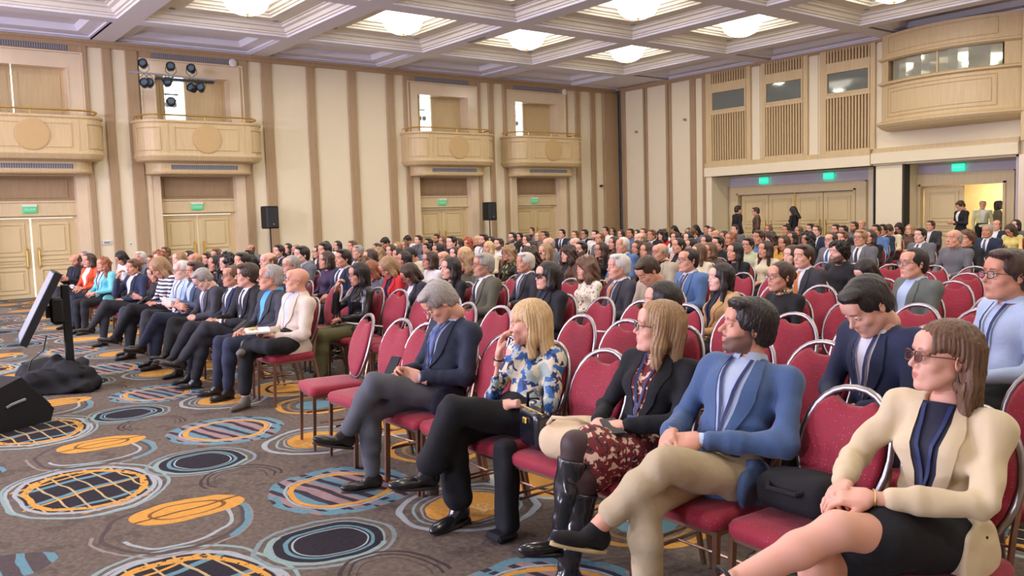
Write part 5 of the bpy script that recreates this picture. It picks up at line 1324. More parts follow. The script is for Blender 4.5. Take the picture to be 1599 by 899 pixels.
CROWD = [(-3.38, 2, 1.22, 'f', 'long', 'k', 'blouse', 'black', 'lap', '0', 1034, 435),
(-2.0, 2, 1.3, 'm', 'short', 'k', 'jacket', 'navy', 'bow', '0', 1385, 427),
(-9.4, 1, 1.15, 'm', 'short', 'g', 'jacket', 'charcoal', 'bow', '1', 335, 418),
(-11.6, 1, 1.14, 'f', 'long', 'd', 'blouse', 'black', 'phone', '0', 246, 411),
(-8.77, 1, 1.21, 'm', 'receding', 'b', 'suit', 'navy', 'lap', '1', 366, 411),
(-7.76, 2, 1.2, 'f', 'long', 'k', 'jacket', 'leather', 'chin', '1', 563, 409),
(-9.97, 1, 1.22, 'm', 'short', 'd', 'jacket', 'slate', 'cross', '0', 308, 406),
(-10.47, 1, 1.22, 'm', 'receding', 'w', 'jacket', 'lightblue', 'cross', '1', 287, 404),
(-12.66, 1, 1.19, 'm', 'short', 'b', 'jacket', 'navy', 'chin', '0', 212, 402),
(-10.99, 1, 1.24, 'f', 'long', 'l', 'blouse', 'striped', 'bow', '0', 267, 401),
(-14.48, 1, 1.18, 'f', 'wavy', 'a', 'jacket', 'cyan', 'lap', '0', 164, 400),
(-15.21, 2, 1.15, 'm', 'short', 'd', 'jacket', 'black', 'lap', '1', 241, 397),
(-16.47, 1, 1.2, 'm', 'bald', 'd', 'jacket', 'black', 'phone', '0', 122, 395),
(-15.46, 1, 1.22, 'f', 'bob', 'd', 'vest', 'orange', 'lap', '0', 142, 394),
(-20.55, 2, 1.14, 'm', 'short', 'g', 'jacket', 'black', 'lap', '0', 134, 391),
(-15.96, 2, 1.2, 'm', 'short', 'w', 'jacket', 'grey', 'lap', '0', 222, 391),
(-1.87, 3, 1.39, 'm', 'short', 'd', 'shirt', 'lightblue', 'lap', '1', 1571, 383),
(-8.13, 3, 1.12, 'f', 'bob', 'd', 'jacket', 'charcoal', 'bow', '1', 656, 410),
(-4.42, 4, 1.19, 'f', 'long', 'k', 'jacket', 'tan', 'lap', '0', 1127, 409),
(-9.03, 3, 1.13, 'f', 'bob', 'a', 'blouse', 'grey', 'bow', '1', 594, 407),
(-5.51, 3, 1.23, 'f', 'bob', 'k', 'jacket', 'black', 'lap', '2', 857, 407),
(-3.85, 4, 1.22, 'f', 'bun', 'd', 'blouse', 'leopard', 'lap', '1', 1219, 406),
(-4.13, 6, 1.12, 'f', 'long', 'k', 'blouse', 'black', 'bow', '0', 1364, 403),
(-9.45, 3, 1.17, 'f', 'curly', 'b', 'blouse', 'brown', 'lap', '0', 570, 400),
(-8.6, 3, 1.19, 'f', 'long', 'l', 'jacket', 'red', 'bow', '0', 622, 400),
(-7.48, 3, 1.21, 'f', 'long', 'k', 'blouse', 'black', 'lap', '0', 706, 400),
(-6.38, 4, 1.18, 'f', 'curly', 'b', 'blouse', 'creamprint', 'lap', '0', 917, 400),
(-12.9, 3, 1.13, 'f', 'long', 'k', 'blouse', 'black', 'bow', '0', 404, 398),
(-5.1, 4, 1.23, 'm', 'short', 'd', 'shirt', 'beige', 'bow', '0', 1029, 398),
(-12.05, 2, 1.2, 'f', 'long', 'k', 'blouse', 'black', 'lap', '0', 339, 397),
(-9.44, 2, 1.25, 'm', 'receding', 'g', 'jacket', 'grey', 'lap', '1', 457, 396),
(-11.58, 2, 1.23, 'f', 'curly', 'k', 'blouse', 'black', 'lap', '0', 357, 395),
(-15.24, 3, 1.13, 'm', 'short', 'd', 'jacket', 'brown', 'lap', '0', 326, 394),
(-5.59, 4, 1.25, 'm', 'short', 'w', 'suit', 'charcoal', 'lap', '0', 967, 394),
(-16.93, 2, 1.18, 'f', 'long', 'k', 'blouse', 'white', 'bow', '0', 200, 392),
(-12.92, 2, 1.23, 'm', 'bald', 'l', 'jacket', 'grey', 'lap', '0', 308, 392),
(-11.0, 2, 1.26, 'm', 'short', 'k', 'jacket', 'black', 'lap', '0', 381, 392),
(-8.53, 4, 1.2, 'f', 'curly', 'l', 'blouse', 'olive', 'lap', '1', 730, 392),
(-6.89, 3, 1.27, 'm', 'short', 'g', 'suit', 'olive', 'lap', '1', 757, 392),
(-7.38, 4, 1.22, 'm', 'short', 'w', 'sweater', 'charcoal', 'lap', '0', 822, 392),
(-14.79, 2, 1.22, 'f', 'curly', 'a', 'blouse', 'brown', 'lap', '0', 251, 391),
(-13.73, 2, 1.23, 'f', 'bob', 'l', 'blouse', 'grey', 'lap', '0', 282, 391),
(-10.11, 2, 1.28, 'm', 'bald', 'b', 'jacket', 'slate', 'lap', '0', 422, 391),
(-10.45, 3, 1.23, 'f', 'bob', 'd', 'blouse', 'purple', 'lap', '0', 512, 391),
(-10.01, 4, 1.19, 'f', 'long', 'k', 'blouse', 'black', 'lap', '0', 633, 391),
(-9.36, 4, 1.2, 'f', 'bob', 'd', 'blouse', 'white', 'lap', '1', 673, 391),
(-16.28, 3, 1.16, 'f', 'bob', 'k', 'blouse', 'black', 'lap', '0', 297, 390),
(-10.45, 5, 1.15, 'm', 'bald', 'l', 'suit', 'grey', 'lap', '1', 695, 390),
(-15.7, 4, 1.14, 'm', 'short', 'k', 'jacket', 'grey', 'lap', '1', 391, 389),
(-14.25, 3, 1.21, 'm', 'short', 'g', 'jacket', 'grey', 'lap', '0', 356, 388),
(-14.73, 3, 1.22, 'm', 'short', 'b', 'jacket', 'navy', 'lap', '0', 341, 387),
(-13.18, 4, 1.19, 'm', 'short', 'k', 'suit', 'grey', 'bow', '0', 479, 387),
(-9.96, 3, 1.27, 'm', 'short', 'k', 'suit', 'navy', 'lap', '0', 538, 387),
(-10.97, 4, 1.21, 'f', 'long', 'd', 'blouse', 'brown', 'lap', '0', 580, 387),
(-11.76, 5, 1.17, 'f', 'bob', 'k', 'blouse', 'black', 'lap', '0', 624, 386),
(-11.22, 5, 1.18, 'm', 'short', 'k', 'shirt', 'cream', 'bow', '0', 652, 386),
(-12.4, 5, 1.18, 'f', 'wavy', 'l', 'blouse', 'cream', 'lap', '0', 593, 385),
(-5.55, 5, 1.26, 'm', 'receding', 'k', 'suit', 'blue', 'lap', '1', 1076, 385),
(-17.74, 3, 1.22, 'm', 'short', 'b', 'jacket', 'brown', 'lap', '0', 261, 384),
(-11.52, 6, 1.15, 'f', 'bob', 'd', 'blouse', 'brown', 'lap', '0', 713, 384),
(-9.92, 5, 1.21, 'f', 'bob', 'y', 'blouse', 'black', 'lap', '0', 727, 384),
(-8.44, 5, 1.22, 'f', 'curly', 'd', 'blouse', 'black', 'lap', '0', 829, 384),
(-3.29, 5, 1.29, 'm', 'receding', 'k', 'jacket', 'greygreen', 'lap', '1', 1426, 384),
(-14.71, 5, 1.18, 'f', 'long', 'd', 'blouse', 'white', 'lap', '1', 498, 383),
(-8.75, 6, 1.19, 'f', 'curly', 'd', 'jacket', 'brown', 'lap', '0', 889, 383),
(-11.23, 3, 1.3, 'm', 'short', 'k', 'jacket', 'grey', 'lap', '0', 473, 382),
(-10.09, 6, 1.18, 'f', 'curly', 'l', 'blouse', 'dkfloral', 'lap', '1', 796, 382),
(-14.27, 4, 1.25, 'm', 'short', 'k', 'jacket', 'black', 'lap', '0', 438, 381),
(-15.66, 5, 1.19, 'f', 'bob', 'l', 'blouse', 'grey', 'lap', '0', 465, 381),
(-13.12, 5, 1.21, 'm', 'short', 'g', 'jacket', 'navy', 'lap', '0', 561, 381),
(-13.61, 6, 1.17, 'f', 'long', 'd', 'blouse', 'black', 'lap', '0', 613, 381),
(-5.62, 7, 1.2, 'f', 'bob', 'd', 'blouse', 'mustard', 'lap', '0', 1238, 381),
(-18.04, 5, 1.19, 'm', 'bald', 'b', 'jacket', 'grey', 'lap', '0', 394, 380),
(-18.24, 6, 1.16, 'f', 'bob', 'k', 'blouse', 'black', 'lap', '0', 452, 379),
(-14.15, 6, 1.19, 'f', 'bob', 'k', 'blouse', 'black', 'lap', '0', 590, 379),
(-12.04, 6, 1.2, 'f', 'long', 'k', 'blouse', 'white', 'lap', '0', 686, 379),
(-9.24, 6, 1.22, 'f', 'long', 'l', 'blouse', 'brown', 'lap', '0', 853, 379),
(-7.24, 7, 1.19, 'f', 'long', 'b', 'blouse', 'cream', 'lap', '0', 1092, 379),
(-4.86, 6, 1.26, 'm', 'short', 'd', 'suit', 'charcoal', 'lap', '0', 1257, 379),
(-13.86, 7, 1.16, 'm', 'short', 'k', 'shirt', 'blue', 'lap', '0', 669, 378),
(-12.45, 4, 1.3, 'm', 'short', 'k', 'jacket', 'black', 'lap', '0', 509, 377),
(-14.97, 7, 1.17, 'f', 'bob', 'l', 'blouse', 'grey', 'lap', '0', 623, 377),
(-9.07, 7, 1.2, 'f', 'long', 'd', 'blouse', 'black', 'lap', '1', 940, 377),
(-8.15, 7, 1.2, 'f', 'bob', 'd', 'blouse', 'brown', 'lap', '0', 1012, 377),
(-7.06, 6, 1.25, 'm', 'bald', 'g', 'jacket', 'beige', 'lap', '1', 1032, 377),
(-7.8, 8, 1.16, 'f', 'bob', 'b', 'blouse', 'brown', 'lap', '1', 1110, 377),
(-6.66, 7, 1.21, 'f', 'long', 'k', 'blouse', 'black', 'lap', '0', 1149, 377),
(-16.09, 6, 1.21, 'm', 'short', 'k', 'shirt', 'white', 'bow', '0', 518, 376),
(-17.66, 7, 1.18, 'f', 'long', 'k', 'blouse', 'black', 'lap', '0', 529, 375),
(-11.86, 7, 1.2, 'f', 'long', 'y', 'blouse', 'cream', 'lap', '0', 765, 375),
(-10.7, 7, 1.21, 'f', 'bun', 'k', 'blouse', 'black', 'lap', '0', 831, 375),
(-9.49, 7, 1.21, 'm', 'short', 'k', 'suit', 'blue', 'lap', '1', 910, 375),
(-9.22, 8, 1.18, 'f', 'wavy', 'd', 'blouse', 'black', 'lap', '0', 997, 375),
(-5.04, 7, 1.25, 'm', 'curlyshort', 'k', 'shirt', 'black', 'lap', '0', 1311, 375),
(-15.13, 6, 1.24, 'm', 'short', 'b', 'jacket', 'brown', 'lap', '0', 552, 374),
(-16.26, 8, 1.16, 'f', 'wavy', 'b', 'blouse', 'brown', 'lap', '0', 634, 374),
(-11.19, 8, 1.18, 'm', 'short', 'k', 'suit', 'blue', 'bow', '0', 868, 374),
(-6.87, 8, 1.19, 'f', 'long', 'd', 'blouse', 'cream', 'lap', '0', 1196, 374),
(-15.28, 8, 1.21, 'm', 'short', 'k', 'jacket', 'black', 'lap', '0', 671, 371),
(-14.15, 8, 1.21, 'f', 'long', 'd', 'blouse', 'black', 'lap', '0', 718, 371),
(-15.17, 9, 1.17, 'f', 'curly', 'r', 'blouse', 'brown', 'lap', '0', 732, 371),
(-8.94, 9, 1.18, 'f', 'long', 'k', 'blouse', 'black', 'lap', '1', 1080, 371),
(-16.96, 8, 1.22, 'm', 'short', 'k', 'jacket', 'black', 'bow', '0', 609, 370),
(-12.8, 8, 1.22, 'm', 'short', 'd', 'shirt', 'white', 'lap', '0', 781, 370),
(-8.39, 8, 1.23, 'f', 'bun', 'k', 'jacket', 'pink', 'lap', '0', 1061, 370),
(-10.66, 8, 1.24, 'm', 'bald', 'l', 'shirt', 'white', 'lap', '0', 900, 369),
(-7.83, 9, 1.2, 'm', 'short', 'k', 'shirt', 'sage', 'cross', '1', 1170, 369),
(-16.16, 9, 1.21, 'f', 'long', 'b', 'blouse', 'brown', 'lap', '0', 693, 368),
(-14.32, 9, 1.21, 'f', 'bob', 'k', 'blouse', 'black', 'lap', '0', 768, 368),
(-10.25, 7, 1.28, 'm', 'bald', 'g', 'jacket', 'grey', 'lap', '0', 859, 368),
(-8.62, 7, 1.28, 'm', 'receding', 'w', 'suit', 'blue', 'lap', '0', 974, 368),
(-10.68, 9, 1.21, 'f', 'long', 'd', 'blouse', 'brown', 'lap', '0', 960, 368),
(-19.1, 10, 1.19, 'm', 'short', 'k', 'shirt', 'white', 'bow', '0', 643, 367),
(-13.01, 7, 1.3, 'm', 'short', 'k', 'jacket', 'black', 'lap', '0', 707, 367),
(-16.09, 10, 1.19, 'f', 'bob', 'y', 'blouse', 'black', 'lap', '0', 748, 367),
(-8.4, 9, 1.22, 'm', 'short', 'k', 'shirt', 'black', 'lap', '1', 1122, 367),
(-17.2, 9, 1.24, 'm', 'short', 'd', 'shirt', 'grey', 'lap', '0', 655, 366),
(-14.28, 10, 1.2, 'f', 'long', 'd', 'blouse', 'white', 'lap', '0', 824, 366),
(-9.39, 10, 1.2, 'f', 'long', 'k', 'blouse', 'brown', 'lap', '0', 1104, 366),
(-7.85, 10, 1.19, 'f', 'long', 'd', 'blouse', 'mustard', 'chin', '0', 1226, 366),
(-5.91, 12, 1.13, 'f', 'long', 'y', 'suit', 'charcoal', 'bow', '0', 1494, 366),
(-17.84, 10, 1.24, 'm', 'short', 'd', 'shirt', 'cream', 'chin', '0', 684, 364),
(-13.29, 8, 1.3, 'm', 'short', 'k', 'shirt', 'white', 'lap', '0', 757, 364),
(-15.7, 11, 1.23, 'm', 'short', 'k', 'jacket', 'black', 'lap', '0', 813, 362),
(-12.0, 10, 1.25, 'm', 'receding', 'b', 'jacket', 'grey', 'lap', '0', 938, 362),
(-10.95, 10, 1.25, 'm', 'bald', 'l', 'shirt', 'cream', 'lap', '0', 1000, 362),
(-9.6, 11, 1.21, 'f', 'wavy', 'a', 'blouse', 'green', 'lap', '0', 1142, 362),
(-14.77, 10, 1.27, 'm', 'short', 'k', 'jacket', 'black', 'lap', '1', 802, 361),
(-16.13, 12, 1.21, 'f', 'wavy', 'l', 'blouse', 'brown', 'lap', '0', 842, 361),
(-11.71, 12, 1.19, 'f', 'long', 'd', 'blouse', 'white', 'lap', '0', 1056, 361),
(-10.57, 11, 1.22, 'f', 'bob', 'k', 'blouse', 'black', 'lap', '0', 1076, 361),
(-8.77, 11, 1.21, 'f', 'curly', 'd', 'blouse', 'mustard', 'lap', '0', 1203, 361),
(-8.05, 11, 1.21, 'f', 'curly', 'k', 'blouse', 'black', 'lap', '0', 1261, 361),
(-7.04, 10, 1.24, 'm', 'receding', 'd', 'suit', 'grey', 'lap', '1', 1299, 361),
(-8.95, 12, 1.19, 'f', 'bob', 'k', 'blouse', 'brown', 'lap', '0', 1238, 360),
(-14.78, 11, 1.27, 'm', 'short', 'd', 'shirt', 'grey', 'lap', '0', 852, 359),
(-14.77, 12, 1.24, 'm', 'short', 'b', 'shirt', 'grey', 'lap', '0', 900, 359),
(-10.47, 12, 1.21, 'f', 'long', 'k', 'blouse', 'black', 'lap', '0', 1132, 359),
(-7.41, 11, 1.23, 'm', 'short', 'b', 'jacket', 'slate', 'lap', '0', 1317, 359),
(-14.09, 12, 1.25, 'm', 'short', 'k', 'shirt', 'white', 'lap', '0', 931, 358),
(-15.12, 14, 1.19, 'f', 'long', 'k', 'blouse', 'black', 'lap', '0', 971, 358),
(-14.57, 14, 1.19, 'f', 'bob', 'k', 'blouse', 'black', 'lap', '0', 996, 358),
(-12.91, 13, 1.21, 'f', 'curly', 'k', 'blouse', 'red', 'lap', '0', 1035, 358),
(-8.32, 10, 1.28, 'm', 'short', 'd', 'shirt', 'blue', 'lap', '0', 1186, 358),
(-7.46, 12, 1.21, 'f', 'long', 'd', 'blouse', 'black', 'lap', '0', 1360, 358),
(-5.35, 11, 1.24, 'm', 'curlyshort', 'b', 'shirt', 'black', 'lap', '0', 1510, 358),
(-16.3, 13, 1.25, 'm', 'short', 'k', 'suit', 'navy', 'lap', '0', 879, 357),
(-15.46, 13, 1.24, 'm', 'short', 'k', 'jacket', 'black', 'lap', '1', 914, 357),
(-12.36, 12, 1.25, 'm', 'short', 'b', 'suit', 'black', 'lap', '0', 1019, 357),
(-11.41, 13, 1.21, 'm', 'bald', 'l', 'shirt', 'grey', 'lap', '0', 1119, 357),
(-6.57, 10, 1.28, 'm', 'short', 'l', 'suit', 'grey', 'lap', '1', 1345, 357),
(-13.88, 13, 1.25, 'm', 'short', 'k', 'shirt', 'blue', 'lap', '0', 986, 356),
(-12.74, 14, 1.21, 'm', 'short', 'b', 'suit', 'grey', 'bow', '0', 1087, 356),
(-5.1, 10, 1.29, 'm', 'bald', 'g', 'shirt', 'grey', 'lap', '0', 1490, 356),
(-17.3, 16, 1.2, 'f', 'long', 'k', 'blouse', 'black', 'lap', '0', 958, 355),
(-13.46, 13, 1.26, 'm', 'short', 'b', 'shirt', 'green', 'lap', '0', 1007, 355),
(-13.63, 14, 1.23, 'm', 'short', 'l', 'shirt', 'white', 'lap', '0', 1041, 355),
(-13.72, 15, 1.2, 'f', 'bob', 'k', 'blouse', 'brown', 'lap', '0', 1077, 355),
(-20.94, 16, 1.24, 'm', 'short', 'd', 'jacket', 'grey', 'lap', '0', 832, 354),
(-13.03, 15, 1.21, 'f', 'bob', 'b', 'blouse', 'black', 'lap', '0', 1112, 354),
(-6.62, 12, 1.24, 'm', 'short', 'k', 'suit', 'grey', 'lap', '0', 1438, 354),
(-16.63, 15, 1.26, 'm', 'short', 'k', 'shirt', 'white', 'lap', '0', 947, 353),
(-17.38, 19, 1.16, 'f', 'long', 'k', 'blouse', 'black', 'bow', '0', 1057, 352),
(-11.28, 16, 1.19, 'f', 'long', 'b', 'blouse', 'brown', 'lap', '0', 1248, 352),
(-16.53, 19, 1.17, 'f', 'long', 'k', 'blouse', 'black', 'bow', '0', 1091, 351),
(-13.92, 16, 1.23, 'm', 'short', 'k', 'shirt', 'blue', 'lap', '0', 1105, 351),
(-13.05, 16, 1.24, 'm', 'short', 'd', 'jacket', 'grey', 'lap', '0', 1149, 350),
(-12.75, 17, 1.21, 'f', 'bob', 'b', 'blouse', 'white', 'lap', '0', 1201, 350),
(-10.97, 15, 1.25, 'm', 'short', 'k', 'shirt', 'black', 'lap', '0', 1229, 350),
(-9.63, 14, 1.26, 'm', 'short', 'b', 'suit', 'navy', 'lap', '0', 1277, 350),
(-9.06, 14, 1.25, 'm', 'short', 'k', 'shirt', 'black', 'lap', '0', 1318, 350),
(-9.07, 16, 1.2, 'm', 'short', 'd', 'shirt', 'cream', 'bow', '0', 1393, 350),
(-7.08, 17, 1.15, 'f', 'long', 'd', 'blouse', 'yellow', 'bow', '0', 1583, 350),
(-9.78, 15, 1.25, 'm', 'short', 'k', 'shirt', 'blue', 'lap', '0', 1306, 349),
(-8.38, 14, 1.26, 'm', 'short', 'k', 'shirt', 'blue', 'lap', '0', 1369, 349),
(-8.76, 15, 1.24, 'm', 'short', 'k', 'suit', 'navy', 'lap', '1', 1379, 349),
(-9.15, 17, 1.18, 'f', 'bob', 'l', 'blouse', 'brown', 'lap', '0', 1422, 349),
(-6.39, 14, 1.24, 'm', 'receding', 'g', 'suit', 'navy', 'lap', '0', 1543, 349),
(-10.38, 15, 1.27, 'm', 'short', 'k', 'jacket', 'black', 'lap', '0', 1266, 348),
(-10.31, 19, 1.16, 'f', 'bob', 'k', 'blouse', 'black', 'bow', '0', 1408, 348),
(-10.45, 17, 1.26, 'm', 'short', 'd', 'shirt', 'grey', 'lap', '0', 1335, 345),
(-9.16, 18, 1.24, 'm', 'short', 'd', 'jacket', 'charcoal', 'lap', '0', 1454, 343),
(-11.32, 19, 1.27, 'm', 'bald', 'l', 'shirt', 'grey', 'lap', '0', 1347, 342),
(-7.77, 18, 1.24, 'm', 'bald', 'b', 'jacket', 'navy', 'lap', '0', 1557, 342),
(-7.76, 19, 1.21, 'f', 'bob', 'k', 'blouse', 'grey', 'lap', '0', 1587, 342)]
# ------------------------------------------------------------------ crowd placement
ORD = ['zeroth', 'first', 'second', 'third', 'fourth', 'fifth', 'sixth', 'seventh', 'eighth', 'ninth', 'tenth', 'eleventh', 'twelfth', 'thirteenth', 'fourteenth', 'fifteenth', 'sixteenth', 'seventeenth', 'eighteenth', 'nineteenth', 'twentieth', 'twenty-first', 'twenty-second', 'twenty-third', 'twenty-fourth', 'twenty-fifth', 'twenty-sixth', 'twenty-seventh', 'twenty-eighth', 'twenty-ninth', 'thirtieth']
HNAME = dict(k='black-haired', d='dark-haired', b='brown-haired', l='light-brown-haired', y='blonde', g='grey-haired', w='white-haired', a='auburn-haired', r='red-haired')
CNAME = dict(lightblue='light blue', dkfloral='dark floral', creamprint='cream printed', greygreen='grey-green', leather='black leather', leopard='black-and-leopard', cyan='cyan', purple='dark purple', charcoal='charcoal', slate='slate blue')
GNAME = dict(suit='suit', jacket='jacket', shirt='shirt', blouse='top', vest='vest', sweater='sweater')
def row_y(r, x): return 3.03+.94*(r-1)+(.33 if x < -6.2 else 0)
STAGE_T = (-9.0, -4.0)
def face_yaw(x, y): return math.atan2(STAGE_T[0]-x, -(STAGE_T[1]-y))
rg = random.Random(11)
HEROX = [-8.32, -7.78, -7.28, -4.36, -3.52, -2.64, -2.2, -1.3]
rows = {}
for e in CROWD: rows.setdefault(e[1], []).append(e)
occ = {r: sorted([e[0] for e in v]+(HEROX if r == 1 else [])) for r, v in rows.items()}
def place_person(e, idx, parent=None):
    X, r, zt, sex, hs, hk, kind, colr, pose, gl, _, _ = e
    fem = sex == 'f'; gl = int(gl); Yb = row_y(r, X)
    legsty = 'flat'
    if r == 1: legsty = 'flat' if colr in ('cyan', 'orange') else ('crossL' if idx % 2 else 'crossR')
    A = archetype(fem, pose, legsty, {'sweater': 'jacket'}.get(kind, kind) if kind != 'vest' else 'jacket')
    s = max(.90, min(1.10, zt/(1.265 if pose != 'bow' else 1.22)))
    yaw = max(-.75, min(.75, face_yaw(X, Yb)*.75+rg.uniform(-.10, .10)))
    if pose == 'bow': yaw *= .6
    who = 'woman' if fem else 'man'
    hn = 'bald' if hs == 'bald' else ('balding '+HNAME[hk] if hs == 'receding' else (('curly ' if 'curly' in hs else 'long ' if hs == 'long' else '')+HNAME[hk]))
    short = '%s %s in %s %s%s' % (hn, who, CNAME.get(colr, colr), GNAME[kind], {0: '', 1: ' with glasses', 2: ' with dark sunglasses'}[gl])
    pos = 'row %s, %s person from left' % (ORD[r], ORD[occ[r].index(X)+1])
    pos = '%s row, %s person from left' % (ORD[r], ORD[occ[r].index(X)+1])
    t = empty('person', (X, Yb-.27, 0), yaw, (short+', '+pos), 'person', 'seated audience', s=s)
    tone = rg.choice([0, 1, 1, 2, 2, 4]) if colr != 'x' else 1
    beard = rg.choice([0, 0, .25, .8]) if (not fem and hs in ('short', 'curlyshort', 'bald') and hk in 'kdbg') else 0.0
    if (X, r) == (0, 0): beard = 0
    link('body', A['body'], t, [sm(tone, hk if hs != 'bald' else 'd', beard), M_EYE, M_IRIS])
    m = topmat(colr); nm = {'suit': 'jacket'}.get(kind, kind)
    top = link(nm, A['top'], t, [m])
    prt = A['parts']
    if 'shirt_front' in prt:
        under = M_SHIRT if (kind == 'suit' or colr in ('cyan', 'orange', 'blue', 'lightblue', 'charcoal', 'navy')) else (mat('cloth_black', rgb(30, 30, 34), .78) if fem or idx % 3 == 0 else mat('cloth_lightblue', rgb(172, 190, 216), .78))
        link('shirt_front', prt['shirt_front'], t, [under]); link('lapels', prt['lapels'], t, [m]); link('collar', prt['collar'], t, [under])
        if 'tie' in prt: link('tie', prt['tie'], t, [TIES[2] if colr == 'charcoal' and 12 < X+20 else TIES[idx % 2]])
    else:
        if kind == 'shirt': link('collar', prt['collar'], t, [m])
        elif colr == 'leopard': link('scarf', prt['collar'], t, [blotch_mat('leopard_print', rgb(222, 196, 150), rgb(40, 32, 28), rgb(120, 84, 50), 60, .50, .60)])
    if (idx % 2 == 0 or r == 2 or colr == 'lightblue') and r < 10 and kind != 'blouse':
        link('lanyard', A['lan'], t, [M_LAN]); link('badge', A['badge'], t, [M_PAPER])
    link('trousers', A['trousers'], t, [M_TROU[idx % 3] if colr != 'leather' else M_TROU[3]])
    for sm_ in A['shoes']: link('shoe', sm_, t, [M_SHOE, M_SOLE])
    R, Hp = A['Rh'], A['J']['H']
    if True:
        ho = link('hair', hair_mesh(hs if hs != 'long' or idx % 4 else 'lob', fem, .0078, 1+idx % 2), t, [hm(hk)]); ho.matrix_local = mat4(R, Hp, 1.0)
    if gl:
        g = link('glasses', GL2 if gl == 2 else GL, t, [M_BLACK, M_LENS if gl == 1 else M_BLACK]); g.matrix_local = mat4(R, Hp, 1.0)
    if pose == 'phone' or (pose == 'bow' and idx % 2):
        a = (np.array(A['J']['wrL'])+np.array(A['J']['wrR']))/2
        ph = MB().box((-.036, -.005, -.075), (.036, .005, .075), 0, .004).build('phone', M_BLACK, None)
        c = Vector((float(a[0]), float(a[1])-.10, float(a[2])+.05)); ph.matrix_world = Matrix.Translation((X, Yb-.27, 0)) @ Matrix.Rotation(yaw, 4, 'Z') @ Matrix.Scale(s, 4) @ Matrix.Translation(c) @ Matrix.Rotation(-1.0, 4, 'X')
        tag(ph, 'dark phone held by the '+short.split(' with')[0]+' in '+ORD[r]+' row', 'phone')
    return short, pos
for i, e in enumerate(sorted(CROWD, key=lambda q: (q[1], q[0]))):
    short, pos = place_person(e, i)
    chair(e[0], row_y(e[1], e[0])-.30, 0, 'red chair under the %s, %s' % (short.split(' with')[0], pos.replace(' person', '')), near=e[1] <= 3, group='occupied banquet chairs')

# empty chairs: the gaps of the block near the camera
fwv, rv = _fw, _r
def in_view(x, y, m=.06):
    d = np.array([x, y, .7-CAM_H]); z = d @ _fw
    return z > .8 and abs((d @ _r)/z) < 799.5/CAM_F+m and y > 0
SP = .46
ne = 0
for r in range(1, 9):
    taken = occ.get(r, [])
    xs = []
    if r == 1: xs = [-5.66, -5.13, -4.76, -3.94, -3.08, -1.75]
    else:
        x = 1.0+.1*r
        while x > -21:
            y = row_y(r, x)
            if -6.3 < x < -5.95: x -= SP*.5; continue
            if in_view(x, y) and min([abs(x-q) for q in taken+xs]+[9]) > .43:
                if x > -6.2 or (r <= 4 and x > -9.5) or (r <= 2 and x > -13): xs.append(x)
                x -= SP
            else: x -= .06
    for k, x in enumerate(sorted(xs)):
        lab = 'empty red banquet chair, %s row, %s empty one from the left' % (ORD[r], ORD[k+1])
        if r == 1: lab = ['empty magenta-lit chair at the left end of the centre front row', 'second empty red chair from the aisle, front row', 'third red chair from the aisle, beside the man in navy suit', 'red chair behind the crossed knee of the woman in floral blouse', 'red chair holding the handbag and beige bag, front row', 'red chair between the man in blue blazer and the woman in cream blazer'][k]
        rz = -.18 if (r == 1 and k == 0) else (.04*((k*7) % 5-2))
        chair(x, row_y(r, x)-.30, rz, lab, near=r <= 5, group='empty banquet chairs'); ne += 1

# ------------------------------------------------------------------ the front-row figures, each modelled on its own pose
def skirt_mesh(J, frac, g=.03, h=.010, seed=3):
    lo, hi = bounds(J, .2, ('P', 'hipL', 'hipR', 'knL', 'knR')); f = Field(lo, hi, h); R = tframe(J); P = np.array(J['P'])
    f.ell(P, (.155, .125, .10), R, k=0)
    a, b = np.array(J['hipL']), np.array(J['hipR']); ka, kb = a+(np.array(J['knL'])-a)*frac, b+(np.array(J['knR'])-b)*frac
    f.cap(a, ka, .09+g*.4, .066+g, k=.05); f.cap(b, kb, .09+g*.4, .066+g, k=.05); f.cap((a+b)/2, (ka+kb)/2, .10, .075+g*.6, k=.06)
    f.folds(.004, 40, seed); return f.mesh()
def cuff_rings(J, keys, r, m, parent, nm='shirt_cuff', off=.0):
    for s_ in keys:
        e_, w_ = np.array(J['el'+s_]), np.array(J['wr'+s_]); d = nrm(w_-e_); b = MB(); b.tube([w_-d*.035, w_-d*.0], r, 12); b.build(nm, m, parent, True)
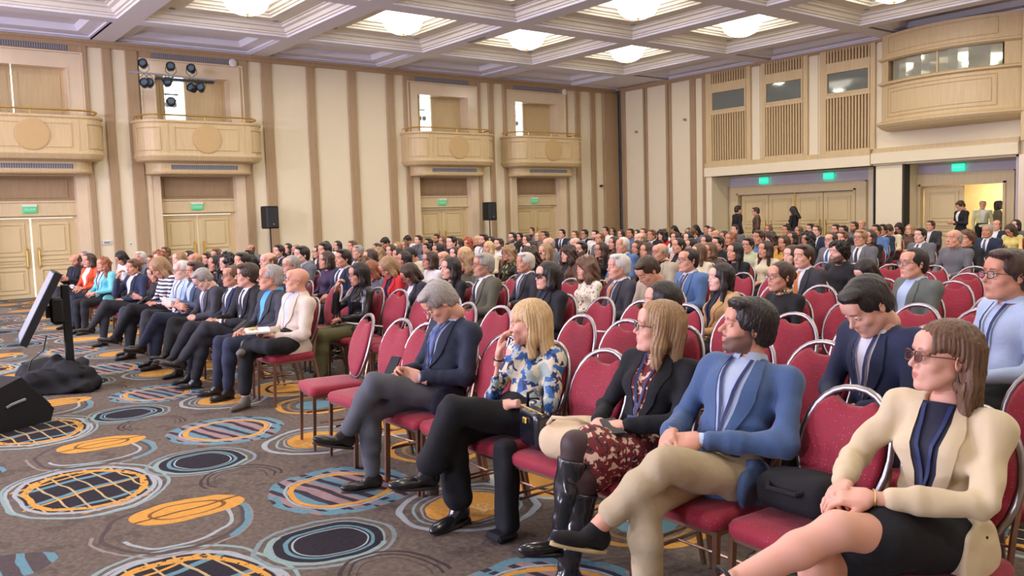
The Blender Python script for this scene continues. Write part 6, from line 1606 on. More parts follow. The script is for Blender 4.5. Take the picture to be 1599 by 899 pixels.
def hero(name, X, Y, J, H, fem, lab, headrot, kind, topm, trm, hairst, hairk, tone, beard=0.0, hh=.0085, glasses=None, shoes='shoe', legend=.93, flare=0, wide=0.0, skinlegs=False, shirtm=None, tie=None,
         hs=.98, headk={}, lan=False, belly=0.0, sleeve=.93, bust=1.0, vdepth=1.0, fold=.005, shoem=None, solem=None, legm=None, hairseed=1, skirt=None, hcurl=(38, 45, 30), ffreq=30, handk={}):
    J = dict(J); J.setdefault('P', (0, 0, .52)); J.setdefault('hipL', (J['P'][0]+.085, J['P'][1], .52)); J.setdefault('hipR', (J['P'][0]-.085, J['P'][1], .52)); J['head'] = headrot
    t = empty('person', (X, Y, 0), 0, lab, 'person', None)
    j, Rh = body_mesh(J, H, fem, .0095 if skinlegs else .016, .0036, hc=hcurl, hand_h=.0042, headk=headk, handk=handk, skinlegs=skinlegs, hs=hs)
    skm = sm(tone, hairk, beard)
    bo_ = link('body', j.mesh('body'), t, [skm, M_EYE, M_IRIS])
    (V, Q), R, P, s_ = top_mesh(J, fem, kind, hh, seed=len(lab), fold=fold, freq=ffreq, belly=belly, sleeve=sleeve, bust=bust)
    link({'suit': 'jacket'}.get(kind, kind), npmesh(kind, V, Q), t, [topm])
    f = Field(*bounds(J, .24, ('P', 'N', 'shL', 'shR')), .016); torso(f, J, fem, .0175 if kind in ('suit', 'jacket') else .011, belly=belly, bust=bust); f.folds(fold, ffreq, len(lab))
    f.crease(P+R @ np.array([.0, -.06, .14]), R[:, 2], .0045, 85, .15, len(lab)); f.crease(P+R @ np.array([.14, 0, .12]), R[:, 2], .0050, 80, .12, len(lab)+3); Vt, Qt = f.mesh()
    fp, w = front_parts(Vt, Qt, R, P, s_, kind, tie=tie is not None, vdepth=vdepth)
    if kind in ('suit', 'jacket'):
        link('shirt_front', fp['shirt_front'].mesh('shirt_front', True), t, [shirtm]); link('lapels', fp['lapels'].mesh('lapels', True), t, [topm])
        if tie: link('tie', fp['tie'].mesh('tie', True), t, [tie])
        if not fem: link('collar', fp['collar'].mesh('collar', True), t, [shirtm])
        for s2 in 'LR':
            if not fem: cuff_rings(J, s2, .031, shirtm, t)
        b = MB()
        for z in (.13, .06): 
            q = w.pt(-.012, z, .014)
            if q is not None: b.lathe([(.0, -.004), (.011, -.003), (.011, .003), (.0, .004)], q, 10)
        b.build('button', mat('horn_button', rgb(150, 120, 84), .4), t)
    if lan:
        l, bd = lanyard(w, True, .17); link('lanyard', l.mesh('lanyard', True), t, [M_LAN]); bo2 = link('badge', bd.mesh('badge', True), t, [M_PAPER])
        hd = MB(); w.strip(hd, [(-.045, .17), (-.045, .135)], [(.045, .17), (.045, .135)], 2, 1, .022, .002); link('badge_header', hd.mesh('badge_header', True), bo2, [mat('badge_blue', rgb(52, 78, 140), .5)])
    if trm:
        Vt, Qt = trousers_mesh(J, fem, hh+.001, flare=flare, end=legend, wide=wide, fold=.0045); link('trousers', npmesh('trousers', Vt, Qt), t, [trm])
    if skirt:
        Vt, Qt = skirt_mesh(J, skirt[0], h=hh); link('skirt', npmesh('skirt', Vt, Qt), t, [skirt[1]])
    if legm:
        f = Field(*bounds(J, .12, ('hipL', 'hipR', 'knL', 'knR', 'anL', 'anR')), .009); legs(f, J, fem, .003); Vt, Qt = f.mesh(); link('tights', npmesh('tights', Vt, Qt), t, [legm])
    if shoes:
        sh = make_shoe('boot' if shoes == 'tall' else shoes, .0048)
        for s2 in 'LR':
            jj = Join(); shoe_at(jj, sh, J['an'+s2], J['to'+s2])
            if shoes in ('tall', 'boot'):
                a_, k_ = np.array(J['an'+s2]), np.array(J['kn'+s2]); fr = .84 if shoes == 'tall' else .40; e_ = a_+(k_-a_)*fr; m_ = a_+(k_-a_)*fr*.55
                f = Field(np.minimum(a_, e_)-.1, np.maximum(a_, e_)+.1, .0075); f.cap(a_, m_, .043, .060, k=0); f.cap(m_, e_, .060, .072 if shoes == 'tall' else .06, k=.02); f.folds(.003, 60, 2); f.box(e_+nrm(k_-a_)*.045, (.1, .1, .045), np.stack([nrm(np.cross(nrm(k_-a_), (0, 1, 0))), nrm(np.cross(nrm(k_-a_), nrm(np.cross(nrm(k_-a_), (0, 1, 0))))), nrm(k_-a_)], 1), rd=.001, k=.002, op='s'); Vb, Qb = f.mesh(); jj.add(Vb, Qb, 0)
                if shoes == 'tall': zb = MB().tube([a_+(e_-a_)*q_+nrm(np.cross((0, 1, 0), e_-a_))*(-1)*(.044+.027*q_)*-1 for q_ in (.1, .4, .7, .97)], .0025, 5); jj.add(np.array(zb.v), zb.f, 1)
            link('shoe' if shoes == 'shoe' else 'boot', jj.mesh('shoe'), t, [shoem or M_SHOE, solem or M_SOLE])
    if hairst: Vh, Qh = make_hair(hairst, .0045, hairseed, fem); ho = link('hair', npmesh('hair', Vh, Qh), t, [hm(hairk)]); ho.matrix_local = mat4(Rh, J['H'], hs)
    if glasses: 
        g = link('glasses', glasses_mesh(*glasses[1]).mesh('glasses', True), t, [glasses[0], glasses[2]]); g.matrix_local = mat4(Rh, J['H'], hs)
    return t, J, Rh, w
M_KHAKI = mat('khaki_cotton', rgb(182, 166, 134), .8, vary=.08, scale=8, bump=.2); M_BLUEB = mat('blue_blazer_wool', rgb(66, 92, 132), .8, vary=.1, scale=30, bump=.2, bscale=150, sheen=.2)
M_LBLUE = mat('pale_blue_shirt', rgb(178, 194, 220), .7); M_CREAMB = mat('cream_blazer', rgb(208, 190, 154), .75, vary=.04, bump=.12, sheen=.2); M_BLACKF = mat('black_fabric', rgb(24, 24, 28), .85, vary=.2, bump=.25)
M_NAVYW = mat('navy_suit_wool', rgb(36, 42, 60), .8, vary=.12, bump=.15); M_GREYT = mat('grey_trouser_wool', rgb(84, 86, 94), .8, vary=.08); M_LINEN = mat('oatmeal_linen', rgb(206, 190, 172), .85, vary=.06, scale=20, bump=.25, sheen=.2)
M_CHARC = mat('charcoal_wool', rgb(58, 60, 68), .8); M_CYANS = mat('bright_blue_shirt', rgb(74, 156, 206), .6); M_FRAME = mat('tortoise_frame', rgb(92, 62, 46), .3); M_TINT = mat('brown_tinted_lens', rgb(70, 44, 44), .08); M_TINT.node_tree.nodes['Principled BSDF'].inputs['Alpha'].default_value = .6
M_FLORAL = blotch_mat('blue_floral_print', rgb(216, 204, 172), rgb(44, 96, 158), rgb(24, 44, 92), 13, .53, .565, .6, rgb(160, 176, 168)); M_REDP = blotch_mat('red_paisley_print', rgb(112, 30, 36), rgb(220, 186, 160), rgb(40, 24, 28), 34, .56, .60)
M_TIGHT = mat('dark_tights', rgb(66, 48, 48), .6, vary=.15); M_BOOT = mat('black_boot_leather', rgb(24, 26, 34), .22, vary=.2, spec=.8, bump=.15, bscale=12); M_SUEDE = mat('grey_suede', rgb(104, 100, 92), .9); M_COLDBLACK = mat('black_trouser', rgb(20, 21, 26), .85)
M_DENIMS = stripe_mat('fine_stripe_shirt', rgb(206, 208, 222), rgb(150, 160, 196), 60, 0)

hero('cream', -1.3, 2.78, dict(P=(0, -.04, .52), N=(0, .07, .96), shL=(.155, .06, .885), shR=(-.155, .055, .915), H=(-.012, .062, 1.105), elL=(.21, -.15, .70), wrL=(-.04, -.35, .715), elR=(-.255, -.08, .735), wrR=(-.16, -.31, .715),
     hipL=(.085, -.06, .53), hipR=(-.085, -.06, .52), knL=(-.06, -.50, .645), anL=(-.24, -.80, .50), toL=(-.30, -.98, .49), knR=(-.14, -.48, .50), anR=(-.18, -.47, .095), toR=(-.2, -.65, .02)),
     {'L': ((-.80, -.55, .02), (.25, -.25, .9), (32, 38, 22)), 'R': ((.35, -.85, .05), (-.45, -.2, .9), (48, 48, 30))}, True,
     'woman in cream blazer and tinted glasses, nearest the camera at far right', (-.66, .10, -.03), 'jacket', M_CREAMB, None, 'tucked', 'b', 0, glasses=(M_FRAME, (.0020, .025, .0185), M_TINT), shoes=None, skinlegs=True,
     shirtm=mat('navy_top', rgb(30, 33, 52), .7), lan=True, skirt=(.62, M_BLACKF), sleeve=.90, vdepth=1.25, hh=.0075, fold=.006, headk=dict(nose=1.1, jaw=1.0), handk=dict(nails=True))
hero('blue', -2.18, 2.78, dict(P=(0, .0, .52), N=(0, .20, .985), shL=(.172, .215, .90), shR=(-.165, .16, .925), H=(-.01, .185, 1.12), elL=(.262, .06, .685), wrL=(.02, -.17, .705), elR=(-.235, .03, .71), wrR=(-.125, -.18, .705),
     knL=(.03, -.39, .655), anL=(-.12, -.60, .42), toL=(-.17, -.79, .42), knR=(-.03, -.44, .50), anR=(.01, -.46, .09), toR=(-.02, -.63, .03)),
     {'L': ((-.75, -.62, -.1), (.3, -.45, .8), (30, 36, 24)), 'R': ((.55, -.78, -.15), (-.5, -.35, .75), (44, 46, 30))}, False,
     'bearded dark-haired man in blue blazer and khaki trousers, front row', (-.62, .17, 0), 'suit', M_BLUEB, M_KHAKI, 'thick', 'k', 1, beard=.75, skinlegs=True, legend=.78, shirtm=M_LBLUE, lan=True, hh=.0078, fold=.006, vdepth=1.15, headk=dict(nose=1.1), shoem=M_BLACKF, solem=mat('cream_sole', rgb(196, 176, 130), .7), flare=.006)
hero('boots', -2.64, 2.78, dict(N=(0, .17, .96), shL=(.15, .17, .89), shR=(-.15, .13, .91), H=(0, .13, 1.085), elL=(.235, .0, .70), wrL=(.06, -.18, .69), elR=(-.22, -.0, .70), wrR=(-.09, -.18, .68),
     knL=(.01, -.41, .64), anL=(-.01, -.48, .27), toL=(-.03, -.69, .245), knR=(.03, -.38, .50), anR=(.01, -.47, .10), toR=(-.04, -.66, .03)),
     {'L': ((-.7, -.6, -.15), (.2, -.3, .9), (34, 40, 25)), 'R': ((.5, -.7, -.25), (-.3, -.3, .9), (40, 40, 30))}, True,
     'woman in black cardigan, red print dress and tall black boots, front row', (-.64, .12, 0), 'jacket', M_BLACKF, None, 'lob', 'l', 0, glasses=(M_BLACK, (.0018, .024, .018), M_LENS), shoes='tall', shoem=M_BOOT, solem=M_SHOE,
     shirtm=M_REDP, skirt=(.80, M_REDP), legm=M_TIGHT, vdepth=1.1, fold=.005, lan=True)
hero('floral', -3.52, 2.78, dict(N=(0, .12, .92), shL=(.15, .125, .85), shR=(-.15, .09, .87), H=(0, .075, 1.04), elL=(.215, .03, .61), wrL=(.10, -.15, .645), elR=(-.13, -.085, .64), wrR=(-.065, -.085, .875),
     knL=(-.01, -.43, .65), anL=(-.09, -.54, .34), toL=(-.12, -.76, .30), knR=(-.09, -.39, .50), anR=(-.09, -.36, .11), toR=(-.06, -.55, .03)),
     {'L': ((-.9, -.35, -.2), (.1, -.5, .85), (62, 62, 40)), 'R': ((.15, .12, .97), (-.75, -.6, .1), (18, 30, 25))}, True,
     'blonde woman in blue floral blouse resting her cheek on her hand', (-.86, -.10, 0), 'blouse', M_FLORAL, M_COLDBLACK, 'semi', 'y', 0, shoes='boot', shoem=M_BOOT, wide=.004, flare=.030, legend=.86, sleeve=.72, fold=.008, ffreq=26)
hero('suit', -4.36, 2.78, dict(N=(0, .16, .985), shL=(.17, .165, .92), shR=(-.17, .155, .93), H=(-.01, .055, 1.10), elL=(.24, .06, .665), wrL=(.085, -.17, .675), elR=(-.23, .05, .67), wrR=(-.04, -.19, .69),
     knL=(.0, -.42, .665), anL=(-.13, -.55, .375), toL=(-.17, -.76, .37), knR=(-.08, -.42, .50), anR=(-.12, -.40, .09), toR=(-.17, -.58, .03)),
     {'L': ((-.75, -.55, .25), (.5, -.6, .3), (30, 45, 30)), 'R': ((.3, -.85, .2), (-.6, -.3, .5), (35, 45, 30))}, False,
     'grey-haired man in navy suit and blue tie bent over his phone', (-.30, -.68, 0), 'suit', M_NAVYW, M_GREYT, 'thick', 'g', 1, glasses=(M_CHROME, (.0013, .023, .015), M_LENS), shirtm=M_LBLUE, tie=TIES[0], lan=True, shoes='shoe', headk=dict(nose=1.15), fold=.0055)
hero('linen', -7.28, 3.1, dict(N=(0, .12, .97), shL=(.165, .12, .885), shR=(-.165, .08, .905), H=(0, .09, 1.09), elL=(.21, .04, .61), wrL=(.09, -.18, .605), elR=(-.21, -.0, .62), wrR=(-.05, -.22, .635),
     knL=(.25, -.30, .55), anL=(-.01, -.42, .57), toL=(.15, -.55, .50), knR=(.03, -.43, .49), anR=(.02, -.46, .09), toR=(.13, -.64, .03)),
     {'L': ((-.7, -.7, .05), (.5, -.3, -.5), (30, 30, 20)), 'R': ((.4, -.85, .1), (-.5, -.3, -.5), (30, 30, 20))}, False,
     'bald man with glasses in oatmeal linen jacket holding an open book', (-.38, .12, 0), 'suit', M_LINEN, M_COLDBLACK, None, 'b', 1, glasses=(M_CHROME, (.0015, .022, .015), M_LENS), shirtm=M_DENIMS, shoem=M_SUEDE, legend=.84, fold=.0045, headk=dict(nose=1.1))
hero('char', -7.78, 3.1, dict(N=(0, .09, .985), shL=(.165, .09, .895), shR=(-.165, .05, .915), H=(0, .04, 1.10), elL=(.235, -.0, .64), wrL=(.07, -.21, .62), elR=(-.21, -.05, .66), wrR=(-.06, -.23, .62),
     knL=(.08, -.41, .51), anL=(.04, -.44, .095), toL=(.08, -.62, .03), knR=(-.15, -.42, .51), anR=(-.22, -.45, .095), toR=(-.27, -.62, .03)),
     {'L': ((-.7, -.7, -.1), (.2, -.2, .9), (30, 35, 20)), 'R': ((.6, -.75, -.1), (-.2, -.2, .9), (30, 30, 20))}, False,
     'grey-haired man with glasses in charcoal jacket and bright blue shirt', (-.34, .06, 0), 'suit', M_CHARC, M_TROU[1], 'receding', 'g', 2, glasses=(M_BLACK, (.0017, .024, .016), M_LENS), shirtm=M_CYANS, belly=.02, hs=1.03, headk=dict(full=1.08, jaw=1.15))
hero('black', -8.32, 3.1, dict(N=(0, .07, .985), shL=(.165, .07, .89), shR=(-.165, .02, .91), H=(0, .02, 1.10), elL=(.22, -.05, .64), wrL=(.035, -.29, .665), elR=(-.19, -.12, .67), wrR=(-.07, -.31, .67),
     knL=(.0, -.42, .62), anL=(-.17, -.62, .31), toL=(-.20, -.80, .30), knR=(-.06, -.43, .50), anR=(-.18, -.50, .095), toR=(-.25, -.68, .03)),
     {'L': ((-.7, -.7, -.1), (.3, -.4, .8), (36, 40, 25)), 'R': ((.6, -.75, -.1), (-.4, -.3, .8), (45, 45, 30))}, False,
     'dark-brown-haired man in black suit with clasped hands on his knee', (-.34, .05, 0), 'suit', mat('cloth_black', rgb(30, 30, 34), .78), M_TROU[0], 'thick', 'd', 1, shirtm=M_SHIRT, tie=TIES[1], headk=dict(nose=1.15))
for x, y, lab in ((-1.3, 3.03, 'the woman in cream blazer'), (-2.2, 3.03, 'the man in blue blazer'), (-2.64, 3.03, 'the woman in tall black boots'), (-3.52, 3.03, 'the blonde woman in floral blouse'), (-4.36, 3.03, 'the grey-haired man bent over his phone'),
                  (-7.28, 3.36, 'the bald man in oatmeal jacket'), (-7.78, 3.36, 'the man in bright blue shirt'), (-8.32, 3.36, 'the man in black suit with clasped hands')):
    chair(x, y-.30, 0, 'red banquet chair under '+lab, True, 'occupied banquet chairs')

# ------------------------------------------------------------------ people standing at the back doors
def standing(fem, pose):
    w = .16 if fem else .18; J = dict(P=(0, 0, .93), N=(0, .015, 1.43), shL=(w, .015, 1.37), shR=(-w, .015, 1.37), hipL=(.09, 0, .92), hipR=(-.09, 0, .92), knL=(.10, -.01, .50), knR=(-.10, -.01, .50), anL=(.11, .01, .095), anR=(-.11, .01, .095), toL=(.12, -.16, .02), toR=(-.12, -.16, .02))
    H = {}
    if pose == 'phone':
        J.update(elL=(w+.04, -.02, 1.12), elR=(-w-.04, -.02, 1.12), wrL=(.06, -.23, 1.15), wrR=(-.06, -.23, 1.15)); H = {'L': ((-.6, -.6, .2), (.4, -.4, .5)), 'R': ((.6, -.6, .2), (-.4, -.4, .5))}
    else:
        J.update(elL=(w+.05, .03, 1.10), elR=(-w-.05, .03, 1.10), wrL=(w+.04, -.06, .86), wrR=(-w-.04, -.06, .86)); H = {'L': ((0, -.1, -1), (1, 0, 0)), 'R': ((0, -.1, -1), (-1, 0, 0))}
    J['H'] = (0, -.025, 1.555); J['head'] = (0, -.5 if pose == 'phone' else .0); return J, H
for (x, y, rz, s, fem, pose, hs_, hk, kind, colr, lab) in (
        (-15.62, 20.75, PI*.85, 1.02, False, 'side', 'short', 'k', 'jacket', 'black', 'man in dark jacket standing with his back to the camera by the doors'),
        (-15.25, 21.15, -.9, .98, False, 'side', 'short', 'd', 'suit', 'brown', 'standing man with glasses in brown tweed jacket, facing the man in black'),
        (-14.62, 22.1, -1.5, .97, True, 'phone', 'long', 'k', 'jacket', 'black', 'standing woman with long black hair in black, before the closed doors'),
        (-9.60, 21.6, -.55, .98, False, 'phone', 'short', 'd', 'suit', 'black', 'man in black suit standing and reading his phone by open door'),
        (-10.32, 24.5, .5, .98, False, 'side', 'short', 'g', 'vest', 'sage', 'grey-haired man in pale vest standing in the open doorway'),
        (-9.86, 24.35, 2.2, .97, True, 'side', 'bob', 'k', 'blouse', 'olive', 'short-haired woman in patterned top in the doorway, back turned')):
    J, H = standing(fem, pose); t = empty('person', (x, y, 0), rz, lab, 'person', 'people standing at the back', s=s)
    j, Rh = body_mesh(J, H, fem, .022, .0075, hand_h=.0085); link('body', j.mesh('body'), t, [sm(1, hk), M_EYE, M_IRIS])
    (V, Q), R, P, s_ = top_mesh(J, fem, kind, .018); lo = min(V[:, 2]); m = topmat(colr)
    f = Field(*bounds(J, .22, ('P', 'N', 'shL', 'shR', 'elL', 'elR', 'wrL', 'wrR')), .018); torso(f, J, fem, .016); arms(f, J, fem, .017, .93); V, Q = f.mesh(); link({'suit': 'jacket'}.get(kind, kind), npmesh('coat', V, Q), t, [m])
    f = Field(*bounds(J, .22, ('P', 'N', 'shL', 'shR')), .02); torso(f, J, fem, .0165); Vt, Qt = f.mesh(); fp, w = front_parts(Vt, Qt, R, P, s_, 'suit', tie=False); link('shirt_front', fp['shirt_front'].mesh('shirt_front', True), t, [M_SHIRT]); link('lapels', fp['lapels'].mesh('lapels', True), t, [m])
    Vt, Qt = trousers_mesh(J, fem, .02); link('trousers', npmesh('trousers', Vt, Qt), t, [M_TROU[2]])
    for q in 'LR': sh = Join(); shoe_at(sh, SHOE, J['an'+q], J['to'+q]); link('shoe', sh.mesh('shoe'), t, [M_SHOE, M_SOLE])
    ho = link('hair', hair_mesh(hs_, fem), t, [hm(hk)]); ho.matrix_local = mat4(Rh, J['H'])
    if 'glasses' in lab: g = link('glasses', GL, t, [M_BLACK, M_LENS]); g.matrix_local = mat4(Rh, J['H'])

# ------------------------------------------------------------------ objects of the floor and the laps
def px_to(x, y, z):
    d = _fw*CAM_F+_r*(x-799.5)+_u*(449.5-y); t = (z-CAM_H)/d[2]; return d[0]*t, d[1]*t
# confidence monitor on its stand
mx, my = -9.75, 1.72
t = empty('monitor_stand', (mx, my, 0), math.radians(-7), 'black post stand with a skirted base carrying the tilted monitor', 'stand')
b = MB(); b.box((-.05, -.04, .05), (.05, .04, 1.05), 0, .01); b.build('post', M_BLACK, t)
b = MB(); b.box((-.12, -.15, .66), (.12, -.03, .92), 0, .02); b.box((-.05, -.19, .72), (.05, -.14, .84)); b.build('bracket', M_BLACK, t)
f = Field((-.75, -.6, -.02), (.75, .6, .40), .016); f.box((0, -.0, .08), (.50, .34, .13), rd=.08, k=0); f.cap((-.35, -.05, .10), (.3, .1, .16), .15, .11, k=.1); f.cap((.0, 0, .18), (.05, 0, .27), .10, .06, k=.06); f.ell((-.42, -.2, .05), (.22, .2, .09), k=.1); f.ell((.40, .2, .04), (.25, .2, .09), k=.1); f.folds(.022, 22, 5); f.box((0, 0, -.15), (2, 2, .155), rd=.001, k=0, op='s')
V, Q = f.mesh(); link('draped_cloth', npmesh('draped_cloth', V*np.array([1, .95, 1])+np.array([0, -.14, 0]), Q), t, [M_BLACKC])
t = empty('monitor', (mx, my, 0), math.radians(-7), 'flat monitor tilted back on the black post stand, screen facing the stage', 'monitor')
R = rot(0, math.radians(27), 0); b = MB(); c = np.array([0, -.24, .84]); b.obox(c, (.40, .035, .39), R); b.build('casing', M_BLACK, t)
b = MB(); b.obox(c+R @ np.array([0, -.037, 0]), (.38, .004, .37), R); b.build('screen', mat('screen_lit', rgb(150, 160, 176), .2, emit=(rgb(140, 156, 184), .28)), t)
b = MB(); b.tube([(.1, -.20, .55), (.12, -.24, .4), (.02, -.35, .3), (.05, -.45, .05), (.2, -.5, .012), (.5, -.45, .012)], .006, 6); b.build('cable', M_BLACK, t)
# stage wedge
t = empty('wedge_speaker', (-8.2, .80, 0), math.radians(28), 'black wedge floor speaker at the left edge of the carpet', 'speaker')
b = MB(); pr = [(-.30, 0), (.30, 0), (.34, .10), (.06, .42), (-.22, .34), (-.30, .12)]
V = [(-.36, y, z) for y, z in pr]+[(.36, y, z) for y, z in pr]; n = len(pr); b.add(V, [tuple(range(n)), tuple(range(2*n-1, n-1, -1))]+[(k, n+k, n+(k+1) % n, (k+1) % n) for k in range(n)]); b.build('cabinet', M_BLACK, t)
b = MB(); b.obox((0, .215, .27), (.32, .19, .006), rot(0, 0, 0) @ np.array([[1, 0, 0], [0, math.cos(-.852), -math.sin(-.852)], [0, math.sin(-.852), math.cos(-.852)]])); b.build('grille', mat('speaker_grille', rgb(48, 49, 54), .5, bump=.5, bscale=300), t)
b = MB().tube([(.362, -.08, .20), (.39, -.06, .22), (.39, .06, .24), (.362, .08, .23)], .012, 6); b.build('handle', M_VENT, t)
# PA speakers on stands along the left wall
for x, y, z0, z1, lab in ((-W+.75, 9.02, 1.47, 2.08, 'black loudspeaker on a pole by the long plaster wall, left one'), (-W+.75, 16.45, 1.49, 2.08, 'black loudspeaker on a pole between the third and fourth doors')):
    t = empty('loudspeaker', (x, y, 0), math.radians(100 if y < 12 else 100), lab, 'speaker', 'loudspeakers on poles')
    b = MB(); b.box((-.19, -.17, z0), (.19, .15, z1), 0, .03); b.build('cabinet', M_BLACK, t)
    b = MB(); b.box((-.16, -.18, z0+.04), (.16, -.165, z1-.04), 0, .004); b.build('grille', mat('speaker_grille', rgb(48, 49, 54), .5, bump=.5, bscale=300), t)
    b = MB(); b.lathe([(.0, 0), (.022, .002), (.022, .008), (0, .01)], (0, 0, 0), 12); o = b.build('badge', M_VENT, t, loc=(0, -.185, z0+.12)); o.rotation_euler = (PI/2, 0, 0)
    b = MB(); b.tube([(0, 0, .5), (0, 0, z0+.02)], .018, 8); b.build('pole', M_BLACK, t)
    for k in range(3):
        a = k*2*PI/3; b = MB(); b.tube([(0, 0, .75), (.42*math.cos(a), .42*math.sin(a), .015)], .013, 6); b.tube([(0, 0, .45), (.22*math.cos(a), .22*math.sin(a), .38)], .008, 6); b.build('leg', M_BLACK, t)
# spotlights on a bar before the second balcony opening
t = empty('light_bar', (-W+1.15, 6.62, 5.28), 0, 'steel bar carrying stage lamps in front of the second balcony opening', 'bar')
MB().tube([(0, -1.05, .05), (0, 1.0, .0)], .025, 8).tube([(-1.15, 0, .0), (0, 0, .02)], .02, 6).build('bar', M_VENT, t); MB().box((-.06, -.45, -.10), (.06, .95, -.04)).build('cable_tray', M_BLACK, t)
k = 0
for dy, dz in ((-.72, .26), (-.08, .24), (.42, .23), (-.72, -.20), (-.60, -.19), (-.18, -.14), (.40, -.24), (.62, -.22), (-.12, -.62)):
    k += 1; s = empty('stage_lamp', (-W+1.15, 6.62+dy, 5.28+dz), 0, 'round stage lamp %s the bar, %s along it from the left' % (('above' if dz > 0 else 'below'), ORD[k if k < 4 else k-3]), 'lamp', 'stage lamps on the bar')
    b = MB(); b.lathe([(.0, -.12), (.08, -.11), (.105, -.02), (.11, .07), (.095, .07), (.06, .04)], (0, 0, 0), 16); o = b.build('housing', mat('lamp_housing', rgb(40, 43, 50), .35, .3), s, True); o.rotation_euler = (.3, 1.15, rg.uniform(-.8, .2))
    b = MB(); b.lathe([(.0, .0), (.09, .05)], (0, 0, 0), 14); o2 = b.build('lens', mat('lamp_lens', rgb(86, 104, 116), .1), s); o2.rotation_euler = o.rotation_euler
    b = MB(); b.tube([(0, -.12, 0), (0, -.13, -dz*.5), (0, 0, -dz+.02), (0, .13, -dz*.5), (0, .12, 0)], .008, 6); b.build('yoke', M_BLACK, s)

# bags and small things
def blob(name, label, cat, loc, half, rd, m, folds=.006, freq=30, h=.010, rz=0, extra=None):
    f = Field([-v-.06 for v in half], [v+.06 for v in half], h); f.box((0, 0, 0), half, rd=rd, k=0)
    if extra: extra(f)
    f.folds(folds, freq, 3); V, Q = f.mesh(); t = empty(name, loc, rz, label, cat); link('body', npmesh(name, V, Q), t, [m]); return t
t = blob('handbag', 'small black leather handbag standing on the seat beside the floral blouse', 'bag', (-3.20, 2.62, .565), (.11, .05, .095), .03, M_BOOT, .003, rz=-.25)
b = MB(); b.tube([(-.09, 0, .085), (-.08, 0, .16), (0, 0, .19), (.08, 0, .16), (.09, 0, .085)], .008, 8); b.build('handle', M_BOOT, t, True); MB().box((-.02, -.065, .03), (.02, -.052, .06), 0, .004).build('clasp', M_BRASS, t); MB().tube([(-.12, -.02, .095), (.12, -.02, .095)], .004, 6).build('zip', M_BRASS, t)
t = blob('canvas_bag', 'soft beige canvas bag slumped on the chair beside the tall boots', 'bag', (-2.93, 2.64, .555), (.15, .16, .085), .08, mat('beige_canvas', rgb(206, 184, 150), .85, bump=.2), .010, 16, rz=.3)
b = MB(); b.tube([(-.12, -.05, .07), (-.06, -.1, .12), (.06, -.08, .12), (.12, -.02, .07)], .010, 6); b.build('strap', mat('beige_canvas', rgb(206, 184, 150), .85), t, True)
t = blob('black_bag', 'black bag resting on the red chair between the two blazers', 'bag', (-1.80, 2.76, .545), (.15, .10, .07), .05, M_BLACKF, .008, 20)
MB().tube([(-.1, -.06, .05), (-.06, -.12, .03), (.06, -.12, .03), (.1, -.06, .05)], .010, 6).build('strap', M_BLACKF, t)
t = blob('backpack', 'black backpack lying on the carpet behind the khaki trouser leg', 'bag', (-1.85, 2.35, .11), (.17, .13, .10), .07, M_BLACKF, .010, 18)
MB().tube([(-.1, -.1, .08), (-.05, -.17, .05), (.05, -.17, .05), (.1, -.1, .08)], .012, 6).build('strap', M_BLACKF, t)
t = blob('folded_coat', 'black coat hanging from the seat beside the ankle boots', 'coat', (-3.30, 2.50, .27), (.06, .05, .235), .035, M_COLDBLACK, .006, 26)
MB().box((-.07, -.10, -.265), (.06, .03, -.225), 0, .015).build('trailing_hem', M_COLDBLACK, t)
x, y = px_to(510, 625, .05); t = blob('cloth_bag', 'pale cloth bag on the carpet under the first empty chair', 'bag', (-6.15, 3.62, .075), (.26, .13, .07), .05, mat('pale_cloth', rgb(216, 206, 190), .85), .010, 18); MB().tube([(-.2, -.1, .05), (-.1, -.2, .02), (.1, -.2, .02), (.2, -.1, .05)], .012, 6).build('strap', mat('pale_cloth', rgb(216, 206, 190), .85), t)
def slab(name, label, cat, c, half, R, m, m2=None):
    b = MB().obox(c, half, R); 
    if m2: b.obox(np.array(c)+np.array(R) @ np.array([0, 0, half[2]+.0005]), (half[0]*.88, half[1]*.92, .0006), R, 1)
    o = b.build(name, [m, m2] if m2 else m); tag(o, label, cat); return o
slab('phone', 'dark phone in the hands of the grey-haired man in navy suit', 'phone', (-4.40, 2.50, .735), (.036, .075, .0045), rot(.3, -.9, 0), M_BLACK)
slab('phone', 'black phone held on the lap of the woman in tall boots', 'phone', (-2.60, 2.56, .69), (.075, .036, .0045), rot(-.5, 0, .2), M_BLACK)
slab('phone', 'phone held up by the man in bright blue shirt', 'phone', (-7.72, 2.80, .68), (.036, .075, .0045), rot(.1, -.6, 0), M_BLACK)
t = empty('open_book', (-7.30, 2.80, .665), -.3, 'open book with a yellow corner held by the bald man', 'book')
for s_ in (-1, 1):
    b = MB(); b.obox((s_*.068, 0, .012), (.07, .10, .010), rot(0, 0, s_*.18)); b.build('pages', M_PAPER, t)
MB().box((-.14, -.103, -.006), (.14, .103, .0)).build('cover', mat('book_cover', rgb(180, 170, 130), .6), t); MB().box((.03, -.08, .036), (.10, -.02, .040)).build('note', mat('yellow_note', rgb(226, 200, 90), .7), t)
for (x, y, z, lab) in ((-15.2, 2.78, .70, 'open notebook on the lap of the woman in orange vest'), (-7.1, 3.77, .64, 'papers on the lap of the woman in leather jacket'), (-4.62, 4.45, .72, 'white sheet held by a seated man in the third row')):
    slab('notebook', lab, 'paper', (x, y, z), (.14, .10, .006), rot(.2, .2, 0), M_PAPER)
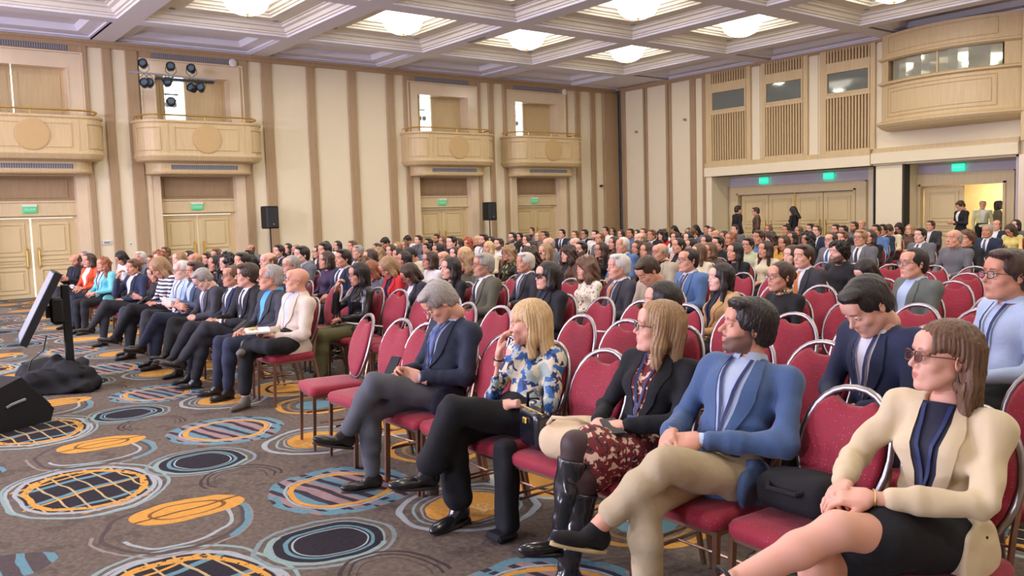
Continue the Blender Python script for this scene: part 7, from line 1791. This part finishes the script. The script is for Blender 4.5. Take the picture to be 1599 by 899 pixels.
# sandals, strap and bracelet details of the near woman are parts of her figure
P_ = [o for o in bpy.data.objects if o.get('label', '').startswith('woman in cream blazer')][0]
def anklet(an, to, nm, m, k=1.0):
    an = np.array(an); to = np.array(to); d = nrm(to-an); b = MB(); up = nrm(np.cross(np.cross(d, (0, 0, 1)), d)); sd = np.cross(d, up)
    return an, d, up, sd
an, d, up, sd = anklet((-.24, -.80, .50), (-.30, -.98, .49), '', None)
sh = make_shoe('shoe', .0052); jj = Join(); shoe_at(jj, [(V*np.array([.84, .84, .78]), F, m, p) for V, F, m, p in sh[:1]], an, (-.30, -.98, .49)); link('foot', jj.mesh('foot'), P_, [sm(0, 'b')])
b = MB(); c = an-up*.012
for off, r in ((-.0, .036),):
    b.tube([c+sd*r*math.cos(a)+d*.004+nrm(np.cross(sd, nrm(np.array([-.24, -.80, .50])-np.array([-.06, -.5, .645]))))*r*math.sin(a)+up*.04 for a in np.linspace(0, 2*PI, 16, endpoint=False)], .007, 6, closed=True)
q = an+d*.13-up*.045; b.tube([q+sd*.038*math.cos(a)+up*.026*math.sin(a) for a in np.linspace(0, 2*PI, 14, endpoint=False)], .010, 6, closed=True); b.obox(an+d*.07-up*.078, (.034, .125, .006), np.stack([sd, d, up], 1)); b.build('sandal', M_BLACK, P_, True)
wr = np.array([-.04, -.35, .715]); el = np.array([.21, -.15, .70]); d = nrm(wr-el); u1 = nrm(np.cross(d, (0, 0, 1))); u2 = np.cross(d, u1)
MB().tube([wr-d*.01+u1*.030*math.cos(a)+u2*.027*math.sin(a) for a in np.linspace(0, 2*PI, 20, endpoint=False)], .0025, 6, closed=True).build('bracelet', M_BRASS, P_, True)
P2 = [o for o in bpy.data.objects if o.get('label', '').startswith('blonde woman in blue floral')][0]
wr = np.array([-.065, -.085, .875]); el = np.array([-.13, -.085, .64]); d = nrm(wr-el); u1 = nrm(np.cross(d, (0, 1, 0))); u2 = np.cross(d, u1)
MB().tube([wr-d*.02+u1*.028*math.cos(a)+u2*.026*math.sin(a) for a in np.linspace(0, 2*PI, 16, endpoint=False)], .005, 6, closed=True).build('wristwatch', M_BLACK, P2, True)
P3 = [o for o in bpy.data.objects if o.get('label', '').startswith('grey-haired man in navy suit')][0]
wr = np.array([.085, -.17, .675]); el = np.array([.24, .06, .665]); d = nrm(wr-el); u1 = nrm(np.cross(d, (0, 0, 1))); u2 = np.cross(d, u1)
MB().tube([wr-d*.012+u1*.033*math.cos(a)+u2*.031*math.sin(a) for a in np.linspace(0, 2*PI, 16, endpoint=False)], .006, 6, closed=True).build('wristwatch', M_CHROME, P3, True)
